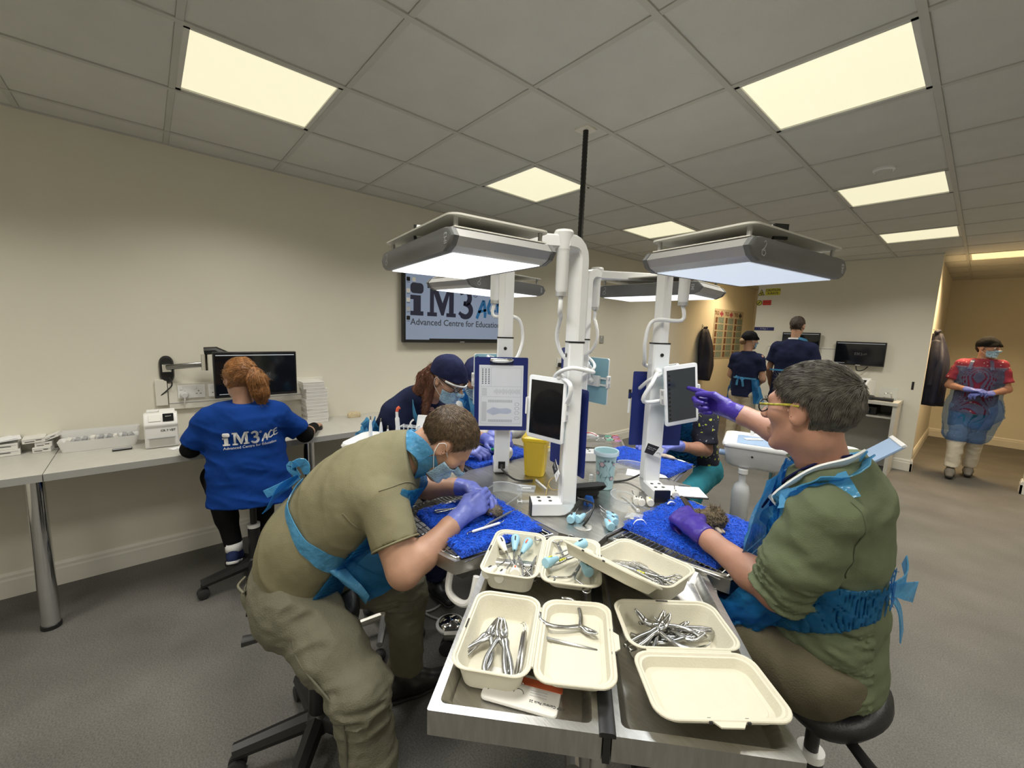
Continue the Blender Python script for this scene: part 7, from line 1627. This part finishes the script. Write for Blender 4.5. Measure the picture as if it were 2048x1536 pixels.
t = thing('paper_sheet', 'pale folded paper sheets lying beside the pole lamp foot', 'paper', (2.46, 1.635, TZ + .0005), .5)
MB().box((0, 0, .001), (.15, .10, .0014)).build('sheet', M_paper, t, smooth=None); MB().box((.05, .012, .0028), (.11, .09, .0014), Matrix.Rotation(.35, 3, 'Z')).build('sheet', M_paper, t, smooth=None)
t = thing('notebook', 'open white notebook with black cover at the table edge', 'notebook', (2.705, 1.575, TZ), .75); MB().box((0, 0, .002), (.16, .12, .004)).build('cover', M_black, t, smooth=None); MB().box((0, 0, .006), (.154, .114, .004)).build('pages', M_paper, t, smooth=None); MB().box((.012, .05, .010), (.05, .012, .004)).build('clip', M_chrome, t, smooth=None)
t = thing('suction_tip', 'clear plastic suction tip lying by the white elevators', 'suction tip', (2.625, 1.275, TZ + .004), 2.55); MB().tube(catmull([(-.07, 0, 0), (.0, 0, .001), (.05, .004, .001), (.07, .012, .002)]), .0036, 8).build('tube_body', clear('tip_clear', (.88, .9, .9), .5), t); MB().cyl((-.075, 0, 0), (-.068, 0, 0), .007, 10).build('tip_end', M_white, t)
t = thing('foil_strip', 'crumpled clear wrapper at the edge of the rack', 'wrapper', (2.712, 1.165, TZ + .003), .4); 
patch('sheet', (V(-.03, -.02, .004), V(.03, -.02, .008), V(.03, .02, .014), V(-.03, .02, .006)), clear('wrapper_clear', (.85, .87, .88), .35), t, 8, 8, (0, 0, .01), .004, 9)
t = thing('mat_label', 'curled white label loop on the corner of the blue mat', 'label', (2.775, 1.098, TZ + .022), .6); MB().tube(catmull([(-.022, 0, 0), (-.012, 0, .016), (.008, .002, .020), (.022, .004, .006)]), .006, 6, flat=((0, 1, 0), .12)).build('loop', M_white, t, smooth=180)
t = thing('mat_label', 'curled white label loop beside the purple-gloved hand', 'label', (2.752, 1.365, TZ + .020), .9); MB().tube(catmull([(-.016, 0, 0), (-.006, 0, .010), (.010, .002, .008), (.018, .004, .0)]), .006, 6, flat=((0, 1, 0), .12)).build('loop', M_white, t, smooth=180)

# specimens: a furry ear and jaw under the purple glove, a small jaw in the lavender gloves
M_fur = mat('fur_brown', (.13, .095, .055), .9, vary=.65, vscale=45, bump=1.0, bscale=160); M_bone = mat('flesh_pale', (.50, .40, .30), .6, vary=.3, vscale=40, bump=.3, bscale=80)
def furry(parent, spots, hair, seed, L=.012):
    rs = np.random.RandomState(seed); mb = MB()
    for k in range(hair):
        c, r = spots[rs.randint(len(spots))]; d = rs.randn(3); d[2] = abs(d[2]); d /= np.linalg.norm(d); p = np.array(c) + d*np.array(r)*.95; q = p + d*L*rs.rand() + rs.randn(3)*L*.5
        mb.tube([tuple(p), tuple((p + q)/2 + rs.randn(3)*L*.2), tuple(q)], [.0011, .0009, .0003], 3, caps=False)
    o = mb.build('fur', mat('fur_tips', (.20, .155, .095), .9, vary=.5, vscale=60), parent, smooth=180); o['kind'] = 'stuff'
t = thing('specimen', 'brown furry specimen with a dark ear on the blue mat', 'specimen', (2.895, 1.285, TZ + .012))
s = SD(); sp = [((.02, .0, .030), (.045, .038, .030)), ((.055, .02, .035), (.032, .030, .030)), ((-.02, -.01, .022), (.035, .03, .022)), ((.04, .03, .055), (.025, .02, .018))]
for c, r in sp: s.ell(c, r, None, .02)
F, lo, ax = s.field(.003); band_noise(F, ax, .012, [(.006, (55, 55, 55), 3), (.004, (120, 120, 120), 4)]); smesh('body', F, lo, .003, M_fur, t); furry(t, sp, 900, 5)
s = SD(); s.ell((-.055, .030, .048), (.042, .022, .007), (unit(V(-.75, .25, .6)), unit(V(.3, .9, .1)), unit(V(.6, .2, .75))), .01); F, lo, ax = s.field(.0025); smesh('ear', F, lo, .0025, mat('ear_dark', (.035, .022, .016), .7, vary=.3, vscale=30), t)
s = SD(); s.cap((.055, .0, .02), (.085, -.015, .012), .010, .006, .01); s.cap((.06, .02, .012), (.088, .004, .008), .008, .005, .01); F, lo, ax = s.field(.0025); smesh('jaw', F, lo, .0025, M_bone, t)
t = thing('specimen', 'small grey furry jaw specimen held in the lavender gloves', 'specimen', (2.385, .742, TZ + .014))
s = SD(); sp = [((0, 0, .020), (.034, .026, .020)), ((.022, .010, .018), (.022, .02, .017))]
for c, r in sp: s.ell(c, r, None, .015)
s.cap((-.012, .006, .038), (.0, .002, .052), .014, .010, .012); F, lo, ax = s.field(.0025); band_noise(F, ax, .01, [(.003, (80, 80, 80), 3)]); smesh('body', F, lo, .0025, mat('fur_grey', (.17, .14, .11), .9, vary=.5, vscale=50, bump=.8, bscale=160), t); furry(t, sp, 350, 6, .008)
s = SD(); s.ell((-.010, .004, .046), (.016, .014, .012), None, .01); F, lo, ax = s.field(.0025); smesh('pale_patch', F, lo, .0025, M_bone, t)
t = thing('specimen', 'pale specimen on the far mat by the printed scrubs', 'specimen', (2.43, 1.945, TZ + .012)); s = SD(); s.ell((0, 0, .012), (.04, .018, .011), None, .01); s.ell((-.03, 0, .010), (.02, .02, .010), None, .01); F, lo, ax = s.field(.003); smesh('body', F, lo, .003, M_bone, t)
t = thing('hose_clip', 'bright green clip in the gloved hands on the left lobe mat', 'clip', (1.845, 1.20, TZ + .045)); MB().tube(catmull([(-.02, -.01, 0), (0, 0, .006), (.02, .01, .004)]), .008, 8).build('body', mat('clip_green', (.02, .38, .12), .4, vary=.05), t)
# tools on the bending man's mat
probe('white-handled scaler lying on the bending man\'s mat', frame((2.462, .662, TZ + .022), (.15, .95, .05), (-1, 0, 0)), .15, M_white, r=.005)
probe('grey and white scalpel handle lying across the bending man\'s mat', frame((2.437, .745, TZ + .024), (-.12, .95, .05), (-1, 0, 0)), .16, mat('grey_handle', (.12, .13, .15), .5, vary=.05), hooks=False, r=.0042)
forceps('small shiny clamp at the wrist of the bending man\'s glove', frame((2.285, .640, TZ + .028), (.5, .85, .1), (-1, 0, 0)), .12, .6, .01, 'clamp')

# ---------------------------------------------------------------- back tray with coloured scissors
t = thing('steel_tray', 'dark steel tray with coloured scissors between the far lobes', 'tray', (1.84, 1.99, .90), math.radians(40))
MB().loft([[(x, y, z) for x, y in rrect(.46*s_, .36*s_, .02, 3)] for s_, z in ((.98, -.04), (1, 0), (.95, 0), (.92, -.022))]).build('tray_body', M_steel, t, smooth=30)
MB().cyl((0, 0, -.865), (0, 0, -.04), .018, 14).build('post', M_band, t); MB().lathe([(.10, -.90), (.10, -.885), (.02, -.865)], 24).build('foot', M_band, t)
for lab, x, y, c in (('pink-handled scissors in the far steel tray', 1.905, 2.12, (.55, .22, .50)), ('green-handled scissors in the far steel tray', 1.855, 2.10, (.15, .55, .38)), ('coral-handled scissors in the far steel tray', 1.875, 2.15, (.60, .18, .18))):
    scissors(lab, Matrix.Translation((x, y, .895)) @ Matrix.Rotation(3.9, 4, 'Z') @ Matrix.Rotation(.12, 4, 'Y'), .16, .020, mat('grip_%d' % int(c[0]*100), c, .4, vary=.05), .25)
t = thing('hand_towel', 'rolled white and red cloth in the far steel tray', 'cloth', (1.80, 2.06, .895), .7); MB().tube(catmull([(-.06, 0, .012), (0, .004, .022), (.06, 0, .010)]), [.012]*6 + [.016]*4 + [.010]*3, 10).build('cloth_roll', M_white_ink, t); MB().tube(catmull([(-.05, -.008, .022), (.0, -.006, .036), (.05, -.008, .020)]), .003, 6).build('red_band', M_red, t)
t = thing('gauze_bundle', 'crumpled white gauze bundle at the left lobe', 'gauze', (1.905, 1.235, TZ + .012)); s = SD(); s.ell((0, 0, .03), (.03, .028, .032), None, .01); F, lo, ax = s.field(.004); band_noise(F, ax, .012, [(.006, (50, 50, 50), 3)]); smesh('bundle', F, lo, .004, M_white_ink, t)

# ---------------------------------------------------------------- dental carts
M_cart = mat('cart_white', (.74, .75, .76), .3, vary=.015, vscale=4); M_cartblue = mat('cart_blue', (.30, .42, .62), .4, vary=.03)
def cart(label, loc, rz, w=.56, d=.36, zt=1.03, hgt=.13, flap=None):
    t = thing('dental_cart', label, 'dental cart', (loc[0], loc[1], 0), rz, 'dental carts beside the work table')
    def R(e, z, r=.05): return [(x, y, z) for x, y in rrect(w - 2*e, d - 2*e, r, 6)]
    MB().loft([R(.03, zt - hgt), R(.012, zt - hgt + .02), R(.0, zt - .03), R(.0, zt - .022)]).build('body', M_cart, t, smooth=50)
    MB().loft([R(-.008, zt - .022), R(-.010, zt - .012), R(-.004, zt), R(.014, zt + .001), R(.026, zt - .008), R(.03, zt - .009)]).build('rim', M_cart, t, smooth=50)
    MB().rbox((.0, 0), w - .12, d - .12, zt - .009, zt - .006, .02).build('blue_liner', M_cartblue, t, smooth=None)
    MB().cyl((-w/2 - .02, -d/2 + .05, zt - .07), (-w/2 + .01, -d/2 + .05, zt - .07), .016, 14).build('knob', M_cartblue, t); MB().cyl((-w/2 + .14, -d/2 - .001, zt - .06), (-w/2 + .14, -d/2 - .006, zt - .06), .006, 12).build('screw', M_chrome, t)
    MB().cyl((-.05, .05, .10), (-.05, .05, zt - hgt), .026, 18).build('post', M_band, t)
    for k in range(5):
        a = 2*PI*k/5; dd = Vector((math.cos(a), math.sin(a), 0)); b_ = MB().tube([Vector((-.05, .05, .10)) + dd*.02, Vector((-.05, .05, .085)) + dd*.19], [.022, .016], 8).build('base_arm', M_band, t); MB().sphere(tuple(Vector((-.05, .05, .03)) + dd*.19), .03, 12, 8).build('caster', M_rubber, b_)
    for x in (-.04, .0, .02): MB().tube(catmull([(x, -.02, zt - hgt), (x - .02, -.04, .70), (x + .01, .0, .45), (x + .04, .03, .25)]), .004, 6).build('hose', M_band if x else M_black, t)
    return t
c1 = cart('white dental cart with a water bottle below, behind the pointing man', (2.86, 2.44), math.radians(18), .62, .34, 1.035, .135)
t = thing('water_bottle', 'translucent white water bottle hanging under the cart', 'bottle', (2.712, 2.235, .60)); MB().lathe([(.040, 0), (.044, .006), (.045, .165), (.036, .205), (.018, .225), (.018, .285)], 24).build('bottle_body', mat('bottle_plastic', (.62, .64, .66), .3, vary=.03, trans=.25), t, smooth=50); MB().cyl((.0, 0, .012), (.0, 0, .20), .002, 6).build('dip_tube', M_black, t); MB().lathe([(.024, .272), (.024, .296)], 20).build('collar', M_cart, t)
def on_cart(c, x, y, z): return c.matrix_basis @ Vector((x, y, z))
p = on_cart(c1, -.17, .02, 1.03); t = thing('blister_pack', 'small white instrument packet on the cart liner', 'packet', tuple(p), .9); MB().rbox((0, 0), .10, .035, 0, .004, .006).build('packet_body', M_card, t, smooth=None); MB().box((.01, 0, .0044), (.04, .012, .0008)).build('print_block', M_pale_ink, t, smooth=None)
p = on_cart(c1, .0, -.05, 1.03); t = thing('bur_block', 'small lilac bur block on the cart liner', 'block', tuple(p), .3); MB().box((0, 0, .008), (.08, .035, .016)).build('block_body', mat('lilac', (.34, .24, .50), .4, vary=.05), t, bevel=.002)
for k in range(5): MB().cyl((-.03 + k*.015, 0, .016), (-.03 + k*.015, 0, .022), .002, 6).build('bur', M_chrome, t)
for i, x in enumerate((-.20, -.14)):
    p = on_cart(c1, x + .02, .15, 1.02); t = thing('handpiece', ['white handpiece standing at the back of the far cart', 'second white handpiece standing beside it on the far cart'][i], 'handpiece', tuple(p)); MB().tube([(0, 0, 0), (0, 0, .06), (0, .006, .10)], [.010, .009, .006], 10).build('handle', M_white, t); MB().cyl((0, .006, .10), (0, .012, .108), .005, 8).build('head', M_chrome, t)
fl = MB(Matrix.Translation((.33, .05, 1.0))).box((.06, 0, .06), (.16, .22, .012), Matrix.Rotation(-.75, 3, 'Y')).build('side_flap', M_cartblue, c1, bevel=.003); MB(Matrix.Translation((.33, .05, 1.0))).box((.115, 0, .115), (.02, .22, .016), Matrix.Rotation(-.75, 3, 'Y')).build('flap_edge', M_cart, fl, bevel=.003)
c2 = cart('white dental cart with handpieces behind the bending man', (1.665, .685), math.radians(40), .36, .25, 1.062, .12)
sc_ = MB(Matrix.Translation((.16, .08, 1.06))).box((.02, 0, .055), (.15, .012, .12), Matrix.Rotation(-.45, 3, 'X')).build('display_panel', M_cart, c2, bevel=.004); MB(Matrix.Translation((.16, .08, 1.06))).box((.02, -.012, .055), (.12, .004, .09), Matrix.Rotation(-.45, 3, 'X')).build('panel_face', M_paper, sc_, smooth=None)
t = thing('curing_light', 'white wand with a red tip standing in the near cart', 'handpiece', tuple(on_cart(c2, .02, .06, 1.05))); MB().tube(catmull([(0, 0, 0), (-.004, 0, .06), (-.012, 0, .11), (-.014, 0, .135)]), [.012]*6 + [.011]*6 + [.007]*7, 10).build('wand', M_white, t, smooth=180); MB().tube([(-.014, 0, .135), (-.014, .004, .150), (-.014, .014, .156)], [.007, .008, .009], 10).build('tip', M_orange, t)
for i, (x, y, h_) in enumerate([(-.12, .05, .085), (-.07, .06, .075), (-.02, .03, .05)]):
    t = thing('handpiece', ['tall steel-tipped handpiece at the end of the near cart', 'handpiece in the middle of the near cart', 'short pointed handpiece beside the red-tipped wand'][i], 'handpiece', tuple(on_cart(c2, x, y, 1.056))); MB().tube([(0, 0, 0), (0, 0, h_*.6), (0, 0, h_)], [.010, .008, .004], 10).build('handle', M_white, t); MB().tube([(0, 0, h_), (0, 0, h_ + .018)], [.004, .003], 8).build('tip', M_chrome, t)
t = thing('bottle_rack', 'small clear rack with vials on the near cart', 'rack', tuple(on_cart(c2, .085, .05, 1.056)), .7)
for x in (-.04, 0, .04):
    for z in (.0, .03, .06): MB().box((x, 0, .008 + z), (.004, .05, .004)).build('rail', M_white, t, smooth=None)
for z in (.004, .035, .066): MB().box((0, 0, z), (.084, .052, .003)).build('tier', clear('rack_clear', (.9, .92, .94), .3), t, smooth=None)
for x in (-.042, .0, .042): MB().box((x, .024, .035), (.004, .004, .066)).build('upright', M_white, t, smooth=None); MB().box((x, -.024, .035), (.004, .004, .066)).build('upright', M_white, t, smooth=None)
MB().tube(catmull([(.0, 0, .06), (.004, 0, .085), (.018, 0, .10)]), .004, 8).build('spout', M_white, t)

# foot pedal with its cable on the floor
t = thing('foot_pedal', 'round chromed foot pedal on the floor with a grey cable', 'foot pedal', (1.765, .985, 0)); MB().lathe([(.075, 0), (.078, .004), (.078, .014), (.068, .018)], 36).build('base_ring', M_white, t, smooth=50); MB().lathe([(.064, .018), (.060, .026), (.035, .042), (.012, .048), (.002, .049)], 36).build('dome', M_chrome, t, smooth=60)
MB().tube(catmull([(-.075, -.03, .008), (-.16, -.06, .007), (-.24, -.03, .007), (-.33, .04, .007), (-.30, .13, .007), (-.20, .09, .007), (-.16, -.04, .013), (-.28, -.16, .007), (-.42, -.20, .007)], 8), .006, 8).build('cable', mat('cable_grey', (.38, .37, .35), .5, vary=.03), t, smooth=180)
